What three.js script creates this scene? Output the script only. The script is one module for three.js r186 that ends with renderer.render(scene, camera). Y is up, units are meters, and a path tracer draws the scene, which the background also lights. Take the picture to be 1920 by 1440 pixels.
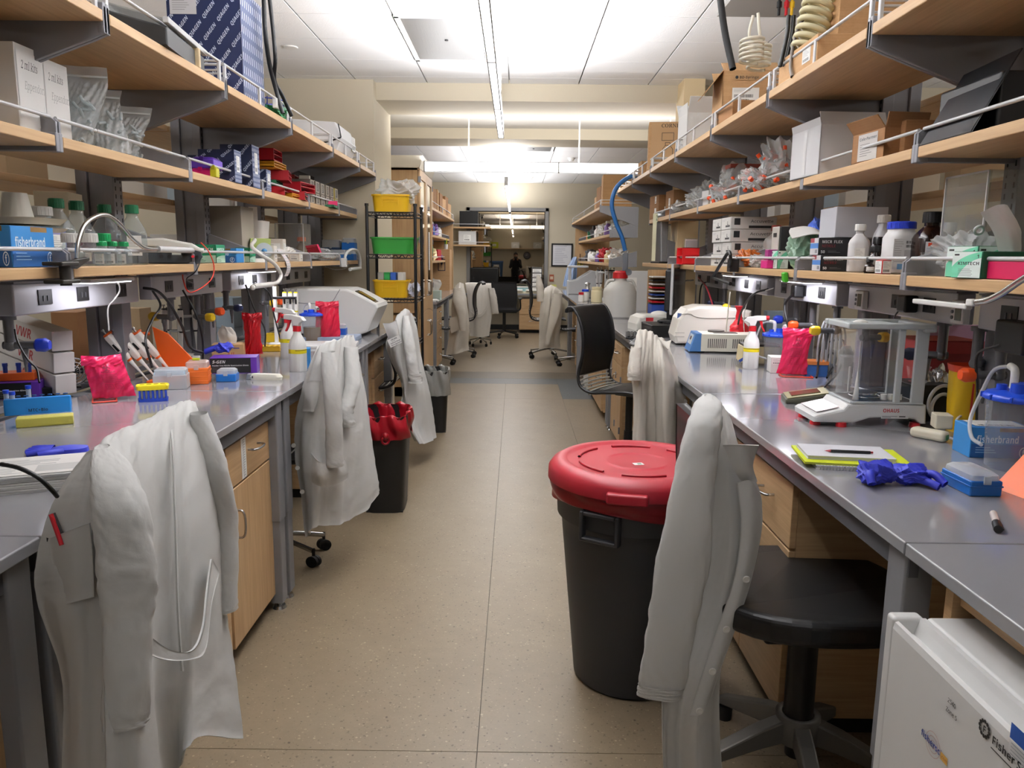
import * as THREE from 'three';
import { RoundedBoxGeometry } from 'three/addons/geometries/RoundedBoxGeometry.js';
import { mergeGeometries, mergeVertices, toCreasedNormals } from 'three/addons/utils/BufferGeometryUtils.js';
import { MarchingCubes } from 'three/addons/objects/MarchingCubes.js';
import { RectAreaLightUniformsLib } from 'three/addons/lights/RectAreaLightUniformsLib.js';

// ---------- camera, light levels, exposure ----------
const scene = new THREE.Scene();
const EYE = 1.47, FOCAL = 1442;                                  // metres; pixels of a 1920 wide frame
const camera = new THREE.PerspectiveCamera(2 * Math.atan(720 / FOCAL) * 180 / Math.PI, 4 / 3, 0.05, 80);
camera.rotation.order = 'YXZ';
camera.position.set(0, EYE, 0);
camera.rotation.set(-9.409 * Math.PI / 180, 0.176 * Math.PI / 180, 0.6 * Math.PI / 180);
scene.add(camera);
const renderer = new THREE.WebGLRenderer({ antialias: true });
renderer.toneMapping = THREE.LinearToneMapping;
renderer.toneMappingExposure = 1.14;
renderer.shadowMap.enabled = true;
scene.background = new THREE.Color(0x050608);
RectAreaLightUniformsLib.init();
const LAMP_DOWN = 26, LAMP_UP = 400, TASK = 24;                   // radiance of the pendant lamps and the bench task lamps

// ---------- small helpers ----------
const PI = Math.PI, R = d => d * PI / 180;
let seed = 12345;
const rnd = () => ((seed = (seed * 1664525 + 1013904223) >>> 0) / 4294967296);
const rr = (a, b) => a + (b - a) * rnd();
const names = {};
function numbered(n) { const k = names[n] = (names[n] || 0) + 1; return k === 1 ? n : n + '_' + String(k - 1).padStart(3, '0'); }
const V = a => new THREE.Vector3(...a);
function T(g, x = 0, y = 0, z = 0, rx = 0, ry = 0, rz = 0) {
  if (rx || ry || rz) g.applyMatrix4(new THREE.Matrix4().makeRotationFromEuler(new THREE.Euler(rx, ry, rz)));
  return g.translate(x, y, z);
}
function box(w, h, d, x = 0, y = 0, z = 0, r = 0, rx, ry, rz) {                      // centred on x, z; y is its base
  const g = r ? new RoundedBoxGeometry(w, h, d, 2, Math.min(r, w / 2.01, h / 2.01, d / 2.01)) : new THREE.BoxGeometry(w, h, d);
  g.translate(0, h / 2, 0);
  return T(g, x, y, z, rx, ry, rz);
}
const cyl = (r0, r1, h, x = 0, y = 0, z = 0, n = 20, rx, ry, rz) => T(new THREE.CylinderGeometry(r1, r0, h, n).translate(0, h / 2, 0), x, y, z, rx, ry, rz); // r0 below, r1 above
const lathe = (pts, x = 0, y = 0, z = 0, n = 24) => T(new THREE.LatheGeometry(pts.map(p => new THREE.Vector2(...p)), n), x, y, z);
const ball = (r, x, y, z, sx = 1, sy = 1, sz = 1, n = 14) => T(new THREE.SphereGeometry(r, n, Math.ceil(n * 0.7)).scale(sx, sy, sz), x, y, z);
const torus = (r, t, x, y, z, rx, ry, rz, arc = 2 * PI) => T(new THREE.TorusGeometry(r, t, 8, 28, arc), x, y, z, rx, ry, rz);
function tube(pts, r, n = 0, sides = 8, closed = false) {
  const c = new THREE.CatmullRomCurve3(pts.map(V), closed, 'centripetal');
  return new THREE.TubeGeometry(c, n || Math.max(6, pts.length * 5), r, sides, closed);
}
function bar(a, b, r, sides = 10) {                                                  // straight rod with flat ends
  const p = V(a), q = V(b), d = q.clone().sub(p), L = d.length();
  const g = new THREE.CylinderGeometry(r, r, L, sides);
  g.applyQuaternion(new THREE.Quaternion().setFromUnitVectors(new THREE.Vector3(0, 1, 0), d.normalize()));
  return g.translate((p.x + q.x) / 2, (p.y + q.y) / 2, (p.z + q.z) / 2);
}
function ext(pts, depth, bevel = 0, x = 0, y = 0, z = 0, rx, ry, rz) {               // outline in x,y drawn out along z, centred
  const s = new THREE.Shape(pts.map(p => new THREE.Vector2(...p)));
  const g = new THREE.ExtrudeGeometry(s, { depth: depth - 2 * bevel, bevelEnabled: bevel > 0, bevelSize: bevel, bevelThickness: bevel, bevelOffset: -bevel, bevelSegments: 2, curveSegments: 12 });
  return T(g.translate(0, 0, -depth / 2 + bevel), x, y, z, rx, ry, rz);
}
function boxUV(g) {                                                                  // uv in metres, by the way each face points
  const p = g.attributes.position, n = g.attributes.normal, uv = new Float32Array(p.count * 2);
  for (let i = 0; i < p.count; i++) {
    const ax = Math.abs(n.getX(i)), ay = Math.abs(n.getY(i)), az = Math.abs(n.getZ(i));
    const [u, v] = ay >= ax && ay >= az ? [p.getZ(i), p.getX(i)] : ax >= az ? [p.getZ(i), p.getY(i)] : [p.getX(i), p.getY(i)];
    uv[2 * i] = u; uv[2 * i + 1] = v;
  }
  g.setAttribute('uv', new THREE.BufferAttribute(uv, 2));
}
function prep(gs) {
  gs = [gs].flat(Infinity).map(g => {
    if (g.index) g = g.toNonIndexed();
    for (const k of Object.keys(g.attributes)) if (!['position', 'normal', 'uv'].includes(k)) g.deleteAttribute(k);
    if (!g.attributes.normal) g.computeVertexNormals();
    if (!g.attributes.uv) boxUV(g);
    g.morphAttributes = {};
    return g;
  });
  return gs.length > 1 ? mergeGeometries(gs) : gs[0];
}
function mesh(name, gs, mat, parent) {
  const g = prep(gs);
  if (mat.userData.metres) boxUV(g);
  const m = new THREE.Mesh(g, mat);
  m.name = name; m.castShadow = m.receiveShadow = true;
  parent.add(m);
  return m;
}
const part = (parent, name, gs, mat, label) => { const m = mesh(name, gs, mat, parent); if (label) m.userData.label = label; return m; };
function thing(name, label, category, pos = [0, 0, 0], turn = 0, group) {
  const o = new THREE.Group(); o.name = numbered(name); scene.add(o);
  o.position.set(...pos); o.rotation.y = turn;
  o.userData = { label, category };
  if (group) o.userData.group = group;
  return o;
}
function one(name, label, category, gs, mat, pos = [0, 0, 0], turn = 0, group) {     // a thing that is one mesh
  const m = mesh(numbered(name), gs, mat, scene);
  m.position.set(...pos); m.rotation.y = turn;
  m.userData = { label, category };
  if (group) m.userData.group = group;
  return m;
}
function struct(name, gs, mat) { const m = mesh(name, gs, mat, scene); m.userData = { kind: 'structure' }; return m; }
function copy(o, pos, turn, label, group) {
  const c = o.clone(); c.name = numbered(o.name.replace(/_\d{3}$/, '')); scene.add(c);
  c.userData = { ...o.userData };
  c.position.set(...pos); if (turn !== undefined) c.rotation.y = turn;
  if (label) c.userData.label = label;
  if (group) c.userData.group = group;
  return c;
}
// ---------- textures and materials ----------
function canvas(w, h, draw, wrap) {
  const c = document.createElement('canvas'); c.width = w; c.height = h;
  draw(c.getContext('2d'), w, h);
  const t = new THREE.CanvasTexture(c);
  t.colorSpace = THREE.SRGBColorSpace;
  if (wrap) t.wrapS = t.wrapT = THREE.RepeatWrapping;
  return t;
}
function noiseGrid(n, octaves, seed0) {                                              // tileable value noise, 0..1
  const out = new Float32Array(n * n), keep = seed; seed = seed0;
  let tot = 0;
  for (const [f, a, fy = f] of octaves) {
    const g = Float32Array.from({ length: f * fy }, rnd); tot += a;
    for (let y = 0; y < n; y++) for (let x = 0; x < n; x++) {
      const u = x / n * f, v = y / n * fy, i = u | 0, j = v | 0;
      let s = u - i, t = v - j; s = s * s * (3 - 2 * s); t = t * t * (3 - 2 * t);
      const i1 = (i + 1) % f, j1 = (j + 1) % fy;
      out[y * n + x] += a * ((g[j * f + i] * (1 - s) + g[j * f + i1] * s) * (1 - t) + (g[j1 * f + i] * (1 - s) + g[j1 * f + i1] * s) * t);
    }
  }
  for (let k = 0; k < n * n; k++) out[k] /= tot;
  seed = keep; return out;
}
function dataTex(n, fn, srgb, metres) {
  const d = new Uint8Array(n * n * 4);
  for (let y = 0; y < n; y++) for (let x = 0; x < n; x++) { const c = fn(x, y, y * n + x), k = 4 * (y * n + x); d[k] = c[0]; d[k + 1] = c[1]; d[k + 2] = c[2]; d[k + 3] = 255; }
  const t = new THREE.DataTexture(d, n, n); t.magFilter = t.minFilter = THREE.LinearFilter;
  t.wrapS = t.wrapT = THREE.RepeatWrapping; if (srgb) t.colorSpace = THREE.SRGBColorSpace;
  t.repeat.set(1 / metres, 1 / metres); t.needsUpdate = true; return t;
}
const cache = {};
function M(color, roughness = 0.5, o = {}) {
  const k = color + '|' + roughness + '|' + JSON.stringify(o);
  return cache[k] || (cache[k] = new (o.transmission !== undefined || o.clearcoat || o.sheen || o.ior ? THREE.MeshPhysicalMaterial : THREE.MeshStandardMaterial)({ color, roughness, side: THREE.DoubleSide, ...o }));
}
const metres = m => { m.userData.metres = true; return m; };
const clampc = v => Math.max(0, Math.min(255, v));

const woodN = noiseGrid(512, [[4, 1, 64], [8, .7, 256], [2, .6, 8]], 7);
const woodTex = dataTex(512, (x, y, i) => { const w = (woodN[i] - .5) * 34; return [clampc(188 + w), clampc(154 + w), clampc(112 + w * .9)]; }, true, 0.6);
const wood = metres(new THREE.MeshStandardMaterial({ map: woodTex, roughness: .45, side: THREE.DoubleSide }));
const woodV = metres(new THREE.MeshStandardMaterial({ map: (() => { const t = woodTex.clone(); t.rotation = PI / 2; t.needsUpdate = true; return t; })(), roughness: .45, side: THREE.DoubleSide }));
const floorN = noiseGrid(512, [[6, 1], [24, .6], [128, .5]], 21);
function flooring(base, amp, metresSide, s0) {
  const n = 1024, spots = new Float32Array(n * n * 2), keep = seed; seed = s0;
  for (let k = 0; k < 2600; k++) {
    const cx = rnd() * n, cy = rnd() * n, r = 1 + rnd() * rnd() * 6, e = rr(.5, 1), a = rnd() * PI, tone = rnd() < .5 ? rr(8, 34) : -rr(8, 42);
    for (let dy = -8; dy <= 8; dy++) for (let dx = -8; dx <= 8; dx++) {
      const u = (dx * Math.cos(a) + dy * Math.sin(a)) / e, v = -dx * Math.sin(a) + dy * Math.cos(a);
      if (u * u + v * v < r * r) spots[((((cy + dy) | 0) + n) % n) * n + (((cx + dx) | 0) + n) % n] = tone;
    }
  }
  seed = keep;
  return dataTex(n, (x, y, i) => { const w = (floorN[(y >> 1) * 512 + (x >> 1)] - .5) * amp + spots[i]; return [clampc(base[0] + w), clampc(base[1] + w), clampc(base[2] + w * .9)]; }, true, metresSide);
}
const vinyl = metres(new THREE.MeshStandardMaterial({ map: flooring([122, 108, 87], 14, .8, 5), roughness: .38, side: THREE.DoubleSide }));
const vinylBlue = metres(new THREE.MeshStandardMaterial({ map: flooring([80, 85, 88], 10, 1.1, 6), roughness: .4, side: THREE.DoubleSide }));
const vinylBrown = metres(new THREE.MeshStandardMaterial({ map: flooring([92, 83, 70], 10, 1.1, 8), roughness: .4, side: THREE.DoubleSide }));
const tileN = noiseGrid(256, [[64, 1], [128, 1], [20, .4]], 3);
const tileBump = dataTex(256, (x, y, i) => { const w = 255 * tileN[i]; return [w, w, w]; }, false, .3);
const tileM = metres(new THREE.MeshStandardMaterial({ color: 0xe9e9e7, roughness: .95, bumpMap: tileBump, bumpScale: .0012, side: THREE.DoubleSide }));
const paintBump = tileBump.clone(); paintBump.needsUpdate = true;
const paint = metres(new THREE.MeshStandardMaterial({ color: 0xc4baa4, roughness: .8, bumpMap: paintBump, bumpScale: .0004, side: THREE.DoubleSide }));
const paintWhite = metres(new THREE.MeshStandardMaterial({ color: 0xd0cbbf, roughness: .8, bumpMap: paintBump, bumpScale: .0004, side: THREE.DoubleSide }));
const clothN = noiseGrid(512, [[5, 1.1], [13, .6], [30, .12], [200, .05]], 31);
const clothBump = dataTex(512, (x, y, i) => { const w = 255 * clothN[i]; return [w, w, w]; }, false, 1.6);
const cloth = new THREE.MeshPhysicalMaterial({ color: 0xc2c2bf, roughness: .92, sheen: .25, sheenRoughness: .6, bumpMap: clothBump, bumpScale: .0022, side: THREE.DoubleSide });
const clothWarm = new THREE.MeshPhysicalMaterial({ color: 0xbfbab0, roughness: .92, sheen: .25, sheenRoughness: .6, bumpMap: clothBump, bumpScale: .0022, side: THREE.DoubleSide });
const brN = noiseGrid(256, [[2, 1, 128], [4, 1, 64]], 41);
const brushed = metres(new THREE.MeshStandardMaterial({ color: 0x9a9a98, metalness: .85, roughness: .42, bumpMap: dataTex(256, (x, y, i) => { const w = 255 * brN[i]; return [w, w, w]; }, false, .3), bumpScale: .0004, side: THREE.DoubleSide }));
const cardN = noiseGrid(256, [[3, 1, 128], [30, .5], [100, .5]], 51);
const cardTex = dataTex(256, (x, y, i) => { const w = (cardN[i] - .5) * 20; return [clampc(178 + w), clampc(140 + w), clampc(98 + w)]; }, true, .4);
const card = metres(new THREE.MeshStandardMaterial({ map: cardTex, roughness: .85, side: THREE.DoubleSide }));
const cardDark = metres(new THREE.MeshStandardMaterial({ map: cardTex, color: 0xc8b8a8, roughness: .85, side: THREE.DoubleSide }));
const metalGrey = M(0x828287, .45, { metalness: .25 });           // painted shelf frames
const legGrey = M(0x85868a, .4, { metalness: .2 });
const railWhite = M(0xc9cacc, .35, { metalness: .2 });
const chrome = M(0xb8b8b6, .22, { metalness: .9 });
const black = M(0x0b0b0c, .45), blackMatt = M(0x111112, .75), rubber = M(0x0c0c0d, .6);
const white = M(0xe6e5e0, .4), whiteMatt = M(0xe3e2de, .8), ivory = M(0xd9cfb4, .5), greyLight = M(0xc3c4c4, .45);
const glass = M(0xffffff, .03, { transmission: 1, ior: 1.45, thickness: 0 });
const acrylic = M(0xf4f6f6, .08, { transmission: .92, ior: 1.45, thickness: 0 });
const frost = M(0xe4e8ea, .45, { transmission: .55, ior: 1.4, thickness: 0 });
const bagClear = M(0xf2f4f4, .16, { transmission: .7, ior: 1.4, thickness: 0 });
const bagPink = M(0xf2386f, .22, { transmission: .4, ior: 1.4, thickness: 0 });
const bagRed = M(0xc4121f, .25, { transmission: .35, ior: 1.4, thickness: 0 });
const blue = M(0x1f49c4, .35), gloveBlue = M(0x2c36b4, .55), kitBlue = M(0x1565b5, .35), green = M(0x0f6a3e, .4), orange = M(0xe8641b, .4), red = M(0xc41a26, .4), yellow = M(0xe3b41a, .45);

// prints: flat lettering on a thin sheet
const sheetCache = {};
function printMat(key, w, h, draw, rough = .6) {
  return sheetCache[key] || (sheetCache[key] = new THREE.MeshStandardMaterial({ map: canvas(w, h, draw), roughness: rough, side: THREE.DoubleSide }));
}
function decal(parent, name, w, h, mat, x, y, z, rx = 0, ry = 0, rz = 0) {           // faces +z before turning; centred
  const m = mesh(name, new THREE.PlaneGeometry(w, h), mat, parent);
  m.position.set(x, y, z); m.rotation.set(rx, ry, rz, 'YXZ'); return m;
}
function txt(c, s, x, y, size, color = '#111', font = 'sans-serif', w = 'bold') { c.fillStyle = color; c.font = w + ' ' + size + 'px ' + font; c.fillText(s, x, y); }
function lines(c, x, y, w, n, dy, color = '#555', hgt = 2) { c.fillStyle = color; for (let k = 0; k < n; k++) c.fillRect(x, y + k * dy, w * rr(.55, 1), hgt); }
function bars(c, x, y, w, h) { c.fillStyle = '#111'; let q = x; while (q < x + w) { const a = rr(1, 4); c.fillRect(q, y, a, h); q += a + rr(1, 4); } }
const labelPlain = printMat('plain', 128, 160, (c, w, h) => { c.fillStyle = '#eeeeea'; c.fillRect(0, 0, w, h); lines(c, 12, 16, 100, 7, 12); bars(c, 14, 112, 90, 30); });
const labelBar = printMat('bar', 256, 160, (c, w, h) => { c.fillStyle = '#eeeeea'; c.fillRect(0, 0, w, h); lines(c, 14, 14, 190, 3, 12); bars(c, 20, 64, 180, 30); bars(c, 20, 108, 140, 30); });

// a sheet through rows of points (row by row, equal counts), with folds and thickness
function loft(rows, nu = 24, nv = 30, thick = .004, fold) {
  const P = rows.map(r => { const c = new THREE.CatmullRomCurve3(r.map(V), false, 'centripetal'); return Array.from({ length: nu + 1 }, (_, i) => c.getPoint(i / nu)); });
  const grid = [];
  for (let i = 0; i <= nu; i++) { const c = new THREE.CatmullRomCurve3(P.map(r => r[i]), false, 'centripetal'); for (let j = 0; j <= nv; j++) (grid[j] = grid[j] || [])[i] = P.length > 1 ? c.getPoint(j / nv) : P[0][i]; }
  const nrm = (G, i, j) => { const a = G[j][Math.min(nu, i + 1)].clone().sub(G[j][Math.max(0, i - 1)]), b = G[Math.min(nv, j + 1)][i].clone().sub(G[Math.max(0, j - 1)][i]); return a.cross(b).normalize(); };
  if (fold) { const N = grid.map((r, j) => r.map((_, i) => nrm(grid, i, j))); grid.forEach((r, j) => r.forEach((p, i) => p.addScaledVector(N[j][i], fold(i / nu, j / nv)))); }
  return solid(grid, nu, nv, thick, nrm);
}
function solid(grid, nu, nv, thick, nrm) {
  const pos = [], uv = [], idx = [], W = nu + 1, C = W * (nv + 1);
  let L = 0, Hh = 0; for (let i = 0; i < nu; i++) L += grid[0][i].distanceTo(grid[0][i + 1]); for (let j = 0; j < nv; j++) Hh += grid[j][0].distanceTo(grid[j + 1][0]);
  for (const s of thick ? [.5, -.5] : [0]) for (let j = 0; j <= nv; j++) for (let i = 0; i <= nu; i++) { const p = grid[j][i].clone(); if (thick) p.addScaledVector(nrm(grid, i, j), s * thick); pos.push(p.x, p.y, p.z); uv.push(i / nu * L / .12, j / nv * Hh / .12); }
  for (let j = 0; j < nv; j++) for (let i = 0; i < nu; i++) { const a = j * W + i, b = a + 1, c = a + W, d = c + 1; idx.push(a, b, c, b, d, c); if (thick) idx.push(C + a, C + c, C + b, C + b, C + c, C + d); }
  if (thick) { const q = (a, b) => idx.push(a, C + a, b, b, C + a, C + b); for (let i = 0; i < nu; i++) { q(i + 1, i); q(nv * W + i, nv * W + i + 1); } for (let j = 0; j < nv; j++) { q(j * W, (j + 1) * W); q((j + 1) * W + nu, j * W + nu); } }
  const g = new THREE.BufferGeometry();
  g.setAttribute('position', new THREE.Float32BufferAttribute(pos, 3)); g.setAttribute('uv', new THREE.Float32BufferAttribute(uv, 2)); g.setIndex(idx); g.computeVertexNormals(); return g;
}
// a soft tube: rings given as [x,y,z, half width, half depth, turn about y]
function sock(rings, n = 18, m = 30, wrinkle = 0, capped = false) {
  const pos = [], uv = [], idx = [];
  let ph = rr(0, 6);
  for (let j = 0; j <= m; j++) {
    const t = j / m, f = t * (rings.length - 1), k = Math.min(rings.length - 2, f | 0), s = f - k;
    const L = i => rings[k][i] * (1 - s) + rings[k + 1][i] * s;
    const a0 = new THREE.CatmullRomCurve3(rings.map(r => new THREE.Vector3(r[0], r[1], r[2])), false, 'centripetal');
    const P = a0.points.length > 2 ? catmull(a0.points, k, s) : new THREE.Vector3(L(0), L(1), L(2));
    const w = L(3), d = L(4), ry = L(5) || 0;
    for (let i = 0; i <= n; i++) {
      const an = i / n * 2 * PI, q = 1 + wrinkle * (Math.sin(t * 23 + ph + 2 * Math.sin(an)) * .6 + Math.sin(an * 3 + t * 9 + ph) * .5 + .9 * hash3(t * 5 + ph, 1.3 * Math.sin(an), 1.3 * Math.cos(an) + ph));
      const ex = Math.sign(Math.cos(an)) * Math.pow(Math.abs(Math.cos(an)), .8) * w * q, ez = Math.sin(an) * d * q;
      pos.push(P.x + ex * Math.cos(ry) + ez * Math.sin(ry), P.y, P.z - ex * Math.sin(ry) + ez * Math.cos(ry)); uv.push(i / n * 3, t * 6);
    }
  }
  for (let j = 0; j < m; j++) for (let i = 0; i < n; i++) { const a = j * (n + 1) + i, b = a + 1, e = a + n + 1, f = e + 1; idx.push(a, e, b, b, e, f); }
  if (capped) for (const j of [0, m]) { const cI = pos.length / 3; let x = 0, y = 0, z = 0; for (let i = 0; i < n; i++) { const q = 3 * (j * (n + 1) + i); x += pos[q]; y += pos[q + 1]; z += pos[q + 2]; } pos.push(x / n, y / n, z / n); uv.push(0, 0); for (let i = 0; i < n; i++) idx.push(cI, j * (n + 1) + i + (j ? 1 : 0), j * (n + 1) + i + (j ? 0 : 1)); }
  const g = new THREE.BufferGeometry();
  g.setAttribute('position', new THREE.Float32BufferAttribute(pos, 3)); g.setAttribute('uv', new THREE.Float32BufferAttribute(uv, 2)); g.setIndex(idx); g.computeVertexNormals(); return g;
}
function catmull(p, k, s) {
  const a = p[Math.max(0, k - 1)], b = p[k], c = p[k + 1], d = p[Math.min(p.length - 1, k + 2)];
  const f = (w, x, y, z) => .5 * (2 * x + (y - w) * s + (2 * w - 5 * x + 4 * y - z) * s * s + (3 * x - w - 3 * y + z) * s * s * s);
  return new THREE.Vector3(f(a.x, b.x, c.x, d.x), f(a.y, b.y, c.y, d.y), f(a.z, b.z, c.z, d.z));
}

// ================= THE ROOM =================
const CEIL = 2.91, XL = -4.7, XR = 4.5, DB = -3.3, DF = 15.7;     // D = distance in front of the camera (z = -D)
// floor: vinyl sheets with open seams on a slab
{
  const f = new THREE.Group(); f.name = 'floor'; f.userData = { kind: 'structure' }; scene.add(f);
  mesh('floor_slab', box(XR - XL, .1, DF - DB + .4, (XL + XR) / 2, -.104, -(DF + DB) / 2), M(0x4a443b, .9), f);
  const sheet = (x0, x1, d0, d1, m) => mesh('floor_sheet', box(x1 - x0 - .0025, .004, d1 - d0 - .0025, (x0 + x1) / 2, -.004, -(d0 + d1) / 2), m, f);
  const xs = [XL, -2.54, -.1, .51, XR], ds = [DB, 2.1, 7.94];
  for (let i = 0; i < 4; i++) for (let j = 0; j < 2; j++) sheet(xs[i], xs[i + 1], ds[j], ds[j + 1], vinyl);
  sheet(XL, -.1, 7.94, 8.886, vinyl); sheet(-.1, .51, 7.94, 8.886, vinyl); sheet(.51, 1.75, 7.94, 9.285, vinylBlue); sheet(1.75, XR, 7.94, 9.285, vinyl);
  sheet(XL, .51, 8.886, 9.285, vinylBlue); sheet(XL, XR, 9.285, 9.81, vinylBrown); sheet(XL, XR, 9.81, DF + .1, vinyl);
}
// ceiling: lay-in tiles in a white grid, plain plasterboard between the two beams
{
  const c = new THREE.Group(); c.name = 'ceiling'; c.userData = { kind: 'structure' }; scene.add(c);
  mesh('ceiling_slab', box(XR - XL + .4, .12, DF - DB + .4, (XL + XR) / 2, CEIL + .03, -(DF + DB) / 2), M(0xbdbcb8, .9), c);
  mesh('plasterboard', box(XR - XL, .02, 9.13 - 7.5, (XL + XR) / 2, CEIL, -(7.5 + 9.13) / 2), paintWhite, c);
  const xs = []; for (let k = 8; k >= -0; k--) xs.push([-.18 - .585 * (k + 1), -.18 - .585 * k]); xs.push([-.18, -.07]); for (let k = 0; k < 8; k++) xs.push([-.07 + .585 * k, -.07 + .585 * (k + 1)]);
  const cells = (d0, d1, first, step) => { const o = []; let b = d1, a = first; while (b > d0) { o.push([Math.max(a, d0), b]); b = a; a -= step; } return o; };
  const rest = [];
  const lay = (ds) => {
    for (const [x0, x1] of xs) for (const [a, b] of ds) {
      if (x0 > -.8 && x1 < -.1 && a > 4.9 && b < 6.1 && b - a > .4) continue;                       // the steel access panel lies here
      if (x0 > -.1 && x1 < .6 && a > 10.2 && b < 11.4) continue;
      const g = box(x1 - x0 - .012, .016, b - a - .006, (x0 + x1) / 2, CEIL, -(a + b) / 2);
      if (x0 > -2.6 && x1 < 2.5 && a > 2.2) mesh('ceiling_tile', g, tileM, c); else rest.push(g);
    }
  };
  lay(cells(DB, 6.824, 6.6, .547)); lay(cells(9.735, DF, 15.4, .547));
  const s = mesh('ceiling_tile', rest, tileM, c); s.userData.kind = 'stuff';
  for (const [x0, x1, d0, d1] of [[-.765, -.2, 4.965, 6.06], [-.05, .5, 10.48, 11.02]]) {
    const o = thing('access_panel', d0 < 9 ? 'brushed steel access panel in the ceiling left of the near lamp' : 'small grey steel panel in the ceiling beyond the beams', 'ceiling panel', [(x0 + x1) / 2, CEIL, -(d0 + d1) / 2]);
    const w = x1 - x0, l = d1 - d0;
    part(o, 'panel', box(w - .08, .012, l - .08, 0, -.004, 0), brushed);
    part(o, 'frame', [box(w - .01, .02, .03, 0, -.01, l / 2 - .02), box(w - .01, .02, .03, 0, -.01, -l / 2 + .02), box(.03, .02, l, w / 2 - .02, -.01, 0), box(.03, .02, l, -w / 2 + .02, -.01, 0)], white);
    part(o, 'lock', cyl(.012, .012, .006, 0, -.01, .02, 12), black);
  }
  // sprinkler covers and detectors
  for (const [p, l] of [[[-1.601,2.9,-5.723], 'white round sprinkler cover in the ceiling above left shelves'], [[0.015,2.9,-10.99], 'white round sprinkler cover beside the far steel panel']]) one('sprinkler_cover', l, 'sprinkler', [lathe([[0, 0], [.045, 0], [.05, .004], [.05, .01]])], white, [p[0], CEIL - .009, p[2]]);
  for (const [p, l] of [[[0.802,2.88,-11.705], 'white smoke detector on the far ceiling right of the steel panel'], [[0.25,2.88,-14.515], 'white smoke detector on the far ceiling behind the cross lamp']]) { const o = thing('smoke_detector', l, 'detector', [p[0], CEIL - .05, p[2]]); part(o, 'base', cyl(.05, .06, .02, 0, .03, 0), white); part(o, 'cap', cyl(.03, .045, .03), white); }
}
struct('trim_1', [box(XR - XL, CEIL - 2.768 + .05, 7.5 - 6.824, (XL + XR) / 2, 2.768, -(7.5 + 6.824) / 2)], paint);     // first beam
struct('trim_2', [box(XR - XL, CEIL - 2.793 + .05, 9.735 - 9.129, (XL + XR) / 2, 2.793, -(9.735 + 9.129) / 2)], paint); // second beam
struct('wall_left', box(.15, CEIL + .1, DF - DB, XL - .075, 0, -(DF + DB) / 2), paint);
struct('wall_right', box(.15, CEIL + .1, DF - DB, XR + .075, 0, -(DF + DB) / 2), paint);
struct('wall_back', box(XR - XL, CEIL + .1, .15, (XL + XR) / 2, 0, -DB + .075), paint);
struct('wall_pier', box(3.5, CEIL, .87, XL + 1.75, 0, -7.145), paint);                                       // the wall block at the end of the left bench
struct('wall_cabinet_side', box(.1, CEIL, 2.2, -1.78, 0, -8.65), paint);
struct('wall_far_left', box(.12, CEIL, 1.9, -1.85, 0, -14.75), paint);
struct('trim_3', box(.17, CEIL - .9, .3, 1.44, .9, -6.72), M(0xd9c39a, .6));                                          // beige column behind the right shelves
{ // far wall with the interior window; the dark coated pane mirrors the room
  const x0 = -.99, x1 = .65, y0 = .8, y1 = 2.43, z = -DF - .075;
  struct('wall_far', [box(x0 - XL, CEIL + .1, .15, (XL + x0) / 2, 0, z), box(XR - x1, CEIL + .1, .15, (XR + x1) / 2, 0, z), box(x1 - x0, y0, .15, (x0 + x1) / 2, 0, z), box(x1 - x0, CEIL + .1 - y1, .15, (x0 + x1) / 2, y1, z)], paint);
  const w = new THREE.Group(); w.name = 'window_1'; w.userData = { kind: 'structure' }; scene.add(w);
  const fr = M(0x8c8a88, .45), W = x1 - x0, H = y1 - y0, c = (x0 + x1) / 2;
  mesh('window_frame', [box(.07, H, .19, x0 + .035, y0, z + .01, .004), box(.07, H, .19, x1 - .035, y0, z + .01, .004), box(W, .07, .19, c, y1 - .07, z + .01, .004), box(W, .06, .19, c, y0, z + .01, .004)], fr, w);
  mesh('window_gasket', [box(.012, H - .13, .02, x0 + .076, y0 + .06, z + .04), box(.012, H - .13, .02, x1 - .076, y0 + .06, z + .04), box(W - .14, .012, .02, c, y1 - .082, z + .04)], black, w);
  mesh('pane', box(W - .14, H - .13, .008, c, y0 + .06, z + .03), M(0x978d7e, .015, { metalness: 1 }), w);
}
struct('baseboard_far', box(2.6, .1, .012, .2, 0, -DF + .006), M(0x2b2a2a, .6));
// ---------- pendant lamps ----------
function pendant(label, c, len, alongX, stems, up = LAMP_UP) {
  const o = thing('pendant_light', label, 'pendant lamp', [c[0], c[1], c[2]], alongX ? PI / 2 : 0);   // length along local z; y = 0 at the lens
  const glow = new THREE.MeshStandardMaterial({ color: 0xffffff, emissive: 0xfdfdff, emissiveIntensity: 4, roughness: .5 });
  part(o, 'lens', box(.034, .094, len - .01, 0, .003, 0), glow);
  const n = Math.round(len / 1.12), rail = [];
  for (const x of [-.019, .019]) for (const y of [0, .096]) rail.push(box(.005, .006, len, x, y, 0));
  part(o, 'rail', rail, M(0xa9a9a8, .4, { metalness: .4 }));
  for (let k = 0; k <= n; k++) part(o, 'joint', box(.043, .104, .012, 0, -.001, (k / n - .5) * (len - .012)), M(0xa2a2a2, .4, { metalness: .4 }));
  for (const s of stems) { part(o, 'stem', cyl(.006, .006, CEIL - c[1] - .1, 0, .1, s, 8), white); part(o, 'canopy', cyl(.05, .05, .02, 0, CEIL - c[1] - .022, s, 16), white); }
  for (const [y, tgt, L] of [[-.004, -1, LAMP_DOWN], [.108, 1, up]]) {
    const l = new THREE.RectAreaLight(0xfbfaff, L, .034, len - .02);
    l.position.set(0, y, 0); l.rotation.set(tgt < 0 ? -PI / 2 : PI / 2, 0, 0); o.add(l);
  }
}
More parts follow.
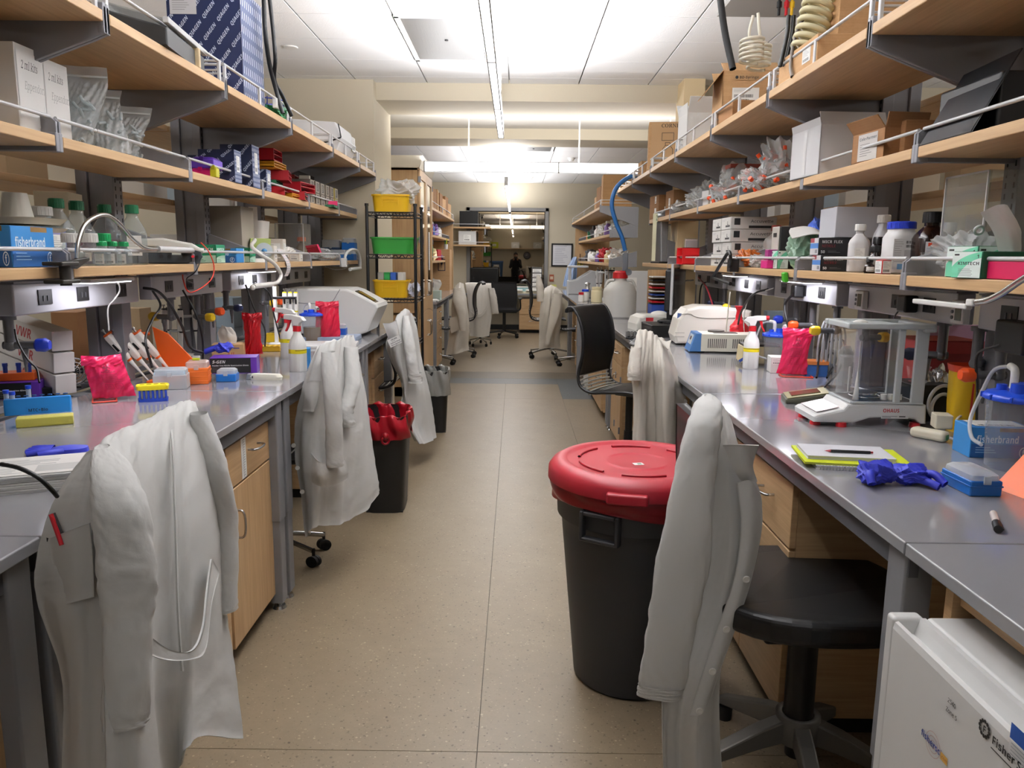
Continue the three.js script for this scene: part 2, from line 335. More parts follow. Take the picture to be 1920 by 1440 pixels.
pendant('long slim pendant lamp hanging over the near aisle', [-.118, 2.33, -3.65], 4.5, false, [-1.9, 0, 1.9]);
pendant('glowing pendant lamp hanging crosswise between the two beams', [.42, 2.3, -7.95], 2.7, true, [-.9, .2, 1.1], LAMP_UP * .4);
pendant('slim pendant lamp over the far aisle running to the window', [-.128, 2.33, -12.55], 5.7, false, [-2, 2], LAMP_UP * .42);
pendant('added unseen pendant lamp brightening the background behind the left shelves', [-3.5, 2.33, -3.2], 5.4, false, [-2, 2], LAMP_UP * .12);  // added, out of view: fills in light behind the left shelf frames
pendant('added unseen pendant lamp brightening the background behind the right shelves', [3.3, 2.33, -3.2], 5.4, false, [-2, 2], LAMP_UP * .12);  // likewise an added unseen lamp, brightening what shows through the right frames
pendant('pendant lamp over the entry behind the camera, mirrored in the window', [-.118, 2.33, 1.9], 2.2, false, [-.8, .8], LAMP_UP * .2);

// ================= BENCHES, FRAMES AND SHELVES =================
const BH = .914, LB = [-1.75, -.15, 1.45, 3.1, 4.85, 5.95], RB = [-1.9, -.2, 1.47, 3.17, 4.87, 6.57, 8.27];
const topM = metres(new THREE.MeshPhysicalMaterial({ color: 0x8e8e92, roughness: .14, ior: 1.5, clearcoat: .5, clearcoatRoughness: .08, side: THREE.DoubleSide }));
const edgeM = M(0xa9aaac, .35, { metalness: .1 });
const side = s => s < 0 ? 'left' : 'right', ORD = ['nearest', 'second', 'third', 'fourth', 'fifth', 'sixth', 'seventh', 'eighth', 'ninth'];
function bench(s, xf, xb, d0, d1, label, group) {                 // worktop on a steel leg frame; xf = front edge, xb = back
  const o = thing('lab_bench', label, 'lab bench', [0, 0, 0], 0, group), w = Math.abs(xb - xf), c = (xf + xb) / 2, L = d1 - d0 - .004, z = -(d0 + d1) / 2;
  part(o, 'worktop', box(w, .028, L, c, BH - .028, z, .004), topM);
  for (const x of [xf + s * .03, xb - s * .04]) if (!label.includes('fridge') || x > 1) part(o, 'apron', box(.02, .05, L - .02, x, BH - .08, z), M(0x55565a, .5));
  for (const d of [d0 + .055, d1 - .055]) for (const x of [xf + s * .045, xb - s * .06]) {
    if (label.includes('fridge') && d > 1) continue;
    const l = part(o, 'leg', [box(.06, .5, .075, x, BH - .528, -d, .006), box(.052, .4, .066, x, .03, -d, .005)], legGrey);
    mesh('foot', [cyl(.03, .024, .012, x, 0, -d, 14), cyl(.01, .01, .03, x, .01, -d, 10)], chrome, l);
  }
  return o;
}
const LX = -.935, RX = .785;
for (let i = 0; i < 5; i++) bench(-1, LX, -1.7, LB[i], LB[i + 1], ['', 'grey lab bench at the left picture edge holding the paper binders', 'left grey lab bench with the pink bag and blue tube rack', 'left grey lab bench with the white spray bottles', 'left grey lab bench with the white scanner at its end'][i] || 'left grey lab bench behind the camera, out of the picture');
for (let i = 0; i < 6; i++) bench(1, RX, 1.56, RB[i], RB[i + 1], ['right grey lab bench behind the camera, out of the picture', 'right grey lab bench above the small white fridge', 'right grey lab bench with the weighing balance and notebooks', 'right grey lab bench with the blue and cream heater box', 'right grey lab bench with the keyboard and computer', 'right grey lab bench carrying the big white carboy'][i]);
// the other halves of the double benches
bench(1, -1.86, -2.62, -.15, 3.1, 'grey bench seen through the left shelf frames, nearer half'); bench(1, -1.86, -2.62, 3.1, 6.3, 'grey bench seen through the left shelf frames, farther half');
bench(-1, 1.72, 2.48, -.2, 3.17, 'grey bench seen through the right shelf frames, nearer half'); bench(-1, 1.72, 2.48, 3.17, 6.57, 'grey bench seen through the right shelf frames, farther half');
bench(-1, -.945, -1.72, 9.35, 11.1, 'left far bench with tissue box beyond the tall cabinet'); bench(-1, -.945, -1.72, 11.1, 13.4, 'left far bench behind the folded lab coat, farthest');
bench(1, .745, 1.5, 9.37, 11.1, 'right far bench with the red capped bottle at its corner'); bench(1, .745, 1.5, 11.1, 14.1, 'right far bench under the pipette stands, farthest');

// post frames with slotted faces and a power raceway
const LD = [-.42, .5, 1.42, 2.35, 3.28, 4.21, 5.14, 6.0, 6.68], RD = [-.41, .53, 1.47, 2.41, 3.34, 4.28, 5.22, 6.16, 7.1];
const slotM = M(0x1a1a1c, .7);
function post(s, x, d, label, group, yTop = 2.36) {
  const o = thing('shelf_post', label, 'shelf post', [x, BH, -d], 0, group), h = yTop - BH;
  part(o, 'upright', [box(.045, h, .075, 0, 0, 0, .003), box(.06, h, .05, s * .055, 0, 0, .002), box(.045, h, .075, s * .11, 0, 0, .003)], metalGrey);
  const sl = []; for (let y = .36; y < h - .05; y += .032) for (const q of [-.02, .02]) sl.push(box(.004, .017, .006, -s * .0215, y, q));
  part(o, 'slots', sl, slotM);
  part(o, 'foot_plate', box(.2, .012, .1, s * .055, 0, 0), metalGrey);
  return o;
}
{
  const p0 = {};
  for (const [s, xs, ds] of [[-1, -1.68, LD], [1, 1.52, RD]]) ds.forEach((d, i) => {
    const l = d < 1 ? `${side(s)} slotted grey shelf post beyond the picture edge, ${i ? 'just outside' : 'behind the camera'}` : `${ORD[i - 2]} slotted grey post carrying the ${side(s)} shelves`;
    if (p0[s]) copy(p0[s], [xs, BH, -d], 0, l); else p0[s] = post(s, xs, d, l);
  });
}
// shelf boards with brackets and rails
function shelf(s, lvl, d0, d1, xf, xb, y, label, o2 = {}) {       // y = underside of the board
  const o = thing('storage_shelf', label, 'shelf', [0, 0, 0]), w = Math.abs(xb - xf), c = (xf + xb) / 2, a = d0 + .02, b = d1 - .02, z = -(a + b) / 2, T0 = .032, gap = xb - xf;
  part(o, 'board', box(w, T0, b - a, c, y, z, .003), wood);
  for (const [d, e] of [[d0, 1], [d1, -1]]) {
    const dd = d + e * .0085;
    if (lvl === 'top') {
      part(o, 'bracket', [ext([[0, T0 + .012], [0, -.028], [.05 * s, -.048], [gap, -.2], [gap, T0]].map(p => p), .014, .002, xf, y, -dd), box(.02, .085, .016, xf + s * .01, y - .03, -dd, .003)], metalGrey);
      part(o, 'rail_post', [box(.012, .085, .016, xf + s * .016, y + T0, -(d + e * .03), .003)], railWhite);
    } else {
      part(o, 'bracket', [ext([[0, -.012], [0, T0 + .04], [.012 * s, T0 + .05], [.05 * s, T0 + .06], [gap, T0 + .15], [gap, -.012]], .01, .002, xf, y, -dd), box(.035, .055, .018, xf + s * .017, y - .014, -dd, .003)], metalGrey);
    }
  }
  const ry = lvl === 'top' ? y + T0 + .08 : y + T0 + .052, rx = xf + s * .016;
  part(o, 'rail', bar([rx, ry, -d0 - .015], [rx, ry, -d1 + .015], .0058), railWhite);
  if (lvl === 'top') {
    part(o, 'rail_post', box(.012, .085, .016, rx, y + T0, z, .003), railWhite);
    for (const d of [d0 + .03, d1 - .03]) part(o, 'side_rail', [bar([rx, ry, -d], [xb - s * .02, ry, -d], .005), bar([rx, y + T0 + .045, -d], [xb - s * .02, y + T0 + .045, -d], .004)], railWhite);
  }
  return o;
}
const TOPY = 2.12, MIDY = 1.775, LOWY = 1.393;
const shelfTxt = {
  'left top': ['', '', 'nearest left upper wooden shelf board above the white boxes', 'left upper wooden shelf with the dark blue printed carton', 'left upper wooden shelf with green bits under black cables', 'left upper wooden shelf, empty behind its white rail', 'left upper wooden shelf below the big white box', 'last left upper wooden shelf board before the yellow bin'],
  'left mid': ['', '', 'left middle wooden shelf with the two white boxes', 'left middle wooden shelf with the clear zip bags', 'left middle wooden shelf with dark blue kit boxes', 'left middle wooden shelf with the red rack stack', 'left middle wooden shelf with the pink packet', 'last left middle wooden shelf with row of small boxes'],
  'left low': ['', '', 'left lower wooden shelf with the blue box at picture edge', 'left lower wooden shelf with the green capped bottles', 'left lower wooden shelf with the green tissue boxes', 'left lower wooden shelf with the white label roll', 'left lower wooden shelf with plastic bags and papers', 'last left lower wooden shelf with blue tip boxes'],
  'right top': ['', '', 'nearest right upper wooden shelf board at the picture corner', 'right upper wooden shelf below the coiled cream hose', 'right upper wooden shelf with the open carton and barcode label', 'right upper wooden shelf with the open white carton', 'right upper wooden shelf with the drawn flask carton', 'right upper wooden shelf beside the blue hose', 'last right upper wooden shelf, far end'],
  'right mid': ['', '', 'right middle wooden shelf with the black tray at picture edge', 'right middle wooden shelf with the large white flap carton', 'right middle wooden shelf with orange capped tube bags', 'right middle wooden shelf with the clear tube rack bag', 'right middle wooden shelf with crumpled clear bags', 'last right middle wooden shelf with two small brown cartons'],
  'right low': ['', '', 'right lower wooden shelf with the green and pink wipe boxes', 'right lower wooden shelf with white jars and glove boxes', 'right lower wooden shelf with the beige vertical device', 'right lower wooden shelf with stacked white slide boxes', 'right lower wooden shelf with the red rack', 'last right lower wooden shelf under the grey scanner'],
};
for (const [s, ds, xm, xt, xb] of [[-1, LD, -1.35, -1.185, -1.655], [1, RD, 1.2, 1.034, 1.495]]) for (const [lvl, y, xf] of [['top', TOPY, xt], ['mid', MIDY, xm], ['low', LOWY, xm]])
  for (let i = 1; i + 1 < ds.length; i++) {
    if (s > 0 && lvl === 'low' && i > 6) continue;
    const l = shelfTxt[side(s) + ' ' + lvl][i + (i < 2 ? 0 : 0)];
    shelf(s, lvl, ds[i], ds[i + 1], xf, xb, y, l || `${side(s)} ${lvl === 'top' ? 'upper' : lvl === 'mid' ? 'middle' : 'lower'} shelf board beyond the picture edge`);
  }
shelf(1, 'top', 7.1, 8.1, 1.034, 1.495, TOPY, 'far end board of the right upper shelf above blue hose');
// shelves of the other halves, seen through the frames
for (const [s, x0, x1, w] of [[1, -2.17, -1.835, 'left'], [-1, 2.02, 1.685, 'right']]) for (const [y, n] of [[1.36, 'lower'], [1.72, 'middle'], [2.1, 'upper']]) for (const [a, b, q] of [[1.4, 4.2, 'nearer'], [4.2, 6.5, 'farther']])
  one('back_shelf', `${q} ${n} wooden shelf on the hidden side of the ${w} frames`, 'shelf', box(Math.abs(x1 - x0), .03, b - a - .02, (x0 + x1) / 2, y, -(a + b) / 2, .003), wood);
// power raceways with sockets
function raceway(s, x, d0, d1, label) {
  const o = thing('power_raceway', label, 'power strip', [x, 1.268, -(d0 + d1) / 2]), L = d1 - d0;
  part(o, 'channel', [box(.06, .102, L, 0, 0, 0, .006)], M(0xaeaeb2, .35, { metalness: .35 }));
  part(o, 'top_edge', box(.07, .006, L, 0, .101, 0), metalGrey);
  for (const t of [-.32, .02, .3]) { const k = part(o, 'socket', box(.004, .05, .075, -s * .031, .028, t * L), black); mesh('outlet', [box(.004, .018, .006, -s * .033, .04, t * L + .012), box(.004, .018, .006, -s * .033, .04, t * L - .012)], M(0x333336, .5), k); }
  return o;
}
for (const [s, x, ds, w] of [[-1, -1.6, LD, 'left'], [1, 1.44, RD, 'right']]) for (let i = 1; i < 7; i++) raceway(s, x, ds[i] + .06, ds[i + 1] - .06, i < 2 ? `grey power raceway of ${w} bench outside the picture` : `grey power raceway below ${w} lower shelf, ${ORD[i - 2]} from the front`);
// task lamps under the lower shelves
function taskLamp(label, p, len) {
  const o = thing('task_lamp', label, 'task lamp', p);
  part(o, 'housing', box(.09, .014, len, 0, .004, 0, .004), greyLight);
  part(o, 'lens', box(.075, .004, len - .03, 0, 0, 0), new THREE.MeshStandardMaterial({ color: 0xffffff, emissive: 0xf4f4ff, emissiveIntensity: 3 }));
  const l = new THREE.RectAreaLight(0xf6f4ff, TASK, .075, len - .03); l.position.set(0, -.004, 0); l.rotation.x = -PI / 2; o.add(l);
}
taskLamp('glowing flat lamp under the left lower shelf by the clamp', [-1.47, LOWY - .03, -2.75], .3);
taskLamp('glowing flat lamp under the right lower shelf near the green clip', [1.33, LOWY - .03, -3.62], .34);
taskLamp('glowing flat lamp under right lower shelf behind the black arm', [1.34, LOWY - .03, -4.75], .3);
taskLamp('glowing flat lamp under the far left lower shelf', [-1.5, LOWY - .03, -4.6], .3);

// ================= CABINETS, FRIDGE, BINS, CHAIRS =================
const pull = (L, r = .0045, out = .032) => [tube([[0, -L / 2, 0], [0, -L / 2, out * .7], [0, -L / 2 + out * .35, out], [0, L / 2 - out * .35, out], [0, L / 2, out * .7], [0, L / 2, 0]], r, 30, 8)];
// cabinet front looks along local +z; w along local x; fronts: [kind, y0, y1, x0, x1]
function cabinet(label, pos, turn, w, h, d, fronts, base = .06, o2 = {}) {
  const o = thing('base_cabinet', label, 'cabinet', pos, turn);
  part(o, 'carcass', box(w, h - base, d, 0, base, -d / 2 - .02), wood);
  part(o, 'plinth', box(w - .04, base, d - .08, 0, 0, -d / 2 - .05), blackMatt);
  for (const [k, y0, y1, x0, x1] of fronts) {
    const cx = (x0 + x1) / 2, f = part(o, k, box(x1 - x0 - .004, y1 - y0 - .005, .02, cx, y0 + .0025, -.01, .0025), k === 'door' ? woodV : wood);
    const hd = mesh('handle', pull(.1), chrome, f);
    if (k === 'door') hd.position.set(o2.left ? x1 - .06 : x0 + .06, y1 - .13, 0); else { hd.position.set(cx, (y0 + y1) / 2 + .02, 0); hd.rotation.z = PI / 2; }
    if (k === 'door') for (const y of [y0 + .08, y1 - .12]) mesh('hinge', box(.01, .05, .012, o2.left ? x0 - .001 : x1 + .001, y, .004), legGrey, f);
  }
  return o;
}
const TL = PI / 2, TR = -PI / 2;                                  // fronts towards +x (left benches) or -x (right benches)
const HB = .815;
{
  const c = cabinet('left base cabinet with paper ruler strip on its drawer', [-.985, 0, -2.82], TL, .54, HB, .5, [['drawer', .655, .812, -.27, .27], ['door', .07, .652, -.27, .27]]);
  const ruler = printMat('ruler', 64, 320, (g, w, h) => { g.fillStyle = '#e9e9e4'; g.fillRect(0, 0, w, h); g.fillStyle = '#345'; for (let k = 0; k < 15; k++) { g.fillRect(30, 14 + k * 20, rr(14, 26), 3); g.fillRect(26, 14 + k * 20, 3, 14); } });
  const r = decal(c, 'paper_strip', .05, .15, ruler, -.1, .735, .0012); r.userData.label = 'printed paper strip';
}
cabinet('left base cabinet of four drawers half behind the near coat', [-.985, 0, -2.27], TL, .52, HB, .5, [['drawer', .655, .812, -.26, .26], ['drawer', .46, .652, -.26, .26], ['drawer', .265, .457, -.26, .26], ['drawer', .07, .262, -.26, .26]]);
cabinet('wooden base cabinet at the lower left picture corner', [-.985, 0, -1.02], TL, .68, HB, .5, [['door', .07, .812, -.34, 0], ['door', .07, .812, 0, .34]]);
cabinet('narrow left drawer cabinet beyond the second coat', [-.965, 0, -4.66], TL, .3, HB, .5, [['drawer', .63, .812, -.15, .15], ['drawer', .44, .627, -.15, .15], ['drawer', .07, .437, -.15, .15]]);
cabinet('left drawer cabinet behind the hanging third coat', [-1.0, 0, -5.62], TL, .4, HB, .5, [['drawer', .6, .8, -.2, .2], ['drawer', .34, .597, -.2, .2], ['drawer', .07, .337, -.2, .2]]);
cabinet('right base cabinet of drawers behind the big red lid', [.83, 0, -2.62], TR, .84, HB, .5, [['drawer', .61, .812, 0, .42], ['drawer', .07, .607, 0, .42], ['drawer', .61, .812, -.42, 0], ['drawer', .35, .607, -.42, 0], ['drawer', .07, .347, -.42, 0]]);
cabinet('right base cabinet with doors beside the black curved chair', [.8, 0, -5.98], TR, .56, HB, .5, [['drawer', .66, .812, -.28, 0], ['drawer', .66, .812, 0, .28], ['door', .07, .657, -.28, 0], ['door', .07, .657, 0, .28]]);
cabinet('right base cabinet with two arched pulls under the carboy', [.8, 0, -7.6], TR, 1.3, HB, .5, [['door', .07, .812, -.65, -.22], ['door', .07, .812, -.22, .22], ['drawer', .62, .812, .22, .65], ['drawer', .07, .617, .22, .65]]);
cabinet('far left drawer cabinet at the bench corner', [-.985, 0, -10.0], TL, .7, HB, .5, [['drawer', .66, .812, -.35, .35], ['drawer', .5, .657, -.35, .35], ['drawer', .3, .497, -.35, .35], ['drawer', .07, .297, -.35, .35]]);
cabinet('far right drawer cabinet at the bench corner', [.8, 0, -9.85], TR, .55, HB, .5, [['drawer', .66, .812, -.275, .275], ['drawer', .5, .657, -.275, .275], ['drawer', .3, .497, -.275, .275], ['drawer', .07, .297, -.275, .275]]);
cabinet('far right drawer cabinet behind the stool', [.85, 0, -11.6], TR, .55, HB, .5, [['drawer', .66, .812, -.275, .275], ['drawer', .5, .657, -.275, .275], ['drawer', .3, .497, -.275, .275], ['drawer', .07, .297, -.275, .275]]);
cabinet('wooden drawer pedestal under the window desk', [.31, 0, -14.98], 0, .46, .665, .5, [['drawer', .36, .66, -.23, .23], ['drawer', .07, .357, -.23, .23]]);
// tall cabinet with glazed upper doors
{
  const o = thing('tall_cabinet', 'tall maple cabinet with glazed upper doors and arched pulls', 'cabinet', [-.98, 0, -8.565], TL), W = 1.15, Hh = 2.34;
  part(o, 'carcass', [box(W, .1, .6, 0, 0, -.32), box(.02, Hh, .6, -W / 2 + .01, 0, -.32), box(.02, Hh, .6, W / 2 - .01, 0, -.32), box(W, Hh, .015, 0, 0, -.61), box(W, .02, .6, 0, Hh - .02, -.32), box(W, .02, .58, 0, .86, -.32)], woodV);
  part(o, 'cornice', ext([[-.02, 0], [.0, 0], [.03, .08], [.035, .12], [-.66, .12], [-.66, 0]], W + .06, .004, 0, Hh, 0, 0, -PI / 2, 0), M(0xd9d3c6, .6));
  for (const y of [1.25, 1.6, 1.95]) part(o, 'shelf_board', box(W - .05, .02, .5, 0, y, -.34), wood);
  for (const s of [-1, 1]) {
    const c = s * W / 4, w = W / 2 - .004;
    const arc = y => Array.from({ length: 9 }, (_, i) => [(i / 4 - 1) * w / 2, y + .05 * Math.sin(PI * (s > 0 ? i / 16 : 1 - (i / 16 + .5) + .0) )]);
    const lowTop = Array.from({ length: 9 }, (_, i) => [(i / 4 - 1) * w / 2, .82 + .06 * Math.cos(PI / 2 * (s > 0 ? i / 8 : 1 - i / 8))]);
    const d = part(o, 'door', ext([[-w / 2, .1], [w / 2, .1], ...lowTop.slice().reverse()], .022, .002, c, 0, -.005), woodV, 'solid lower door');
    const h = mesh('handle', pull(.16, .006, .04), chrome, d); h.position.set(c - s * (w / 2 - .06), .68, .005);
    const outer = new THREE.Shape([...lowTop.map(p => [p[0], p[1] + .006]), [w / 2, Hh - .01], [-w / 2, Hh - .01]].map(p => new THREE.Vector2(...p)));
    outer.holes.push(new THREE.Path([[-w / 2 + .08, 1.02], [w / 2 - .08, 1.02], [w / 2 - .08, Hh - .1], [-w / 2 + .08, Hh - .1]].map(p => new THREE.Vector2(...p))));
    const g = new THREE.ExtrudeGeometry(outer, { depth: .02, bevelEnabled: false }).translate(c, 0, -.015);
    const u = part(o, 'door', g, woodV, 'glazed upper door');
    mesh('pane', box(w - .14, Hh - 1.1, .004, c, 1.01, -.006), glass, u);
    const h2 = mesh('handle', pull(.16, .006, .04), chrome, u); h2.position.set(c - s * (w / 2 - .05), 1.12, .005);
    for (const y of [1.1, 1.6, 2.2]) mesh('hinge', box(.012, .06, .03, c + s * w / 2, y, 0), legGrey, u);
  }
  const pn = decal(o, 'notice_sheet', .1, .42, printMat('notice', 64, 256, (g, w, h) => { g.fillStyle = '#ecebe6'; g.fillRect(0, 0, w, h); lines(g, 8, 12, 46, 17, 14, '#bbb'); }), W / 4 - .1, 1.52, .009); pn.userData.label = 'narrow white paper sheet';
  decal(o, 'notice_sheet', .1, .42, printMat('notice', 64, 256, () => 0), W / 4 - .1, 1.52, .0091);
}
// wire rack
{
  const X0 = -1.16, X1 = -.785, D0 = 6.1, D1 = 6.5, cx = (X0 + X1) / 2, cz = -(D0 + D1) / 2, w = X1 - X0, d = D1 - D0;
  const o = thing('wire_rack', 'black wire shelf rack with yellow and green bins by the wall', 'rack', [cx, 0, cz]);
  for (const x of [-w / 2, w / 2]) for (const z of [-d / 2, d / 2]) part(o, 'post', [cyl(.0125, .0125, 1.85, x, 0, z, 12), cyl(.016, .016, .02, x, 1.845, z, 12)], black);
  for (const y of [.2, .78, 1.13, 1.475, 1.8]) {
    const g = [];
    for (const z of [-d / 2, d / 2]) g.push(bar([-w / 2, y, z], [w / 2, y, z], .004), bar([-w / 2, y - .028, z], [w / 2, y - .028, z], .004), tube(Array.from({ length: 15 }, (_, k) => [-w / 2 + w * k / 14, y - (k % 2 ? .027 : .001), z]), .0025, 42, 5));
    for (const x of [-w / 2, w / 2]) g.push(bar([x, y, -d / 2], [x, y, d / 2], .004), bar([x, y - .028, -d / 2], [x, y - .028, d / 2], .004));
    for (let k = 1; k < 14; k++) g.push(bar([-w / 2 + w * k / 14, y, -d / 2], [-w / 2 + w * k / 14, y, d / 2], .0022, 5));
    part(o, 'wire_shelf', g, black);
  }
}
// small white fridge under the right bench and the wooden opening around it
{
  const o = thing('mini_fridge', 'small white fridge under the right bench, lower right corner', 'fridge', [.7, .012, -1.1], TR), w = .49, h = .815;
  const wf = M(0xd7d7d5, .32);
  part(o, 'cabinet', [box(w, h - .03, .48, 0, .02, -.31, .008), ...[-1, 1].map(s => box(.04, .02, .4, s * .2, 0, -.3))], wf);
  const d = part(o, 'door', [ext([[-.055, .012], [-.002, .012], [.003, .3], [.003, h - .02], [0, h - .008], [-.006, h - .006], [-.012, h - .018], [-.02, h - .03], [-.035, h - .03], [-.042, h - .012], [-.046, h], [-.055, h]], w - .05, .003, 0, 0, 0, 0, -PI / 2, 0), ...[-1, 1].map(k => box(.03, h - .012, .058, k * (w / 2 - .013), .012, -.026, .008))], wf);
  const logo = (key, W, H, f) => { const m = printMat(key, W, H, (g, a, b) => { g.clearRect(0, 0, a, b); f(g, a, b); }, .35); m.transparent = true; m.alphaTest = .3; return m; };
  const put = (p, w2, h2, m, lab) => { const q = decal(d, 'print', w2, h2, m, p[2] + 1.1, p[1] - .012, .0045); if (lab) q.userData.label = lab; };
  put([0.7,0.775,-1.112], .05, .04, logo('zone', 128, 96, g => { txt(g, '2540', 20, 40, 26, '#333', 'sans-serif', 'normal'); txt(g, 'Zone 5', 14, 80, 26, '#333', 'sans-serif', 'normal'); }), 'small black lettering');
  put([0.7,0.683,-1.153], .085, .062, logo('fsci', 256, 192, g => { g.strokeStyle = '#c8a9a0'; g.lineWidth = 3; for (const r of [20, 42, 64]) { g.beginPath(); g.arc(120, 92, r, 0, 7); g.stroke(); } txt(g, 'fishersci', 10, 108, 46, '#27408f'); g.fillStyle = '#d9a94f'; g.fillRect(190, 78, 60, 40); txt(g, '.com', 192, 108, 26, '#b06a2a'); }), 'blue and gold round logo');
  put([0.7,0.788,-0.968], .17, .053, logo('fish', 512, 160, g => { g.fillStyle = '#222'; for (let a = 0; a < 12; a++) { const t = a * PI / 6; g.beginPath(); g.arc(56 + 34 * Math.cos(t), 64 + 34 * Math.sin(t), 9, 0, 7); g.fill(); } txt(g, 'F', 44, 82, 44, '#222'); txt(g, 'Fisher Scientific', 112, 92, 52, '#222'); g.fillRect(112, 112, 360, 5); }), 'black maker lettering');
  put([0.7,0.815,-0.945], .07, .05, printMat('fsticker', 128, 96, g => { g.fillStyle = '#e8e8e8'; g.fillRect(0, 0, 128, 96); g.fillStyle = '#234f9c'; g.fillRect(0, 0, 128, 44); lines(g, 8, 54, 110, 4, 10, '#567'); }), 'blue and white sticker');
}
one('cabinet_opening', 'open wooden surround between bench top and white fridge', 'cabinet', [box(.5, .87, .025, 1.08, 0, -1.378), box(.03, .05, 1.3, .86, .83, -.74), box(.5, .87, .025, 1.08, 0, -.1)], wood);

// curved task chair: front of the seat looks along local +z
function chair(name, label, pos, turn, o2 = {}) {
  const o = thing(name, label, 'chair', pos, turn, o2.group), up = .12;
  const prof = [[.45, .24], [.465, .1], [.45, -.08], [.44, -.19], [.475, -.265], [.55, -.285], [.7, -.255], [.86, -.262], [.97, -.305], [1.01, -.345], [1.0, -.385], [.975, -.39]].map(([y, z]) => [y + up, z]);
  const rows = a => prof.slice(...a).map(([y, z], k) => [-.215, -.1, 0, .1, .215].map(x => [x, y - (Math.abs(x) < .05 ? .0 : 0), z - .03 * (1 - (x / .215) ** 2) * (y > .75 ? 1 : 0)]));
  part(o, 'seat', loft(rows([0, 4]), 12, 14, .014), black);
  part(o, 'backrest', loft(rows([5, 12]), 12, 26, .012), black);
  for (const x of [-.225, .225]) part(o, 'side_frame', tube(prof.map(([y, z]) => [x, y, z]), .011, 60, 8), M(0x151517, .4));
  for (let k = 0; k < 9; k++) { const c = new THREE.CatmullRomCurve3(prof.map(([y, z]) => new THREE.Vector3(0, y, z))), p = c.getPoint(.22 + k * .032), q = c.getPoint(.22 + k * .032 + .014); part(o, 'rib', [tube([[-.225, p.y, p.z], [-.12, p.y + .005, p.z - .004], [0, p.y + .006, p.z - .006], [.12, p.y + .005, p.z - .004], [.225, p.y, p.z]], .006, 16, 6)], M(0xb9b7ae, .45)); }
  part(o, 'column', [cyl(.025, .025, .33, 0, .22, 0, 16), cyl(.035, .03, .16, 0, .12, 0, 16), box(.16, .05, .18, 0, .53, .0, .02)], black);
  for (let k = 0; k < 5; k++) {
    const a = k * 2 * PI / 5 + (o2.spin || .3), c = Math.cos(a), s = Math.sin(a), r = .31;
    part(o, 'base_leg', [tube([[.02 * c, .13, .02 * s], [.15 * c, .115, .15 * s], [r * c, .085, r * s]], .014, 10, 8)], chrome);
    const w = part(o, 'caster', [cyl(.008, .008, .05, r * c, .05, r * s, 8)], black);
    const wx = r * c + .012 * s, wz = r * s - .012 * c;
    mesh('wheel', [-1, 1].map(q => T(cyl(.03, .03, .02, 0, -.01, 0, 18), 0, 0, 0, 0, 0, PI / 2).translate(q * .014, 0, 0)).map(g => T(g, r * c, .03, r * s, 0, a * 1.7, 0)), rubber, w);
  }
  return o;
}
const ch = chair('task_chair', 'bare black curved chair facing right bench beside the keyboard', [.8, 0, -5.25], PI / 2 - .6, { spin: 0 });
for (const [p, turn, l, sy] of [
  [[-1.2, 0, -3.58], -PI / 2, 'black task chair under the second white coat on left', .93], [[-1.2, 0, -1.66], -PI / 2, 'black task chair hidden under the nearest white coat', .93],
  [[-1.16, 0, -5.72], -PI / 2, 'black task chair under the name patch coat', .9], [[1.0, 0, -3.85], PI / 2, 'black chair under the coat left of the heater box', .93],
  [[-1.1, 0, -10.5], -PI / 2, 'black chair under the coat at the far left bench', .88], [[-.86, 0, -11.35], -PI / 2, 'bare black chair between the two far left coats', .97],
  [[-.58, 0, -12.82], PI, 'black chair under the far coat with knotted belt', .9], [[.5, 0, -11.35], PI / 2, 'black curved chair left of the far right coats', 1], [[.86, 0, -10.5], PI / 2, 'black chair under the far right white coats', .88]]) copy(ch, p, turn, l).scale.set(sy < .95 ? .6 : 1, sy, 1);
// black mesh office chair at the window desk
{
  const o = thing('office_chair', 'black mesh office chair with arms at the window desk', 'chair', [-.2, 0, -14.15], PI);
  part(o, 'backrest', loft([[-.22, -.1, 0, .1, .22].map(x => [x, 1.02, -.26]), [-.24, -.1, 0, .1, .24].map(x => [x, .8, -.24 - .02]), [-.22, -.1, 0, .1, .22].map(x => [x, .52, -.23])], 10, 10, .03), blackMatt);
  part(o, 'seat', box(.48, .08, .46, 0, .46, 0, .03), blackMatt);
  for (const s of [-1, 1]) part(o, 'armrest', [tube([[s * .24, .48, .02], [s * .29, .52, .02], [s * .29, .7, 0]], .015, 14), box(.07, .025, .24, s * .29, .7, .02, .01)], black);
  part(o, 'column', [cyl(.03, .03, .34, 0, .12, 0)], black);
  for (let k = 0; k < 5; k++) { const a = k * 2 * PI / 5, c = Math.cos(a), s = Math.sin(a); part(o, 'base_leg', bar([0, .12, 0], [.29 * c, .08, .29 * s], .014), black); part(o, 'caster', T(cyl(.028, .028, .045, 0, -.0225, 0, 16), .29 * c, .028, .29 * s, 0, a, PI / 2), rubber); }
}
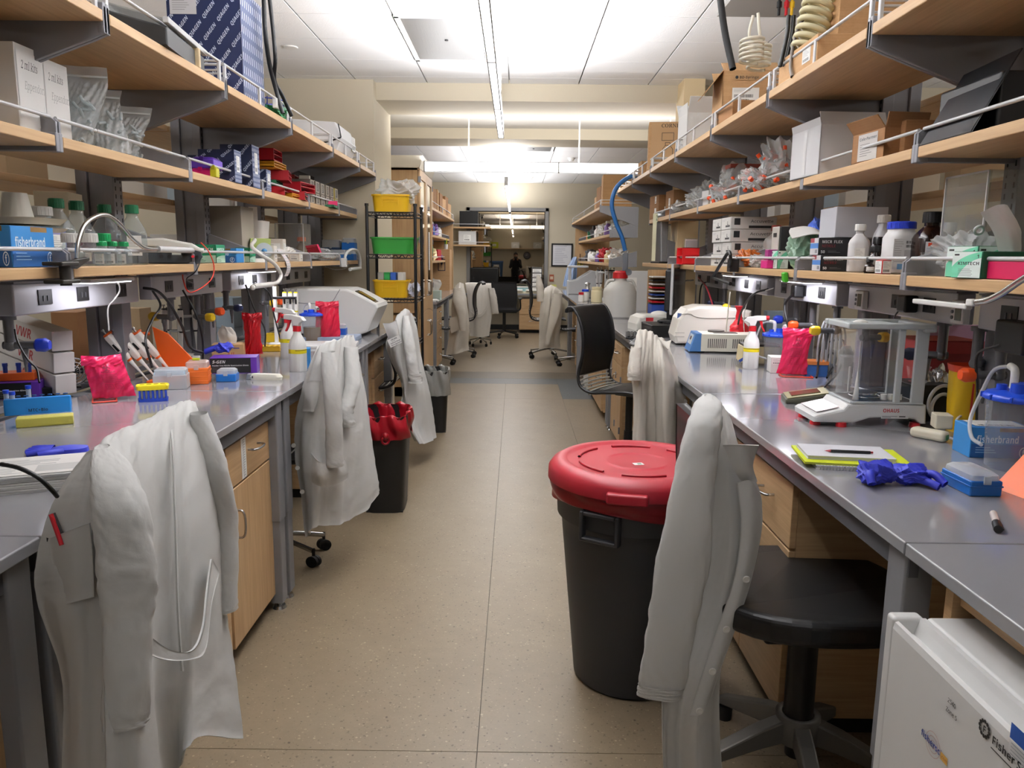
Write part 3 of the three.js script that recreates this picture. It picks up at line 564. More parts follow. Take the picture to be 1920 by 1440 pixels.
// low black saddle stool in front of the fridge
{
  const o = thing('lab_stool', 'wide black vinyl stool with grey cast base beside the fridge', 'stool', [.83, 0, -2.04], PI / 2);
  const W = .25, L = .27;
  const seat = new THREE.ExtrudeGeometry(new THREE.Shape(Array.from({ length: 40 }, (_, i) => { const t = i / 40 * 2 * PI, c = Math.cos(t), s = Math.sin(t), q = 2.5, k = Math.pow(Math.abs(c) ** q + Math.abs(s) ** q, -1 / q); return new THREE.Vector2(W * c * k, L * s * k); })), { depth: .03, bevelEnabled: true, bevelSize: .022, bevelThickness: .022, bevelSegments: 5 });
  seat.rotateX(-PI / 2);
  const pp = seat.attributes.position; for (let i = 0; i < pp.count; i++) { const x = pp.getX(i), z = pp.getZ(i); pp.setY(i, pp.getY(i) + .52 + .16 * x * x * 1.5 + .05 * z * z); } seat.computeVertexNormals();
  part(o, 'seat', seat, M(0x121213, .38));
  part(o, 'seat_pan', [box(.34, .03, .34, 0, .475, 0, .012), cyl(.008, .008, .02, .12, .49, .172, 10, PI / 2)], black);
  part(o, 'lever', tube([[-.1, .47, .1], [-.18, .455, .2], [-.22, .45, .26]], .006), chrome);
  part(o, 'column', [cyl(.042, .04, .36, 0, .13, 0, 24), cyl(.03, .03, .1, 0, .05, 0, 20)], black);
  const ring = part(o, 'base_hub', [lathe([[.044, 0], [.06, 0], [.062, .08], [.044, .08]], 0, .1, 0)], M(0x6d6a64, .5, { metalness: .4 }));
  for (let k = 0; k < 5; k++) { const a = k * 2 * PI / 5 + .5, c = Math.cos(a), s = Math.sin(a); part(o, 'base_leg', ext([[.05, .1], [.05, .17], [.12, .15], [.3, .075], [.3, .05], [.12, .09]], .045, .006, 0, 0, 0, 0, a, 0), M(0x6d6a64, .5, { metalness: .4 })); part(o, 'glide', cyl(.022, .026, .05, .285 * c, 0, -.285 * s, 14), rubber); }
  part(o, 'backrest', loft([[-.1, -.04, .04, .1].map(x => [x + .03, 1.06, -.35]), [-.12, -.04, .04, .12].map(x => [x + .03, .9, -.34]), [-.1, -.04, .04, .1].map(x => [x + .03, .78, -.33])], 10, 8, .03), black);
  part(o, 'back_stem', tube([[0, .48, -.1], [0, .5, -.28], [0, .62, -.35], [0, .82, -.37]], .014), black);
}
// big biohazard bin
const biohaz = (c, x, y, r, col) => { c.strokeStyle = col; c.fillStyle = col; for (let k = 0; k < 3; k++) { const a = -PI / 2 + k * 2 * PI / 3, q = x + r * .5 * Math.cos(a), p = y + r * .5 * Math.sin(a); c.lineWidth = r * .17; c.beginPath(); c.arc(q, p, r * .42, a + .5, a + 2 * PI - .5); c.stroke(); } c.beginPath(); c.arc(x, y, r * .14, 0, 7); c.fill(); c.lineWidth = r * .08; c.beginPath(); c.arc(x, y, r * .42, 0, 7); c.stroke(); };
{
  const o = thing('waste_bin', 'large round dark grey bin with a red lid and liner', 'bin', [.425, 0, -2.57]);
  const g = M(0x2b2c2f, .5);
  part(o, 'body', [lathe([[0, .01], [.19, 0], [.2, .012], [.252, .55], [.256, .6], [.27, .602], [.275, .71], [.28, .72], [.268, .72], [.262, .61], [.245, .58], [.19, .02], [0, .02]], 0, 0, 0, 48)], g);
  for (const a of [R(-142), R(38)]) part(o, 'handle', [box(.13, .014, .03, 0, .572, .28, .006), box(.014, .1, .03, -.062, .572, .28, .006), box(.014, .1, .03, .062, .572, .28, .006), box(.11, .014, .03, 0, .657, .28, .004)].map(q => q.rotateY(a + PI / 2 + R(20))), g);
  part(o, 'liner', [(() => { const rows = []; for (let j = 0; j < 6; j++) { const y = [.752, .735, .715, .695, .678, .666][j], q = [.272, .292, .297, .295, .291, .289][j]; rows.push(Array.from({ length: 33 }, (_, i) => { const a = i / 32 * 2 * PI; return [q * Math.cos(a), y + (j === 5 ? .014 * Math.sin(3 * a + 1) : 0), q * Math.sin(a)]; })); } return loft(rows, 96, 20, 0, (u, v) => .004 * Math.sin(u * 70 + 4 * v) * (1 - v) + .003 * Math.sin(u * 33 + 9 * v)); })()], M(0x8f1a22, .28, { transmission: .35, ior: 1.4, thickness: 0 }));
  const lid = part(o, 'lid', [lathe([[0, .776], [.1, .778], [.106, .783], [.112, .778], [.235, .782], [.242, .79], [.268, .79], [.29, .778], [.303, .76], [.305, .725], [.3, .725], [.297, .755], [.27, .772], [0, .765]], 0, 0, 0, 64)], M(0x9c1626, .45));
  const lug = [];
  for (let k = 0; k < 6; k++) { const a = k * PI / 3 + .2; lug.push(torus(.2, .0045, 0, .7835, 0, PI / 2, 0, a, .72)); }
  mesh('lid_rib', lug, M(0x9c1626, .45), lid);
  for (const a of [R(-14), R(166)]) mesh('lid_tab', [box(.13, .035, .035, 0, .72, .305, .008).rotateY(a)], M(0x9c1626, .45), lid);
  const st = decal(lid, 'sticker', .035, .028, printMat('lidsticker', 64, 48, (g2) => { g2.fillStyle = '#e8e8e4'; g2.fillRect(0, 0, 64, 48); g2.fillStyle = '#586'; g2.fillRect(26, 12, 26, 24); }), -.0, .7785, .03, -PI / 2, 0, .2); st.userData.label = 'small white sticker';
  const bz = printMat('bioh', 256, 220, (g2, w, h) => { g2.fillStyle = '#d8371c'; g2.fillRect(0, 0, w, h); biohaz(g2, 128, 92, 80, '#141210'); txt(g2, 'BIOHAZARD', 40, 200, 30, '#141210'); });
  const b = decal(o, 'hazard_label', .12, .105, bz, 0, 0, 0); b.geometry = (() => { const q = new THREE.CylinderGeometry(.278, .2735, .1, 12, 1, true, -.22, .44); return q; })(); b.position.set(0, .652, 0); b.rotation.set(0, R(34), 0); b.userData.label = 'orange biohazard label';
}
// smaller bins
function slimBin(label, pos, turn, w, d, h, lm, linerDrop, lname) {
  const o = thing('waste_bin', label, 'bin', pos, turn);
  const shell = (y0, y1, a0, a1, k) => { const rows = []; for (const [y, a] of [[y0, a0], [(y0 + y1) / 2, (a0 + a1) / 2], [y1, a1]]) rows.push(Array.from({ length: 41 }, (_, i) => { const t = i / 40 * 2 * PI, c = Math.cos(t), s = Math.sin(t), q = 5, e = Math.pow(Math.abs(c) ** q + Math.abs(s) ** q, -1 / q); return [a * w / 2 * c * e, y, a * d / 2 * s * e]; })); return rows; };
  part(o, 'body', [loft(shell(0, h, .8, 1), 80, 8, .004), box(w * .78, .006, d * .78, 0, .002, 0)], black);
  const rows = [...shell(h - .2, h - .02, .9, .97), ...shell(h + .008, h + .008, 1.0, 1.03).slice(0, 1), ...shell(h - .05, h - linerDrop, 1.07, 1.04)];
  part(o, lname || 'liner', loft(rows, 100, 30, 0, (u, v) => (.006 * Math.sin(u * 90 + 7 * v) + .008 * Math.sin(u * 41 + 11 * v)) * (v > .3 ? 1 : .5)), lm);
  return o;
}
{
  const b = slimBin('black rectangular bin with a red liner beside the second coat', [-.75, 0, -4.42], .05, .27, .4, .57, M(0x9e1522, .3, { transmission: .2, ior: 1.4, thickness: 0 }), .13);
  part(b, 'liner_knot', [ball(.02, .02, .47, .22), torus(.02, .007, .02, .445, .225, 0, .3, 0)], M(0x9e1522, .3, { transmission: .2, ior: 1.4, thickness: 0 }));
}
slimBin('black bin with a clear liner beyond the name patch coat', [-.68, 0, -6.45], .1, .24, .34, .52, M(0xd5d5d0, .2, { transmission: .55, ior: 1.4, thickness: 0 }), .2);
slimBin('small black bin under the right bench behind the coat', [.62, 0, -2.5], 0, .2, .3, .36, M(0x5a5a58, .3, { transmission: .3, ior: 1.4, thickness: 0 }), .1);
// desk at the window
{
  const o = thing('window_desk', 'grey desk below the dark window with a cream top step', 'desk', [0, 0, -15.28]);
  part(o, 'top', box(1.9, .03, .72, -.1, .735, 0, .004), topM);
  part(o, 'step', box(1.0, .04, .2, .3, .765, .22, .004), M(0xd8d0b4, .5));
  for (const x of [-1.0, .82]) part(o, 'leg', box(.05, .735, .6, x, 0, 0), legGrey);
}

const hash3 = (x, y, z) => Math.sin(x * 12.9 + y * 4.1 + 1.7 * Math.sin(z * 7.3 + x * 3.1)) * .5 + Math.sin(y * 17.7 - z * 9.2 + 2.3 * Math.sin(x * 5.9)) * .3 + Math.sin((x + y + z) * 23 + 2 * Math.sin(y * 11)) * .2;
// ================= LAB COATS =================
const foldN = (a, f, ph) => (u, v) => a * .22 * (hash3(u * 3 + ph, v * 4, ph) + .7 * hash3(u * 8, v * 7 + ph, 1)) + a * (.25 + .75 * v) * (Math.sin(u * f + ph + 1.3 * Math.sin(v * 3 + ph)) * .6 + Math.sin(u * f * 2.3 + ph * 2 + v * 2) * .3 + .35 * Math.sin(v * 11 + u * 5 + ph));
function button(o, p, ry) { part(o, 'button', [T(new THREE.TorusGeometry(.0075, .0025, 8, 18), ...p, 0, ry, 0), T(new THREE.CylinderGeometry(.0075, .0075, .003, 16).rotateX(PI / 2), ...p, 0, ry, 0)], M(0xd9d8d2, .35)); }
// nearest coat, left
{
  const o = thing('lab_coat', 'nearest white lab coat, belt looped, with pens in its chest pocket', 'lab coat');
  part(o, 'back', loft([
    [[-0.84,1.071,-1.502], [-0.84,1.074,-1.62], [-0.84,1.073,-1.77], [-0.84,1.084,-1.887], [-0.83,1.081,-1.943]],
    [[-0.79,1.109,-1.405], [-0.78,1.119,-1.507], [-0.78,1.117,-1.653], [-0.78,1.122,-1.768], [-0.79,1.103,-1.869]],
    [[-0.73,1.091,-1.318], [-0.72,1.078,-1.401], [-0.725,1.064,-1.535], [-0.72,1.055,-1.641], [-0.735,1.049,-1.783]],
    [[-0.705,0.986,-1.284], [-0.68,0.968,-1.333], [-0.7,0.935,-1.48], [-0.68,0.932,-1.555], [-0.72,0.884,-1.813]],
    [[-0.69,0.865,-1.227], [-0.66,0.846,-1.265], [-0.69,0.774,-1.435], [-0.66,0.769,-1.495], [-0.71,0.649,-1.782]],
    [[-0.68,0.745,-1.18], [-0.645,0.715,-1.215], [-0.68,0.628,-1.392], [-0.65,0.603,-1.474], [-0.7,0.436,-1.783]],
    [[-0.68,0.563,-1.16], [-0.64,0.548,-1.193], [-0.68,0.426,-1.411], [-0.64,0.499,-1.403], [-0.69,0.257,-1.771]],
  ], 44, 50, .004, foldN(.010, 17, .7)), cloth);
  part(o, 'front_panel', loft([
    [[-0.818,1.09,-1.43], [-0.799,1.098,-1.42], [-0.775,1.099,-1.4]],
    [[-0.865,1.011,-1.4], [-0.807,1.025,-1.37], [-0.767,1.025,-1.37]],
    [[-0.905,0.882,-1.38], [-0.814,0.912,-1.34], [-0.761,0.909,-1.35]],
    [[-0.909,0.809,-1.38], [-0.81,0.834,-1.33], [-0.766,0.825,-1.35]],
    [[-0.88,0.65,-1.39], [-0.814,0.68,-1.34], [-0.773,0.674,-1.35]],
    [[-0.902,0.406,-1.39], [-0.833,0.445,-1.34], [-0.791,0.43,-1.36]],
  ], 18, 44, .004, foldN(.005, 9, 2)), cloth);
  part(o, 'sleeve', sock([
    [...[-0.75,1.121,-1.36], .012, .02, .35], [...[-0.705,1.097,-1.3], .034, .026, .35], [...[-0.669,1.044,-1.255], .043, .028, .35], [...[-0.654,0.967,-1.235], .047, .022, .35], [...[-0.65,0.904,-1.225], .044, .02, .35], [...[-0.653,0.823,-1.215], .039, .022, .35], [...[-0.656,0.704,-1.2], .037, .02, .35], [...[-0.658,0.672,-1.2], .038, .02, .35],
  ], 30, 90, .06), cloth, 'near sleeve');
  part(o, 'sleeve', sock([
    [...[-0.73,1.105,-1.741], .02, .025, .2], [...[-0.7,0.987,-1.736], .03, .035, .2], [...[-0.7,0.828,-1.78], .032, .04, .2], [...[-0.7,0.695,-1.772], .03, .036, .2], [...[-0.7,0.616,-1.758], .03, .035, .2],
  ], 20, 50, .05), cloth, 'far sleeve');
  part(o, 'pocket', loft([[[-0.859,0.945,-1.355], [-0.802,0.973,-1.325], [-0.763,0.988,-1.325]], [[-0.851,0.877,-1.35], [-0.796,0.902,-1.32], [-0.763,0.913,-1.325]], [[-0.85,0.813,-1.35], [-0.799,0.839,-1.32], [-0.766,0.847,-1.325]]], 12, 12, .004), cloth);
  part(o, 'seam', loft([[[-0.785,1.112,-1.708], [-0.785,1.109,-1.719]], [[-0.708,1.062,-1.543], [-0.708,1.06,-1.553]], [[-0.672,0.921,-1.458], [-0.672,0.918,-1.468]], [[-0.66,0.781,-1.421], [-0.66,0.777,-1.43]], [[-0.655,0.652,-1.41], [-0.655,0.646,-1.419]]], 3, 40, .004), cloth);
  part(o, 'belt', loft([[[-0.63,0.824,-1.232], [-0.63,0.789,-1.227]], [[-0.615,0.762,-1.288], [-0.615,0.75,-1.275]], [[-0.6,0.736,-1.336], [-0.6,0.722,-1.329]], [[-0.61,0.74,-1.415], [-0.6,0.703,-1.391]], [[-0.63,0.782,-1.493], [-0.63,0.75,-1.511]], [[-0.65,0.819,-1.572], [-0.65,0.773,-1.608]]], 6, 40, .005), cloth);
}
for (const [p, q, c, l] of [[[-0.839,1,-1.335], [-0.818,0.945,-1.325], red, 'red pen clipped in the nearest coat pocket'], [[-0.841,0.998,-1.345], [-0.825,0.959,-1.34], M(0x3d3d3c, .5), 'grey pen clipped in the nearest coat pocket'], [[-0.872,0.94,-1.375], [-0.872,0.904,-1.375], black, 'black pen at the edge of the nearest coat pocket']]) {
  const o = thing('pen', l, 'pen'); part(o, 'barrel', bar(p, q, .004), c); part(o, 'clip', bar([p[0] + .004, p[1] - .004, p[2] + .004], [p[0] + .012, p[1] - .03, p[2] + .004], .0015), c);
}
// second coat, left
{
  const o = thing('lab_coat', 'second left white lab coat with bulging low pocket', 'lab coat');
  part(o, 'body', loft([
    [[-0.865,1.03,-3.4], [-0.845,1.054,-3.4], [-0.816,1.06,-3.5], [-0.804,1.063,-3.65], [-0.795,1.063,-3.75]],
    [[-0.849,1.068,-3.28], [-0.824,1.092,-3.3], [-0.796,1.088,-3.42], [-0.792,1.094,-3.6], [-0.785,1.087,-3.72]],
    [[-0.912,0.917,-3.28], [-0.826,0.974,-3.22], [-0.786,0.959,-3.32], [-0.762,0.957,-3.5], [-0.752,0.957,-3.68]],
    [[-0.962,0.759,-3.3], [-0.854,0.77,-3.2], [-0.797,0.753,-3.28], [-0.745,0.717,-3.45], [-0.702,0.686,-3.66]],
    [[-0.968,0.603,-3.3], [-0.859,0.63,-3.2], [-0.796,0.615,-3.26], [-0.732,0.572,-3.43], [-0.682,0.512,-3.66]],
    [[-0.945,0.408,-3.3], [-0.856,0.44,-3.2], [-0.795,0.422,-3.26], [-0.727,0.41,-3.42], [-0.667,0.377,-3.66]],
    [[-0.935,0.213,-3.3], [-0.865,0.296,-3.2], [-0.799,0.283,-3.27], [-0.733,0.269,-3.42], [-0.663,0.309,-3.66]],
  ], 50, 50, .004, foldN(.013, 19, 1.9)), cloth);
  part(o, 'sleeve', sock([[...[-0.782,1.068,-3.2], .03, .03, .3], [...[-0.761,0.94,-3.15], .036, .035, .3], [...[-0.752,0.784,-3.14], .036, .035, .3], [...[-0.753,0.67,-3.14], .036, .033, .3], [...[-0.753,0.591,-3.14], .036, .032, .3]], 20, 50, .05), cloth);
  part(o, 'sleeve', sock([[...[-0.752,1.055,-3.5], .03, .03, .9], [...[-0.73,0.896,-3.42], .034, .036, .9], [...[-0.748,0.785,-3.36], .034, .03, .9], [...[-0.738,0.712,-3.36], .03, .03, .9]], 20, 50, .06), cloth);
  part(o, 'chest_pocket', loft([[[-0.883,0.934,-3.235], [-0.847,0.946,-3.195], [-0.816,0.947,-3.185]], [[-0.896,0.879,-3.235], [-0.85,0.889,-3.18], [-0.821,0.889,-3.18]], [[-0.907,0.805,-3.24], [-0.857,0.816,-3.18], [-0.843,0.816,-3.18]]], 10, 10, .004), cloth);
  part(o, 'low_pocket', loft([[[-0.858,0.638,-3.17], [-0.812,0.615,-3.12], [-0.768,0.6,-3.14], [-0.739,0.594,-3.25]], [[-0.86,0.559,-3.16], [-0.807,0.562,-3.11], [-0.76,0.559,-3.14], [-0.728,0.544,-3.26]], [[-0.86,0.509,-3.17], [-0.813,0.505,-3.13], [-0.771,0.496,-3.16], [-0.727,0.497,-3.27]]], 16, 12, .004), cloth);
  for (const [u, v] of [[541, 832], [547, 878], [555, 927]]) button(o, [-0.947,0.546,-3.26].map((c, i) => c + (i === 1 ? (878 - v) * .0022 : i === 0 ? (u - 547) * .0022 : 0)), .3);
}
// third coat, left, with a name patch
{
  const o = thing('lab_coat', 'third left white lab coat with printed name patch and turned cuff', 'lab coat');
  part(o, 'body', loft([
    [[-0.846,0.991,-5.5], [-0.819,1.014,-5.5], [-0.787,1.049,-5.55], [-0.769,1.038,-5.7]],
    [[-0.849,0.975,-5.3], [-0.811,1.063,-5.35], [-0.772,1.092,-5.42], [-0.755,1.041,-5.65]],
    [[-0.887,0.869,-5.25], [-0.802,0.894,-5.2], [-0.743,0.92,-5.3], [-0.718,0.948,-5.6]],
    [[-0.852,0.748,-5.25], [-0.776,0.751,-5.18], [-0.724,0.737,-5.28], [-0.691,0.732,-5.58]],
    [[-0.806,0.644,-5.25], [-0.741,0.604,-5.18], [-0.681,0.588,-5.28], [-0.642,0.531,-5.58]],
    [[-0.782,0.536,-5.25], [-0.724,0.433,-5.2], [-0.656,0.414,-5.3], [-0.61,0.355,-5.6]],
    [[-0.791,0.404,-5.25], [-0.704,0.302,-5.2], [-0.642,0.28,-5.3], [-0.591,0.234,-5.6]],
    [[-0.697,0.191,-5.25], [-0.639,0.181,-5.2], [-0.6,0.164,-5.32], [-0.576,0.132,-5.6]],
  ], 40, 50, .004, foldN(.012, 15, .3)), cloth);
  part(o, 'sleeve', sock([[...[-0.752,1.06,-5.3], .02, .02, .3], [...[-0.725,0.931,-5.2], .038, .035, .3], [...[-0.7,0.79,-5.16], .04, .036, .3], [...[-0.682,0.675,-5.15], .042, .036, .3]], 20, 46, .06), cloth);
  part(o, 'cuff', sock([[...[-0.677,0.688,-5.14], .048, .042, .3], [...[-0.67,0.622,-5.14], .05, .044, .3]], 20, 8, .06), cloth);
  part(o, 'collar', loft([[[-0.885,1.02,-5.15], [-0.835,1.023,-5.13], [-0.791,1.045,-5.12]], [[-0.86,0.953,-5.14], [-0.803,0.969,-5.1], [-0.774,0.994,-5.1]], [[-0.832,0.871,-5.14], [-0.787,0.876,-5.1], [-0.765,0.905,-5.1]]], 10, 12, .004), cloth);
  const pm = printMat('patch', 256, 160, (g, w, h) => { g.fillStyle = '#e4e4e2'; g.fillRect(0, 0, w, h); txt(g, 'cMLBM', 60, 44, 40, '#2b2b33'); lines(g, 60, 60, 120, 1, 10, '#444', 5); txt(g, 'Andrew Perez', 30, 104, 32, '#2b2b33'); txt(g, 'Neurogenetics', 30, 142, 32, '#2b2b33'); });
  const d = decal(o, 'name_patch', .085, .055, pm, ...[-0.798,0.906,-5.085], 0, 0, R(25)); d.userData.label = 'printed name patch';
}
// near right coat
{
  const o = thing('lab_coat', 'near right white lab coat with buttons hanging before the big bin', 'lab coat');
  part(o, 'body', loft([
    [[0.53,1.048,-2.2], [0.568,1.06,-2.22], [0.611,1.041,-2.22], [0.635,1.001,-2.2]],
    [[0.479,1.034,-2.04], [0.532,1.094,-2.1], [0.579,1.064,-2.12], [0.606,1.022,-2.1]],
    [[0.447,0.982,-1.95], [0.51,0.989,-1.97], [0.552,0.993,-1.97], [0.601,0.968,-2]],
    [[0.434,0.845,-1.95], [0.517,0.857,-1.96], [0.567,0.874,-1.93], [0.658,0.841,-1.97]],
    [[0.424,0.674,-1.95], [0.529,0.667,-1.97], [0.576,0.692,-1.91], [0.644,0.691,-1.95]],
    [[0.416,0.522,-1.95], [0.51,0.482,-1.97], [0.558,0.513,-1.91], [0.615,0.524,-1.95]],
    [[0.415,0.351,-1.95], [0.478,0.33,-1.96], [0.52,0.365,-1.9], [0.572,0.389,-1.94]],
    [[0.421,0.191,-1.95], [0.47,0.168,-1.96], [0.507,0.209,-1.9], [0.57,0.247,-1.94]],
    [[0.435,0.01,-1.95], [0.486,-0.013,-1.96], [0.53,0.033,-1.9], [0.592,0.019,-1.94]],
  ], 40, 60, .004, foldN(.005, 9, 2.4)), cloth);
  part(o, 'sleeve', sock([[...[0.519,1.11,-2.02], .012, .03, -.2], [...[0.505,1.098,-1.97], .034, .045, -.2], [...[0.486,1.06,-1.92], .044, .04, -.2], [...[0.466,0.985,-1.885], .046, .026, -.2], [...[0.45,0.872,-1.865], .056, .022, -.2], [...[0.434,0.715,-1.85], .064, .02, -.2], [...[0.412,0.559,-1.845], .063, .018, -.2], [...[0.393,0.404,-1.845], .058, .017, -.2], [...[0.387,0.351,-1.845], .054, .016, -.2]], 36, 90, .06), cloth);
  part(o, 'cuff', sock([[...[0.388,0.376,-1.843], .0585, .019, -.2], [...[0.385,0.343,-1.843], .057, .018, -.2]], 30, 6, .03), cloth);
  part(o, 'collar', loft([[[0.538,0.997,-1.93], [0.545,0.977,-1.92], [0.564,0.937,-1.91], [0.593,0.899,-1.92]], [[0.569,1.006,-1.9], [0.577,0.982,-1.9], [0.593,0.94,-1.9], [0.61,0.902,-1.91]], [[0.621,1.005,-1.9], [0.618,0.969,-1.92], [0.618,0.939,-1.93], [0.632,0.901,-1.93]]], 14, 14, .004), cloth);
  part(o, 'front_placket', loft([[[0.571,0.905,-1.9], [0.599,0.915,-1.89], [0.638,0.867,-1.91]], [[0.585,0.802,-1.89], [0.609,0.805,-1.88], [0.642,0.799,-1.9]], [[0.575,0.659,-1.885], [0.597,0.663,-1.875], [0.623,0.664,-1.89]], [[0.537,0.51,-1.885], [0.562,0.516,-1.875], [0.592,0.531,-1.89]], [[0.504,0.389,-1.88], [0.53,0.395,-1.87], [0.558,0.42,-1.885]], [[0.476,0.269,-1.88], [0.503,0.278,-1.87], [0.534,0.328,-1.885]]], 12, 40, .003), cloth);
  for (const p of [[0.6,0.66,-1.865], [0.557,0.522,-1.865], [0.526,0.406,-1.862], [0.498,0.293,-1.862]]) button(o, p, 0);
}
// second right coat
{
  const o = thing('lab_coat', 'white lab coat over a chair left of the heater box', 'lab coat');
  part(o, 'body', loft([
    [[0.617,1.015,-3.85], [0.65,1.072,-3.9], [0.708,1.057,-3.95], [0.759,1.032,-3.95], [0.783,1.011,-3.9]],
    [[0.572,1.064,-3.65], [0.611,1.124,-3.72], [0.672,1.099,-3.75], [0.72,1.075,-3.75], [0.755,1.032,-3.72]],
    [[0.548,0.956,-3.6], [0.594,0.988,-3.55], [0.653,0.982,-3.6], [0.693,0.989,-3.55], [0.787,0.908,-3.66]],
    [[0.554,0.84,-3.6], [0.596,0.84,-3.53], [0.666,0.829,-3.6], [0.706,0.843,-3.52], [0.826,0.78,-3.66]],
    [[0.563,0.593,-3.6], [0.605,0.613,-3.52], [0.681,0.594,-3.6], [0.719,0.617,-3.51], [0.839,0.608,-3.66]],
    [[0.564,0.246,-3.6], [0.616,0.26,-3.52], [0.695,0.242,-3.6], [0.733,0.278,-3.51], [0.85,0.269,-3.66]],
  ], 50, 44, .004, foldN(.016, 21, .2)), clothWarm);
  part(o, 'sleeve', sock([[...[0.572,1.057,-3.6], .025, .03, 0], [...[0.556,0.964,-3.54], .03, .03, 0], [...[0.556,0.911,-3.53], .03, .03, 0]], 18, 24, .05), clothWarm);
  part(o, 'collar', loft([[[0.691,1.085,-3.68], [0.723,1.077,-3.66], [0.748,1.085,-3.66]], [[0.692,1.071,-3.6], [0.72,1.046,-3.6], [0.731,1.057,-3.62]]], 10, 8, .004), clothWarm);
  for (const p of [[0.809,0.628,-3.63], [0.824,0.792,-3.64]]) button(o, p, 0);
}
// far coats
{
  const o = thing('lab_coat', 'white lab coat on a chair at the far left bench corner', 'lab coat');
  part(o, 'body', loft([
    [[-0.794,1.089,-10.35], [-0.744,1.118,-10.35], [-0.698,1.103,-10.4]], [[-0.839,0.913,-10.2], [-0.747,0.919,-10.1], [-0.648,0.874,-10.3]], [[-0.854,0.631,-10.2], [-0.748,0.64,-10.1], [-0.627,0.625,-10.3]], [[-0.898,0.346,-10.2], [-0.749,0.359,-10.1], [-0.627,0.338,-10.3]], [[-0.92,0.16,-10.2], [-0.763,0.196,-10.1], [-0.62,0.216,-10.3]],
  ], 24, 30, .005, foldN(.02, 9, .2)), clothWarm);
  part(o, 'sleeve', sock([[...[-0.75,1.059,-10.05], .05, .05, 0], [...[-0.74,0.89,-10], .075, .06, 0], [...[-0.691,0.72,-9.98], .06, .05, 0], [...[-0.67,0.512,-9.98], .045, .04, 0]], 16, 30, .05), clothWarm);
  part(o, 'pocket', loft([[[-0.856,0.67,-10.06], [-0.727,0.704,-10]], [[-0.836,0.468,-10.06], [-0.685,0.538,-10]]], 6, 6, .005), clothWarm);
}
{
  const o = thing('lab_coat', 'far white lab coat seen from behind with its belt knotted', 'lab coat');
  part(o, 'body', loft([
    [[-0.813,1.037,-12.5], [-0.598,1.04,-12.5], [-0.4,1.033,-12.5]], [[-0.796,1.033,-12.38], [-0.592,1.035,-12.38], [-0.387,1.029,-12.38]], [[-0.743,0.629,-12.34], [-0.57,0.633,-12.3], [-0.367,0.632,-12.34]], [[-0.726,0.201,-12.34], [-0.552,0.189,-12.3], [-0.416,0.204,-12.34]],
  ], 24, 30, .005, foldN(.012, 9, 1.2)), clothWarm);
  part(o, 'sleeve', sock([[...[-0.386,0.971,-12.35], .05, .05, 0], [...[-0.351,0.803,-12.33], .06, .05, 0], [...[-0.315,0.565,-12.33], .055, .05, 0]], 16, 24, .05), clothWarm);
  part(o, 'belt', loft([[[-0.705,0.634,-12.27], [-0.705,0.6,-12.27]], [[-0.568,0.552,-12.25], [-0.568,0.509,-12.25]], [[-0.433,0.713,-12.27], [-0.416,0.679,-12.27]]], 4, 16, .006), clothWarm);
}
{
  const o = thing('lab_coat', 'far right white lab coat draped wide over a chair', 'lab coat');
  part(o, 'body', loft([
    [[0.395,1.053,-10.5], [0.495,1.09,-10.5], [0.612,1.019,-10.5]], [[0.337,0.89,-10.2], [0.468,1.031,-10.2], [0.624,0.951,-10.3]], [[0.318,0.647,-10.15], [0.469,0.723,-10.1], [0.614,0.709,-10.3]], [[0.322,0.364,-10.15], [0.462,0.437,-10.15], [0.598,0.423,-10.3]], [[0.324,0.258,-10.15], [0.479,0.281,-10.15], [0.609,0.264,-10.3]],
  ], 24, 34, .005, foldN(.02, 10, .6)), clothWarm);
  part(o, 'sleeve', sock([[...[0.545,1.004,-10.05], .06, .05, 0], [...[0.52,0.764,-10.02], .07, .05, 0], [...[0.468,0.557,-10], .05, .045, 0], [...[0.423,0.34,-10], .03, .03, 0]], 16, 30, .04), clothWarm);
  part(o, 'sleeve', sock([[...[0.3,1.229,-10.3], .02, .03, 0], [...[0.321,1.097,-10.25], .05, .05, 0], [...[0.337,0.89,-10.2], .05, .05, 0]], 16, 24, .05), clothWarm);
}

// ================= SMALL THINGS: BUILDERS =================
// closed skin over rings [y, half x, half z, squareness, dx, dz]
function stack(rings, n = 32, o2 = {}) {
  const pos = [], idx = [], uv = [];
  rings.forEach(([y, a, b, q = 2, dx = 0, dz = 0], j) => { for (let i = 0; i <= n; i++) { const t = i / n * 2 * PI, c = Math.cos(t), s = Math.sin(t), e = Math.pow(Math.abs(c) ** q + Math.abs(s) ** q, -1 / q); pos.push(dx + a * c * e, y, dz + b * s * e); uv.push(i / n, j / rings.length); } });
  const W = n + 1, m = rings.length - 1;
  for (let j = 0; j < m; j++) for (let i = 0; i < n; i++) { const a = j * W + i; idx.push(a, a + W, a + 1, a + 1, a + W, a + W + 1); }
  for (const [j, f, skip] of [[0, 1, o2.noBottom], [m, 0, o2.noTop]]) if (!skip) { const r = rings[j], c = pos.length / 3; pos.push(r[4] || 0, r[0], r[5] || 0); uv.push(.5, .5); for (let i = 0; i < n; i++) f ? idx.push(c, j * W + i, j * W + i + 1) : idx.push(c, j * W + i + 1, j * W + i); }
  const g = new THREE.BufferGeometry(); g.setAttribute('position', new THREE.Float32BufferAttribute(pos, 3)); g.setAttribute('uv', new THREE.Float32BufferAttribute(uv, 2)); g.setIndex(idx);
  return toCreasedNormals(g, .7);
}
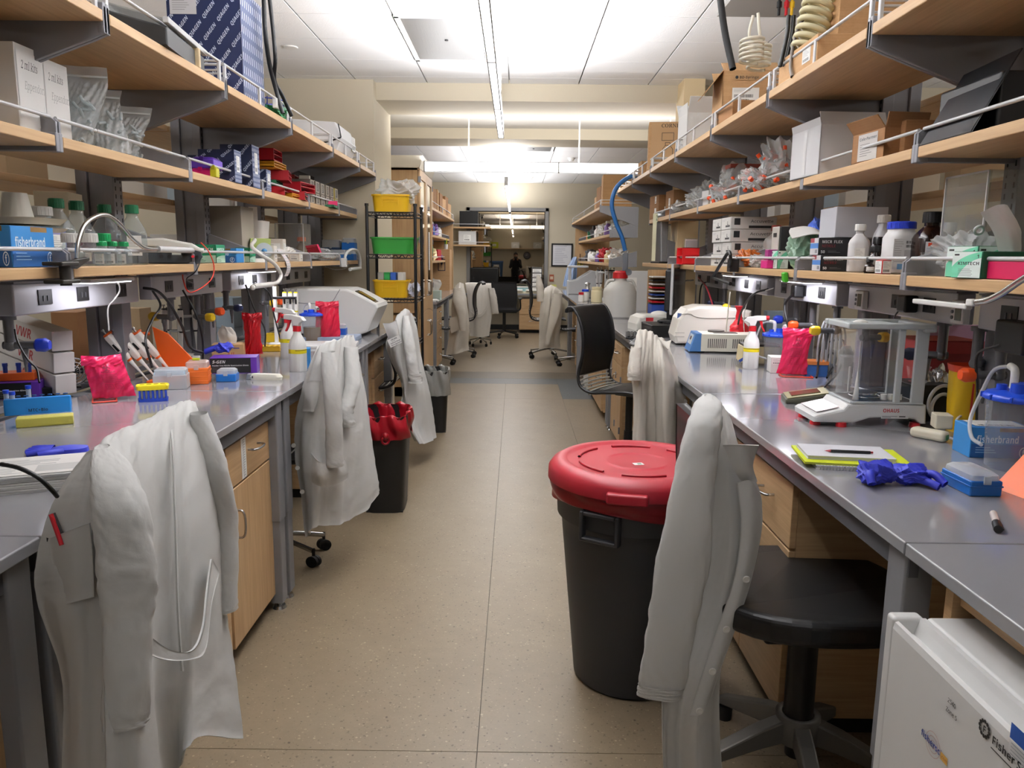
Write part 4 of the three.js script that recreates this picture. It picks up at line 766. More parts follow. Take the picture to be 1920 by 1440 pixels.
function blob(w, h, d, amp = .12, s = 0, detail = 22) {            // crumpled lump resting on y = 0
  const g = mergeVertices(new THREE.IcosahedronGeometry(1, detail).deleteAttribute('uv').deleteAttribute('normal'), 1e-4), p = g.attributes.position;
  const ridge = (a, b, c, f, t) => { let v = Math.sin((a * 1.1 + b * .8) * f + t + 1.4 * Math.sin(c * f * .7 + t)); return 1 - Math.abs(v); };
  for (let i = 0; i < p.count; i++) {
    let x = p.getX(i), y = p.getY(i), z = p.getZ(i);
    const k = .92 + amp * (1.1 * (ridge(x, y, z, 2.3, s) - .5) + .6 * (ridge(z, x, y, 4.7, s * 2.1) - .5) + .35 * (ridge(y, z, x, 9.1, s * 3.3) - .5));
    const q = Math.pow(x ** 4 + y ** 4 + z ** 4, -.25) * .6 + .4;
    p.setXYZ(i, x * k * q * w / 2, Math.max(0, y * k * q * h / 2 + h / 2), z * k * q * d / 2);
  }
  g.computeVertexNormals(); return toCreasedNormals(g, 1.1);
}
// cartons; w along x, d along z, base at the origin
function carton(name, label, pos, turn, [w, h, d], mat, o2 = {}) {
  const o = thing(name, label, o2.cat || 'box', pos, turn, o2.group), t = o2.t || .004;
  if (o2.open) {
    part(o, 'body', [box(w, t, d, 0, 0, 0), box(w, h, t, 0, 0, d / 2 - t / 2), box(w, h, t, 0, 0, -d / 2 + t / 2), box(t, h, d, w / 2 - t / 2, 0, 0), box(t, h, d, -w / 2 + t / 2, 0, 0)], mat);
    for (const [s, ax, ang, L] of o2.open) {                       // flaps hinged on the rim: side sign, axis, angle above level, length
      const f = ax === 'x' ? box(L, t, d - .004, L / 2, 0, 0) : box(w - .004, t, L, 0, 0, L / 2);
      if (ax === 'x') f.rotateZ(ang), s < 0 && f.scale(-1, 1, 1).rotateY(0); else f.rotateX(-ang), s < 0 && f.scale(1, 1, -1);
      if (s < 0) { const p = f.index; for (let i = 0; i < p.count; i += 3) { const a = p.getX(i); p.setX(i, p.getX(i + 1)); p.setX(i + 1, a); } }
      part(o, 'flap', f.translate(ax === 'x' ? s * w / 2 : 0, h, ax === 'x' ? 0 : s * d / 2), mat);
    }
  } else {
    part(o, 'body', box(w, h, d, 0, 0, 0, o2.r ?? .0025), mat);
    if (o2.lid) part(o, 'lid', [box(w + .004, h * .18, .003, 0, h * .83, d / 2 + .0015), box(w + .004, h * .18, .003, 0, h * .83, -d / 2 - .0015), box(.003, h * .18, d + .004, w / 2 + .0015, h * .83, 0), box(.003, h * .18, d + .004, -w / 2 - .0015, h * .83, 0), box(w + .006, .003, d + .006, 0, h + .0005, 0)], o2.lid);
  }
  for (const [face, lw, lh, m, dx = 0, dy = 0, lab] of o2.prints || []) {
    const e = .0012 + .0008 * o2.prints.findIndex(p => p[3] === m && p[4] === (dx || p[4])), y = h / 2 + dy;
    const q = face === '+x' ? [w / 2 + e, y, dx, PI / 2] : face === '-x' ? [-w / 2 - e, y, dx, -PI / 2] : face === '-z' ? [dx, y, -d / 2 - e, PI] : [dx, y, d / 2 + e, 0];
    if (face === '+y') decal(o, 'print', lw, lh, m, dx, h + e, dy, -PI / 2, 0); else decal(o, 'print', lw, lh, m, q[0], q[1], q[2], 0, q[3]);
    if (lab) o.children[o.children.length - 1].userData.label = lab;
  }
  return o;
}
const art = (key, w, h, bg, f, r) => printMat(key, w, h, (g, a, b) => { g.fillStyle = bg; g.fillRect(0, 0, a, b); f(g, a, b); }, r);
// bottle with a screw cap; squareness q, shoulders at s
function bottle(name, label, pos, { r = .035, h = .15, neck = .014, nh = .02, cap = white, capH = .022, capR, q = 2, mat = frost, label: lm, lw = 0, lh = 0, ly = .4, turn = 0, cat = 'bottle', fill, group, sh = .72 }) {
  const o = thing(name, label, cat, pos, turn, group);
  part(o, 'body', stack([[.0, r * .9, r * .9, q], [.004, r, r, q], [h * sh, r, r, q], [h * (sh + .09), r * .9, r * .9, Math.max(2, q * .8)], [h - .004, neck, neck, 2], [h + nh, neck, neck, 2]], 32), mat);
  if (fill) part(o, 'liquid', stack([[.004, r * .93, r * .93, q], [h * sh * fill[1], r * .95, r * .95, q]], 32), fill[0]);
  const cr = capR || neck * 1.25; part(o, 'cap', [stack([[h + nh * .35, cr, cr], [h + nh * .35 + capH - .002, cr, cr], [h + nh * .35 + capH, cr * .92, cr * .92]], 28), ...(cr > .014 ? Array.from({ length: 20 }, (_, k) => box(.0014, capH * .8, .0014, Math.cos(k * PI / 10) * cr, h + nh * .35, Math.sin(k * PI / 10) * cr)) : [])], cap);
  if (lm) { const g = new THREE.CylinderGeometry(r * 1.012, r * 1.012, lh, 24, 1, true, -lw / 2 / r, lw / r); const m = q > 2 ? decal(o, 'label', lw, lh, lm, 0, ly * h, r * 1.012) : mesh('label', g, lm, o); if (q <= 2) m.position.y = ly * h; }
  return o;
}
// pipette tip box: coloured base and a clear hinged lid
function tipBox(label, pos, turn, [w, h, d], base, o2 = {}) {
  const o = thing('tip_box', label, 'tip box', pos, turn, o2.group), b = h * (o2.split || .62);
  part(o, 'base', [box(w, b, d, 0, 0, 0, .004), ...(o2.tiers || []).map(y => box(w + .003, .004, d + .003, 0, y * h, 0, .001))], base);
  if (!o2.noLid) part(o, 'lid', stack([[b, w / 2 - .002, d / 2 - .002, 8], [h - .006, w / 2 - .004, d / 2 - .004, 8], [h, w / 2 - .012, d / 2 - .012, 8]], 48, { noBottom: true }), o2.lid || frost);
  if (!o2.noLid && o2.rack) part(o, 'tip_rack', box(w - .012, .012, d - .012, 0, b, 0), o2.rack);
  if (!o2.noLid) part(o, 'latch', box(.018, .02, .004, 0, b - .008, d / 2 + .001, .001), o2.lid || frost);
  return o;
}
// pipette hanging or leaning: along local y, plunger on top
function pipette(label, pos, rot, { body = white, accent = black, tip = white, group, s = 1 }) {
  const o = thing('pipette', label, 'pipette', pos, 0, group);
  o.rotation.set(...rot, 'YXZ'); o.scale.setScalar(s);
  part(o, 'handle', [stack([[.11, .009, .009, 3], [.125, .013, .012, 3], [.16, .0135, .013, 3], [.215, .014, .016, 3], [.225, .013, .014, 3]], 20)], body);
  part(o, 'grip_window', box(.011, .05, .004, 0, .155, .0125, .002), black);
  part(o, 'collar', stack([[.104, .0105, .0105, 2], [.112, .012, .012, 2]], 18), accent); part(o, 'finger_rest', box(.024, .012, .03, 0, .221, -.006, .004), accent);
  part(o, 'shaft', [lathe([[0, 0], [.0022, 0], [.003, .03], [.0055, .07], [.0085, .105], [0, .106]], 0, 0, 0, 14)], tip);
  part(o, 'plunger', [cyl(.0035, .0035, .022, 0, .225, 0, 10), cyl(.0085, .0085, .007, 0, .246, 0, 16)], chrome);
  return o;
}
// spray bottle, nozzle towards local +x
function sprayBottle(label, pos, turn, nozzle = red, group) {
  const o = thing('spray_bottle', label, 'spray bottle', pos, turn, group), w = M(0xe9e8e4, .35);
  part(o, 'body', stack([[0, .036, .036, 2.6], [.004, .039, .039, 2.6], [.125, .039, .039, 2.6], [.15, .034, .034, 2.2], [.178, .019, .019, 2], [.2, .0165, .0165, 2]], 36), w);
  part(o, 'collar', stack([[.193, .0195, .0195], [.218, .0185, .0185]], 28), nozzle);
  part(o, 'head', ext([[-.045, .245], [-.03, .262], [.02, .272], [.062, .272], [.064, .25], [.02, .246], [.012, .22], [-.014, .218], [-.018, .232]], .03, .004), w);
  part(o, 'nozzle', cyl(.011, .011, .018, .06, .262, 0, 14, 0, 0, -PI / 2), nozzle);
  part(o, 'trigger', ext([[.03, .246], [.045, .246], [.05, .215], [.062, .192], [.055, .19], [.042, .212]], .014, .002), nozzle);
  const band = mesh('label_band', stack([[.088, .0396, .0396, 2.6], [.108, .0396, .0396, 2.6]], 36, { noBottom: true, noTop: true }), yellowBand, o); band.userData.label = 'yellow printed band';
  return o;
}
const yellowBand = printMat('yband', 256, 32, (g, w, h) => { g.fillStyle = '#e6d41a'; g.fillRect(0, 0, w, h); lines(g, 8, 8, 240, 2, 10, '#776a10', 3); });
// benchtop waste bag on a bent wire stand; faces local +z
function wasteBag(label, pos, turn, o2 = {}) {
  const o = thing('waste_bag', label, 'waste bag', pos, turn), W = o2.w || .17, Hh = o2.h || .24, mat = o2.mat || bagPink;
  const front = [], back = [];
  for (let j = 0; j <= 6; j++) { const t = j / 6, w = W / 2 * (o2.flare ? 1 - .32 * Math.sin(PI * Math.min(1, t * 1.15) * .5) + .3 * t * t : 1 + .12 * t), y = Hh * (1 - t) + .012, b = .012 + .022 * Math.sin(PI * t); const sx = (o2.lean || 0) * t; front.push([-1, -.5, 0, .5, 1].map(k => [k * w + sx, y + .006 * Math.abs(k) * (1 - t), b * (1 - k * k) + (o2.tilt || 0) * t])); back.push([-1, -.5, 0, .5, 1].map(k => [k * w + sx, y, -b * (1 - k * k) + (o2.tilt || 0) * t])); }
  const f = (u, v) => .002 * Math.sin(u * 23 + v * 9 + 2 * Math.sin(v * 8)) + .0012 * Math.sin(v * 31 + u * 17) + .004 * Math.sin(u * 11) * v + .003 * hash3(u * 6, v * 6, 2);
  part(o, 'bag', [loft(front, 30, 34, 0, f), loft(back, 24, 20, 0, f)], mat);
  part(o, 'rim_fold', loft([front[0].map(p => [p[0] * 1.03, p[1] + .004, p[2] + .004]), front[0].map(p => [p[0] * 1.05, p[1] - .014, p[2] + .012]), front[0].map(p => [p[0] * 1.04, p[1] - .034, p[2] + .012])], 24, 8, 0, f), mat);
  const pm = o2.print; if (pm) { const g = loft(front.slice(1, 6).map(r => r.slice(1, 4).map(p => [p[0] * 1.5, p[1], p[2] + .012])), 20, 20, 0); const m = mesh('print', g, pm, o); const uv = g.attributes.uv; let mu = 0, mv = 0; for (let i = 0; i < uv.count; i++) { mu = Math.max(mu, uv.getX(i)); mv = Math.max(mv, uv.getY(i)); } const q = m.geometry.attributes.uv; for (let i = 0; i < q.count; i++) q.setXY(i, q.getX(i) / mu, 1 - q.getY(i) / mv); }
  const s = M(0xc23318, .4), sx = o2.standW || .07;
  part(o, 'wire_stand', [...[[[-sx, .05], [sx, .05]], [[sx, .05], [sx, -.05]], [[sx, -.05], [-sx, -.05]], [[-sx, -.05], [-sx, .05]]].map(([a, b]) => bar([a[0], .004, a[1]], [b[0], .004, b[1]], .0032, 8)), tube([[-sx * .6, .004, -.02], [-sx * .5, Hh * .6, -.012], [-.02, Hh + .01, 0]], .0028), tube([[sx * .6, .004, -.02], [sx * .5, Hh * .6, -.012], [.02, Hh + .01, 0]], .0028)], s);
  return o;
}
const bagPrint = printMat('bagprint', 512, 512, (g, w, h) => { g.clearRect(0, 0, w, h); g.globalAlpha = 1; biohaz(g, 256, 60, 70, '#6a0a28'); txt(g, 'AUTOCLAVE', 140, 150, 42, '#6a0a28'); for (let k = 0; k < 9; k++) lines(g, 110, 178 + k * 18, 300, 1, 10, '#7a0d30', 7); g.strokeStyle = '#6a0a28'; g.lineWidth = 4; g.strokeRect(120, 360, 120, 100); g.strokeRect(280, 360, 120, 100); lines(g, 140, 380, 90, 4, 18, '#6a0a28', 4); lines(g, 300, 380, 90, 4, 18, '#6a0a28', 4); });
bagPrint.transparent = true; bagPrint.alphaTest = .4;
// suction waste jar with blue lid and hoses
function wasteJar(label, pos, turn, s, o2 = {}) {
  const o = thing('suction_jar', label, 'jar', pos, turn); o.scale.setScalar(s);
  part(o, 'jar', stack([[0, .058, .058], [.004, .062, .062], [.18, .074, .074], [.183, .074, .074]], 40, { noTop: true }), o2.mat || M(0xeef2f8, .06, { transmission: .88, ior: 1.45, thickness: 0 }));
  if (o2.fluid) part(o, 'fluid', stack([[.004, .058, .058], [o2.fluid[1], .064, .064]], 32), o2.fluid[0]);
  part(o, 'lid', [lathe([[0, .2], [.05, .2], [.074, .192], [.082, .186], [.082, .176], [.078, .174], [.074, .18], [0, .186]], 0, 0, 0, 40), cyl(.02, .018, .03, .035, .19, .02), cyl(.016, .014, .022, -.035, .192, -.025), cyl(.012, .012, .018, 0, .195, .045), ...Array.from({ length: 10 }, (_, k) => box(.012, .014, .006, Math.cos(k * .628) * .08, .176, Math.sin(k * .628) * .08, .002, 0, -k * .628, 0))], M(0x1a45c0, .35));
  part(o, 'elbow', [tube([[-.02, .195, .01], [-.02, .24, .01], [-.024, .247, .01], [-.07, .25, .0]], .0095, 24, 12), tube([[.02, .195, -.02], [.02, .225, -.02], [.027, .232, -.02], [.075, .225, -.02]], .0095, 24, 12)], white);
  part(o, 'hose', [tube([[-.07, .25, 0], [-.11, .235, .02], [-.125, .17, .04], [-.1, .1, .07], [-.04, .065, .085], [.02, .06, .085]], .005, 50, 10)], M(0xe7e9ea, .2, { transmission: .5, ior: 1.4, thickness: 0 }));
  const g = new THREE.CylinderGeometry(.0725, .066, .12, 16, 1, true, -.9, .5); const m = mesh('scale_print', g, scalePrint, o); m.position.y = .1;
  return o;
}
const scalePrint = printMat('scalep', 64, 256, (g, w, h) => { g.clearRect(0, 0, w, h); g.fillStyle = '#ccd6e6'; for (let k = 0; k < 12; k++) { g.fillRect(8, 12 + k * 20, k % 2 ? 18 : 32, 4); } txt(g, '1200', 8, 60, 14, '#ccd6e6'); });
scalePrint.transparent = true; scalePrint.alphaTest = .4;
// coloured gas and vacuum valve on a post; knob towards local +x
function valve(label, pos, turn, knobM, o2 = {}) {
  const o = thing('gas_valve', label, 'valve', pos, turn), m = M(0x6c6d70, .35, { metalness: .5 });
  part(o, 'post', [cyl(.016, .016, o2.up || .1, 0, 0, 0, 18), cyl(.024, .024, .014, 0, (o2.up || .1) - .014, 0, 18)], m);
  part(o, 'arm', [bar([-.02, .012, 0], [.075, .012, 0], .0125, 16), ball(.019, 0, .012, 0)], m);
  part(o, 'nozzle', [lathe([[0, -.075], [.004, -.075], [.0055, -.06], [.0045, -.058], [.0065, -.045], [.0055, -.043], [.008, -.03], [.012, 0], [0, 0]], .04, 0, 0, 16)], m);
  part(o, 'knob', stack([[0, .014, .014, 3], [.006, .02, .02, 3], [.03, .022, .022, 3], [.044, .014, .014, 3]], 18).rotateZ(-PI / 2).translate(.072, .012, 0), knobM);
  return o;
}
// cord through points
const cord = (label, pts, r = .0035, m = black, name = 'cable', cat = 'cable') => one(name, label, cat, tube(pts, r, pts.length * 9, 8), m);

// ================= LEFT SIDE: SHELVES =================
const LOW = 1.4262, MID = 1.8082, TOP = 2.1532, BT = .9142;
const fisherArt = art('fisher', 512, 200, '#2f7fc0', (g, w, h) => { g.fillStyle = '#1f5a9c'; g.fillRect(0, 110, w, 90); g.fillStyle = '#7a5a22'; g.fillRect(230, 0, 200, 26); txt(g, 'fisherbrand', 40, 100, 64, '#eaf2f8'); g.strokeStyle = '#eaf2f8'; g.lineWidth = 7; g.beginPath(); g.arc(450, 160, 32, 0, 7); g.stroke(); txt(g, 'f', 438, 182, 58, '#eaf2f8'); lines(g, 40, 130, 200, 3, 16, '#a9cbe6', 4); });
const kimArt = art('kim', 256, 256, '#0f7a55', (g, w, h) => { g.fillStyle = '#bfe6d4'; g.beginPath(); g.moveTo(0, 256); g.lineTo(0, 190); g.quadraticCurveTo(60, 150, 256, 150); g.lineTo(256, 256); g.fill(); txt(g, 'KIMTECH', 20, 80, 48, '#fff'); lines(g, 22, 96, 180, 2, 14, '#d6efe4', 4); lines(g, 22, 210, 150, 3, 14, '#0f6a3e', 4); });
const kimArt2 = art('kim2', 256, 256, '#e2efe9', (g, w, h) => { g.fillStyle = '#6fc9a3'; g.beginPath(); g.moveTo(0, 256); g.lineTo(0, 150); g.quadraticCurveTo(80, 30, 256, 0); g.lineTo(256, 60); g.quadraticCurveTo(120, 90, 60, 256); g.fill(); txt(g, 'KIMTECH', 50, 130, 44, '#222'); g.fillStyle = '#222'; g.fillRect(16, 20, 44, 16); txt(g, '1', 216, 60, 44, '#222'); lines(g, 60, 170, 150, 5, 16, '#777', 4); });
const kimArt3 = art('kim3', 512, 200, '#0d5a3d', (g) => { txt(g, 'KIMTECH', 200, 120, 66, '#cfe3d8'); g.fillStyle = '#c9b8b0'; g.fillRect(200, 134, 270, 12); txt(g, 'Kimwipes', 200, 54, 28, '#9cc2b0'); lines(g, 200, 160, 200, 2, 16, '#9cc2b0', 4); });
function kimBox(label, pos, turn, sz, front, side) { return carton('wipe_box', label, pos, turn, sz, M(0x0d5a3d, .55), { prints: [['+z', sz[0] * .98, sz[1] * .96, front], ['+x', sz[2] * .98, sz[1] * .96, side || front], ['-x', sz[2] * .98, sz[1] * .96, side || front]] }); }
// lower shelf
carton('carton', 'blue printed box at the left picture edge', [-1.46,1.426,-2.253], 0, [.13, .115, .2], M(0x2f7fc0, .5), { prints: [['+z', .128, .113, fisherArt], ['+x', .198, .113, fisherArt]] });
carton('carton', 'lilac box with a white label behind grey bracket plate', [-1.56,1.426,-2.571], 0, [.09, .12, .12], M(0x8a86b4, .6), { prints: [['+z', .07, .07, labelPlain, 0, .02], ['+x', .1, .08, labelPlain]] });
const capG = M(0x0d5c38, .45), pet = M(0xeef4f6, .05, { transmission: .9, ior: 1.35, thickness: 0 }), liq = M(0xb87f86, .1, { transmission: .7, ior: 1.33, thickness: 0 });
for (const [p, l, dark] of [[[-1.57,1.426,-2.681], 'tall square media bottle with green cap, leftmost of the four', 1], [[-1.57,1.426,-2.804], 'tall square media bottle with green cap, second from left', 1], [[-1.57,1.426,-2.993], 'tall square media bottle with green cap, third from left', 1], [[-1.47,1.426,-3.001], 'tall square media bottle with green cap beside the power supply', 0]])
  bottle('media_bottle', l, p, { r: .047, h: .185, q: 5, neck: .019, nh: .018, cap: capG, capR: .024, capH: .032, mat: pet, label: labelPlain, lw: .05, lh: .075, ly: .38, sh: .62, turn: dark ? 0 : .5, fill: dark ? [liq, .8] : undefined });
for (const [p, l, c, r, h] of [[[-1.6,1.426,-2.639], 'large clear bottle with grey cap behind the lilac box', M(0xb9b7b2, .5), .05, .16], [[-1.43,1.426,-2.5], 'small square bottle with wide white cap, left of the pair', white, .034, .07], [[-1.41,1.426,-2.582], 'small square bottle with wide white cap, right of the pair', white, .034, .072], [[-1.43,1.426,-2.707], 'square bottle with a bright green cap among small bottles', M(0x128a4e, .4), .032, .075]])
  bottle('reagent_bottle', l, p, { r, h, q: 5, neck: r * .62, nh: .01, cap: c, capR: r * .72, capH: .03, mat: pet, label: labelPlain, lw: r * 1.2, lh: h * .4, ly: .4 });
for (const [p, l] of [[[-1.385,1.426,-2.607], 'tiny labelled media bottle left of two green capped ones'], [[-1.375,1.426,-2.657], 'tiny labelled media bottle with green cap, in the middle'], [[-1.37,1.426,-2.723], 'tiny labelled media bottle with green cap nearest the gooseneck']])
  bottle('media_bottle', l, p, { r: .0215, h: .062, q: 5, neck: .011, nh: .008, cap: M(0x128a4e, .4), capR: .0155, capH: .016, mat: pet, label: labelPlain, lw: .032, lh: .034, ly: .36 });
{ // power supply for gels
  const o = thing('power_supply', 'dark and cream gel power supply with round buttons on left lower shelf', 'instrument', [-1.47,1.426,-3.298], R(25));
  part(o, 'base', ext([[-.12, 0], [.11, 0], [.13, .03], [.12, .06], [-.12, .075]], .15, .006, 0, 0, 0), M(0x2e3338, .4));
  part(o, 'cover', ext([[-.125, .07], [.08, .06], [.135, .045], [.135, .058], [.09, .085], [-.02, .105], [-.125, .1]], .156, .008, 0, 0, 0), M(0xd9d8cf, .45));
  for (const [x, y] of [[-.03, .05], [-.03, .03], [0, .05], [0, .03], [.06, .048]]) part(o, 'button', cyl(.008, .008, .006, x, y, .075, 14, PI / 2), M(0x0f1114, .4));
  part(o, 'display', box(.035, .018, .003, .028, .036, .0755), M(0xb9c0bb, .3));
  for (const [x, c] of [[.09, red], [.105, black]]) part(o, 'socket', cyl(.006, .006, .02, x, .03, .075, 10, PI / 2), c);
}
cord('red lead looping down from the gel power supply', [[-1.38,1.516,-3.418], [-1.345,1.481,-3.407], [-1.335,1.412,-3.437], [-1.34,1.355,-3.406], [-1.4,1.304,-3.319], [-1.44,1.355,-3.356], [-1.46,1.393,-3.402]], .0028, M(0xc8321f, .4));
cord('black lead beside the red power supply lead', [[-1.38,1.514,-3.339], [-1.345,1.458,-3.318], [-1.34,1.397,-3.253], [-1.4,1.364,-3.3], [-1.45,1.335,-3.483]], .0026);
kimBox('small green wipe box beside the power supply', [-1.45,1.426,-3.679], 0, [.11, .085, .11], kimArt);
carton('carton', 'blue printed box between two green wipe boxes', [-1.45,1.426,-3.858], 0, [.17, .07, .1], M(0x2f7fc0, .5), { prints: [['+z', .165, .068, fisherArt]] });
carton('carton', 'small white carton between blue and green boxes', [-1.42,1.426,-3.95], 0, [.06, .07, .08], white, { prints: [['+z', .05, .055, labelPlain], ['+x', .05, .055, labelPlain]] });
kimBox('green wipe box left of the lime disc stand', [-1.43,1.426,-4.119], 0, [.075, .075, .09], kimArt);
{
  const o = thing('mini_fan', 'lime green block with grey round fan head on left lower shelf', 'fan', [-1.46,1.426,-4.417], R(20));
  part(o, 'block', ext([[-.06, 0], [.06, 0], [.07, .13], [-.04, .13]], .1, .004), M(0xa9b86a, .6));
  part(o, 'disc', [cyl(.045, .045, .012, .03, .06, .06, 28, PI / 2 - .2, 0, 0)], M(0xb9c4c9, .4)); part(o, 'hub', ball(.016, .03, .058, .075, 1, 1, .6), M(0x2b6f9c, .4));
}
// label roll, pouches and bottles
{
  const o = thing('label_roll', 'curling white label strips hanging over the left lower shelf edge', 'labels', [-1.37,1.426,-4.574]);
  const lm = printMat('labstrip', 64, 512, (g, w, h) => { g.fillStyle = '#ececea'; g.fillRect(0, 0, w, h); for (let k = 0; k < 11; k++) { g.strokeStyle = '#445'; g.lineWidth = 4; g.strokeRect(10, 10 + k * 46, 44, 34); lines(g, 16, 18 + k * 46, 30, 2, 10, '#c55', 3); } });
  for (const [dx, c] of [[0, 0], [.06, .4]]) { const g = loft([0, 1, 2, 3, 4, 5].map(k => { const t = k / 5; return [-.022, .022].map(q => [.0 + .05 * Math.sin(t * 2.6) - .02, .075 - .16 * t, q + dx * .6 - .02 * c * t - .05 * t]); }), 4, 24, .001); const m = part(o, 'label_strip', g, lm); const uv = m.geometry.attributes.uv; let a = 0, b = 0; for (let i = 0; i < uv.count; i++) { a = Math.max(a, uv.getX(i)); b = Math.max(b, uv.getY(i)); } for (let i = 0; i < uv.count; i++) uv.setXY(i, uv.getX(i) / a, uv.getY(i) / b); }
}
bottle('reagent_bottle', 'bottle with an orange cap behind the plastic pouches', [-1.55,1.426,-5.648], { r: .04, h: .13, neck: .016, cap: orange, capR: .03, capH: .03, mat: M(0xc8b59c, .15, { transmission: .6, ior: 1.4, thickness: 0 }) });
for (const [p, l, w, d, h, a, m] of [[[-1.5,1.426,-5.886], 'crumpled clear pouch with magenta tubes on left lower shelf', .2, .3, .1, 1, bagClear], [[-1.42,1.426,-5.798], 'flat clear pouch spilling over the left lower shelf edge', .16, .4, .05, 5, bagClear], [[-1.52,1.426,-5.081], 'small heap of white packets behind the label roll', .16, .3, .09, 9, M(0xd9d6cf, .6)]]) one('plastic_pouch', l, 'bag', blob(w, h, d, .22, a), m, p);
one('tube_bundle', 'magenta tubes inside the clear pouch', 'tubes', [0, 1, 2, 3, 4].map(k => bar([-.05, .05 + k * .012, -.05 + k * .02], [.05, .06 + k * .012, .02 + k * .02], .008)), M(0xc22a55, .4), [-1.44,1.426,-5.577]);
for (const [p, l, b, sz] of [[[-1.57,1.426,-6.672], 'dark blue tip box behind the pouches', M(0x1b3350, .4), [.16, .17, .12]], [[-1.47,1.426,-6.456], 'pale blue tip box behind the white gooseneck lamp', M(0x2b6cb0, .4), [.13, .085, .09]], [[-1.42,1.511,-6.669], 'blue tip box on top of the stacked tip boxes at shelf end', kitBlue, [.11, .1, .13]], [[-1.4,1.426,-6.497], 'blue tip box at the shelf end, bottom of the stack', kitBlue, [.12, .085, .12]]]) tipBox(l, p, 0, sz, b);
tipBox('blue tip box at the far end of the left lower shelf', [-1.56,1.426,-7.529], 0, [.12, .085, .12], M(0x1a4fb0, .4)); tipBox('blue tip box stacked at the far end against the wall', [-1.56,1.512,-7.593], 0, [.12, .085, .12], M(0x1a4fb0, .4));
for (const [p, l, sz] of [[[-1.42,1.426,-4.442], 'white reagent carton stack left of the label strips', [.1, .09, .08]], [[-1.4,1.426,-4.955], 'white carton with a red label behind the rail', [.07, .05, .1]], [[-1.55,1.426,-5.022], 'pale peach carton behind the white packets', [.12, .14, .1]]]) carton('carton', l, p, .1, sz, M(0xdcd6cc, .7), { prints: [['+z', sz[0] * .7, sz[1] * .6, labelPlain], ['+x', sz[2] * .7, sz[1] * .6, labelPlain]] });
carton('carton', 'large grey brown carton standing behind left lower shelf boxes', [-1.62,1.426,-4.38], 0, [.24, .3, .2], M(0x8d857a, .85), {});
{ const o = thing('acrylic_box', 'clear acrylic box frame behind the orange capped bottle', 'box', [-1.62,1.426,-5.688]); part(o, 'panes', [box(.2, .26, .004, 0, 0, .1), box(.2, .26, .004, 0, 0, -.1), box(.004, .26, .2, .1, 0, 0), box(.2, .004, .2, 0, .26, 0)], acrylic); part(o, 'edges', [box(.006, .26, .006, .1, 0, .1), box(.006, .26, .006, -.1, 0, .1), box(.2, .006, .006, 0, .256, .1)], greyLight); }
{ const o = thing('white_bin', 'white open plastic caddy behind the lime fan block', 'container', [-1.6,1.426,-4.745]); part(o, 'body', stack([[0, .07, .07, 6], [.24, .09, .09, 6]], 40, { noTop: true }), M(0xdedcd8, .5)); part(o, 'card', box(.05, .12, .004, .03, .2, .06), white); }
carton('device', 'cream metal box standing behind the media bottles', [-1.78,1.426,-3.06], .2, [.12, .27, .16], M(0xe3dcc6, .5), { cat: 'box' });
{ const o = thing('ice_bucket_lid', 'off white plastic tray stack at the left picture edge', 'tray', [-1.62,1.426,-2.542]); part(o, 'trays', [stack([[.13, .1, .1, 5], [.15, .12, .12, 5]], 40), stack([[.1, .1, .1, 5], [.12, .12, .12, 5]], 40)], M(0xd6d0c0, .5)); part(o, 'stand', box(.14, .1, .14, 0, 0, 0, .01), M(0xc9b48c, .6)); part(o, 'cup', stack([[.15, .05, .05], [.23, .035, .035]], 28), M(0xc6c3b6, .4)); }
// middle shelf
const scrawl = printMat('scrawl', 256, 256, (g, w, h) => { g.fillStyle = '#dcdbd8'; g.fillRect(0, 0, w, h); txt(g, '2 ml kits', 40, 60, 40, '#222', 'serif', 'italic'); txt(g, 'Eppendorf', 60, 130, 40, '#9a9a98', 'serif', 'italic'); });
carton('carton', 'white box with handwriting on left middle shelf', [-1.47,1.808,-2.435], 0, [.15, .225, .13], M(0xdad9d5, .7), { prints: [['+z', .14, .2, scrawl], ['+x', .12, .2, scrawl]] });
carton('carton', 'white box cut by the left picture edge on middle shelf', [-1.47,1.808,-2.308], 0, [.15, .235, .13], M(0xdad9d5, .7), { prints: [['+x', .12, .2, scrawl]] });
function zipBag(label, pos, turn, w, h, d, s) {
  const o = thing('zip_bag', label, 'bag', pos, turn);
  const n = 6, F = [], B = [];
  for (let j = 0; j <= n; j++) { const t = j / n, b = d / 2 * Math.pow(Math.sin(PI * Math.max(0, (t - .22) / .78) * .62), .8) + .002, ww = w / 2 * (1 - .08 * t + .05 * Math.sin(t * 5 + s)); const y = h * (1 - t) + .003, lean = -.05 * (1 - t); const row = q => [-1, -.5, 0, .5, 1].map(k => [k * ww + .02 * Math.sin(s + t * 3), y, lean + q * b * (1 - k * k * .9)]); F.push(row(1)); B.push(row(-1)); }
  const f = (u, v) => v < .22 ? .002 * Math.sin(u * 12 + s) : .007 * (hash3(u * 5 + s, v * 5, s) + .5 * Math.abs(hash3(u * 12, v * 12 + s, 1)));
  part(o, 'film', [loft(F, 34, 40, 0, f), loft(B, 24, 30, 0, f)], bagClear);
  part(o, 'zip_line', loft([F[1].map(p => [p[0], p[1] + .012, p[2] + .004]), F[1].map(p => [p[0], p[1] + .006, p[2] + .004])], 14, 2, .002), M(0xdfe4e4, .3));
  const tb = []; for (let k = 0; k < 46; k++) { const x = rr(-.4, .4) * w, y = rr(.03, .6) * h, z = rr(-.28, .28) * d; tb.push(T(new THREE.CapsuleGeometry(.0055, .026, 3, 8), x, y, z, rr(0, 3), rr(0, 3), rr(0, 3))); }
  const m = part(o, 'tubes', tb, M(0xdfe6e8, .25, { transmission: .6, ior: 1.4, thickness: 0 })); m.userData.kind = 'stuff'; m.userData.label = 'many small clear tubes';
}
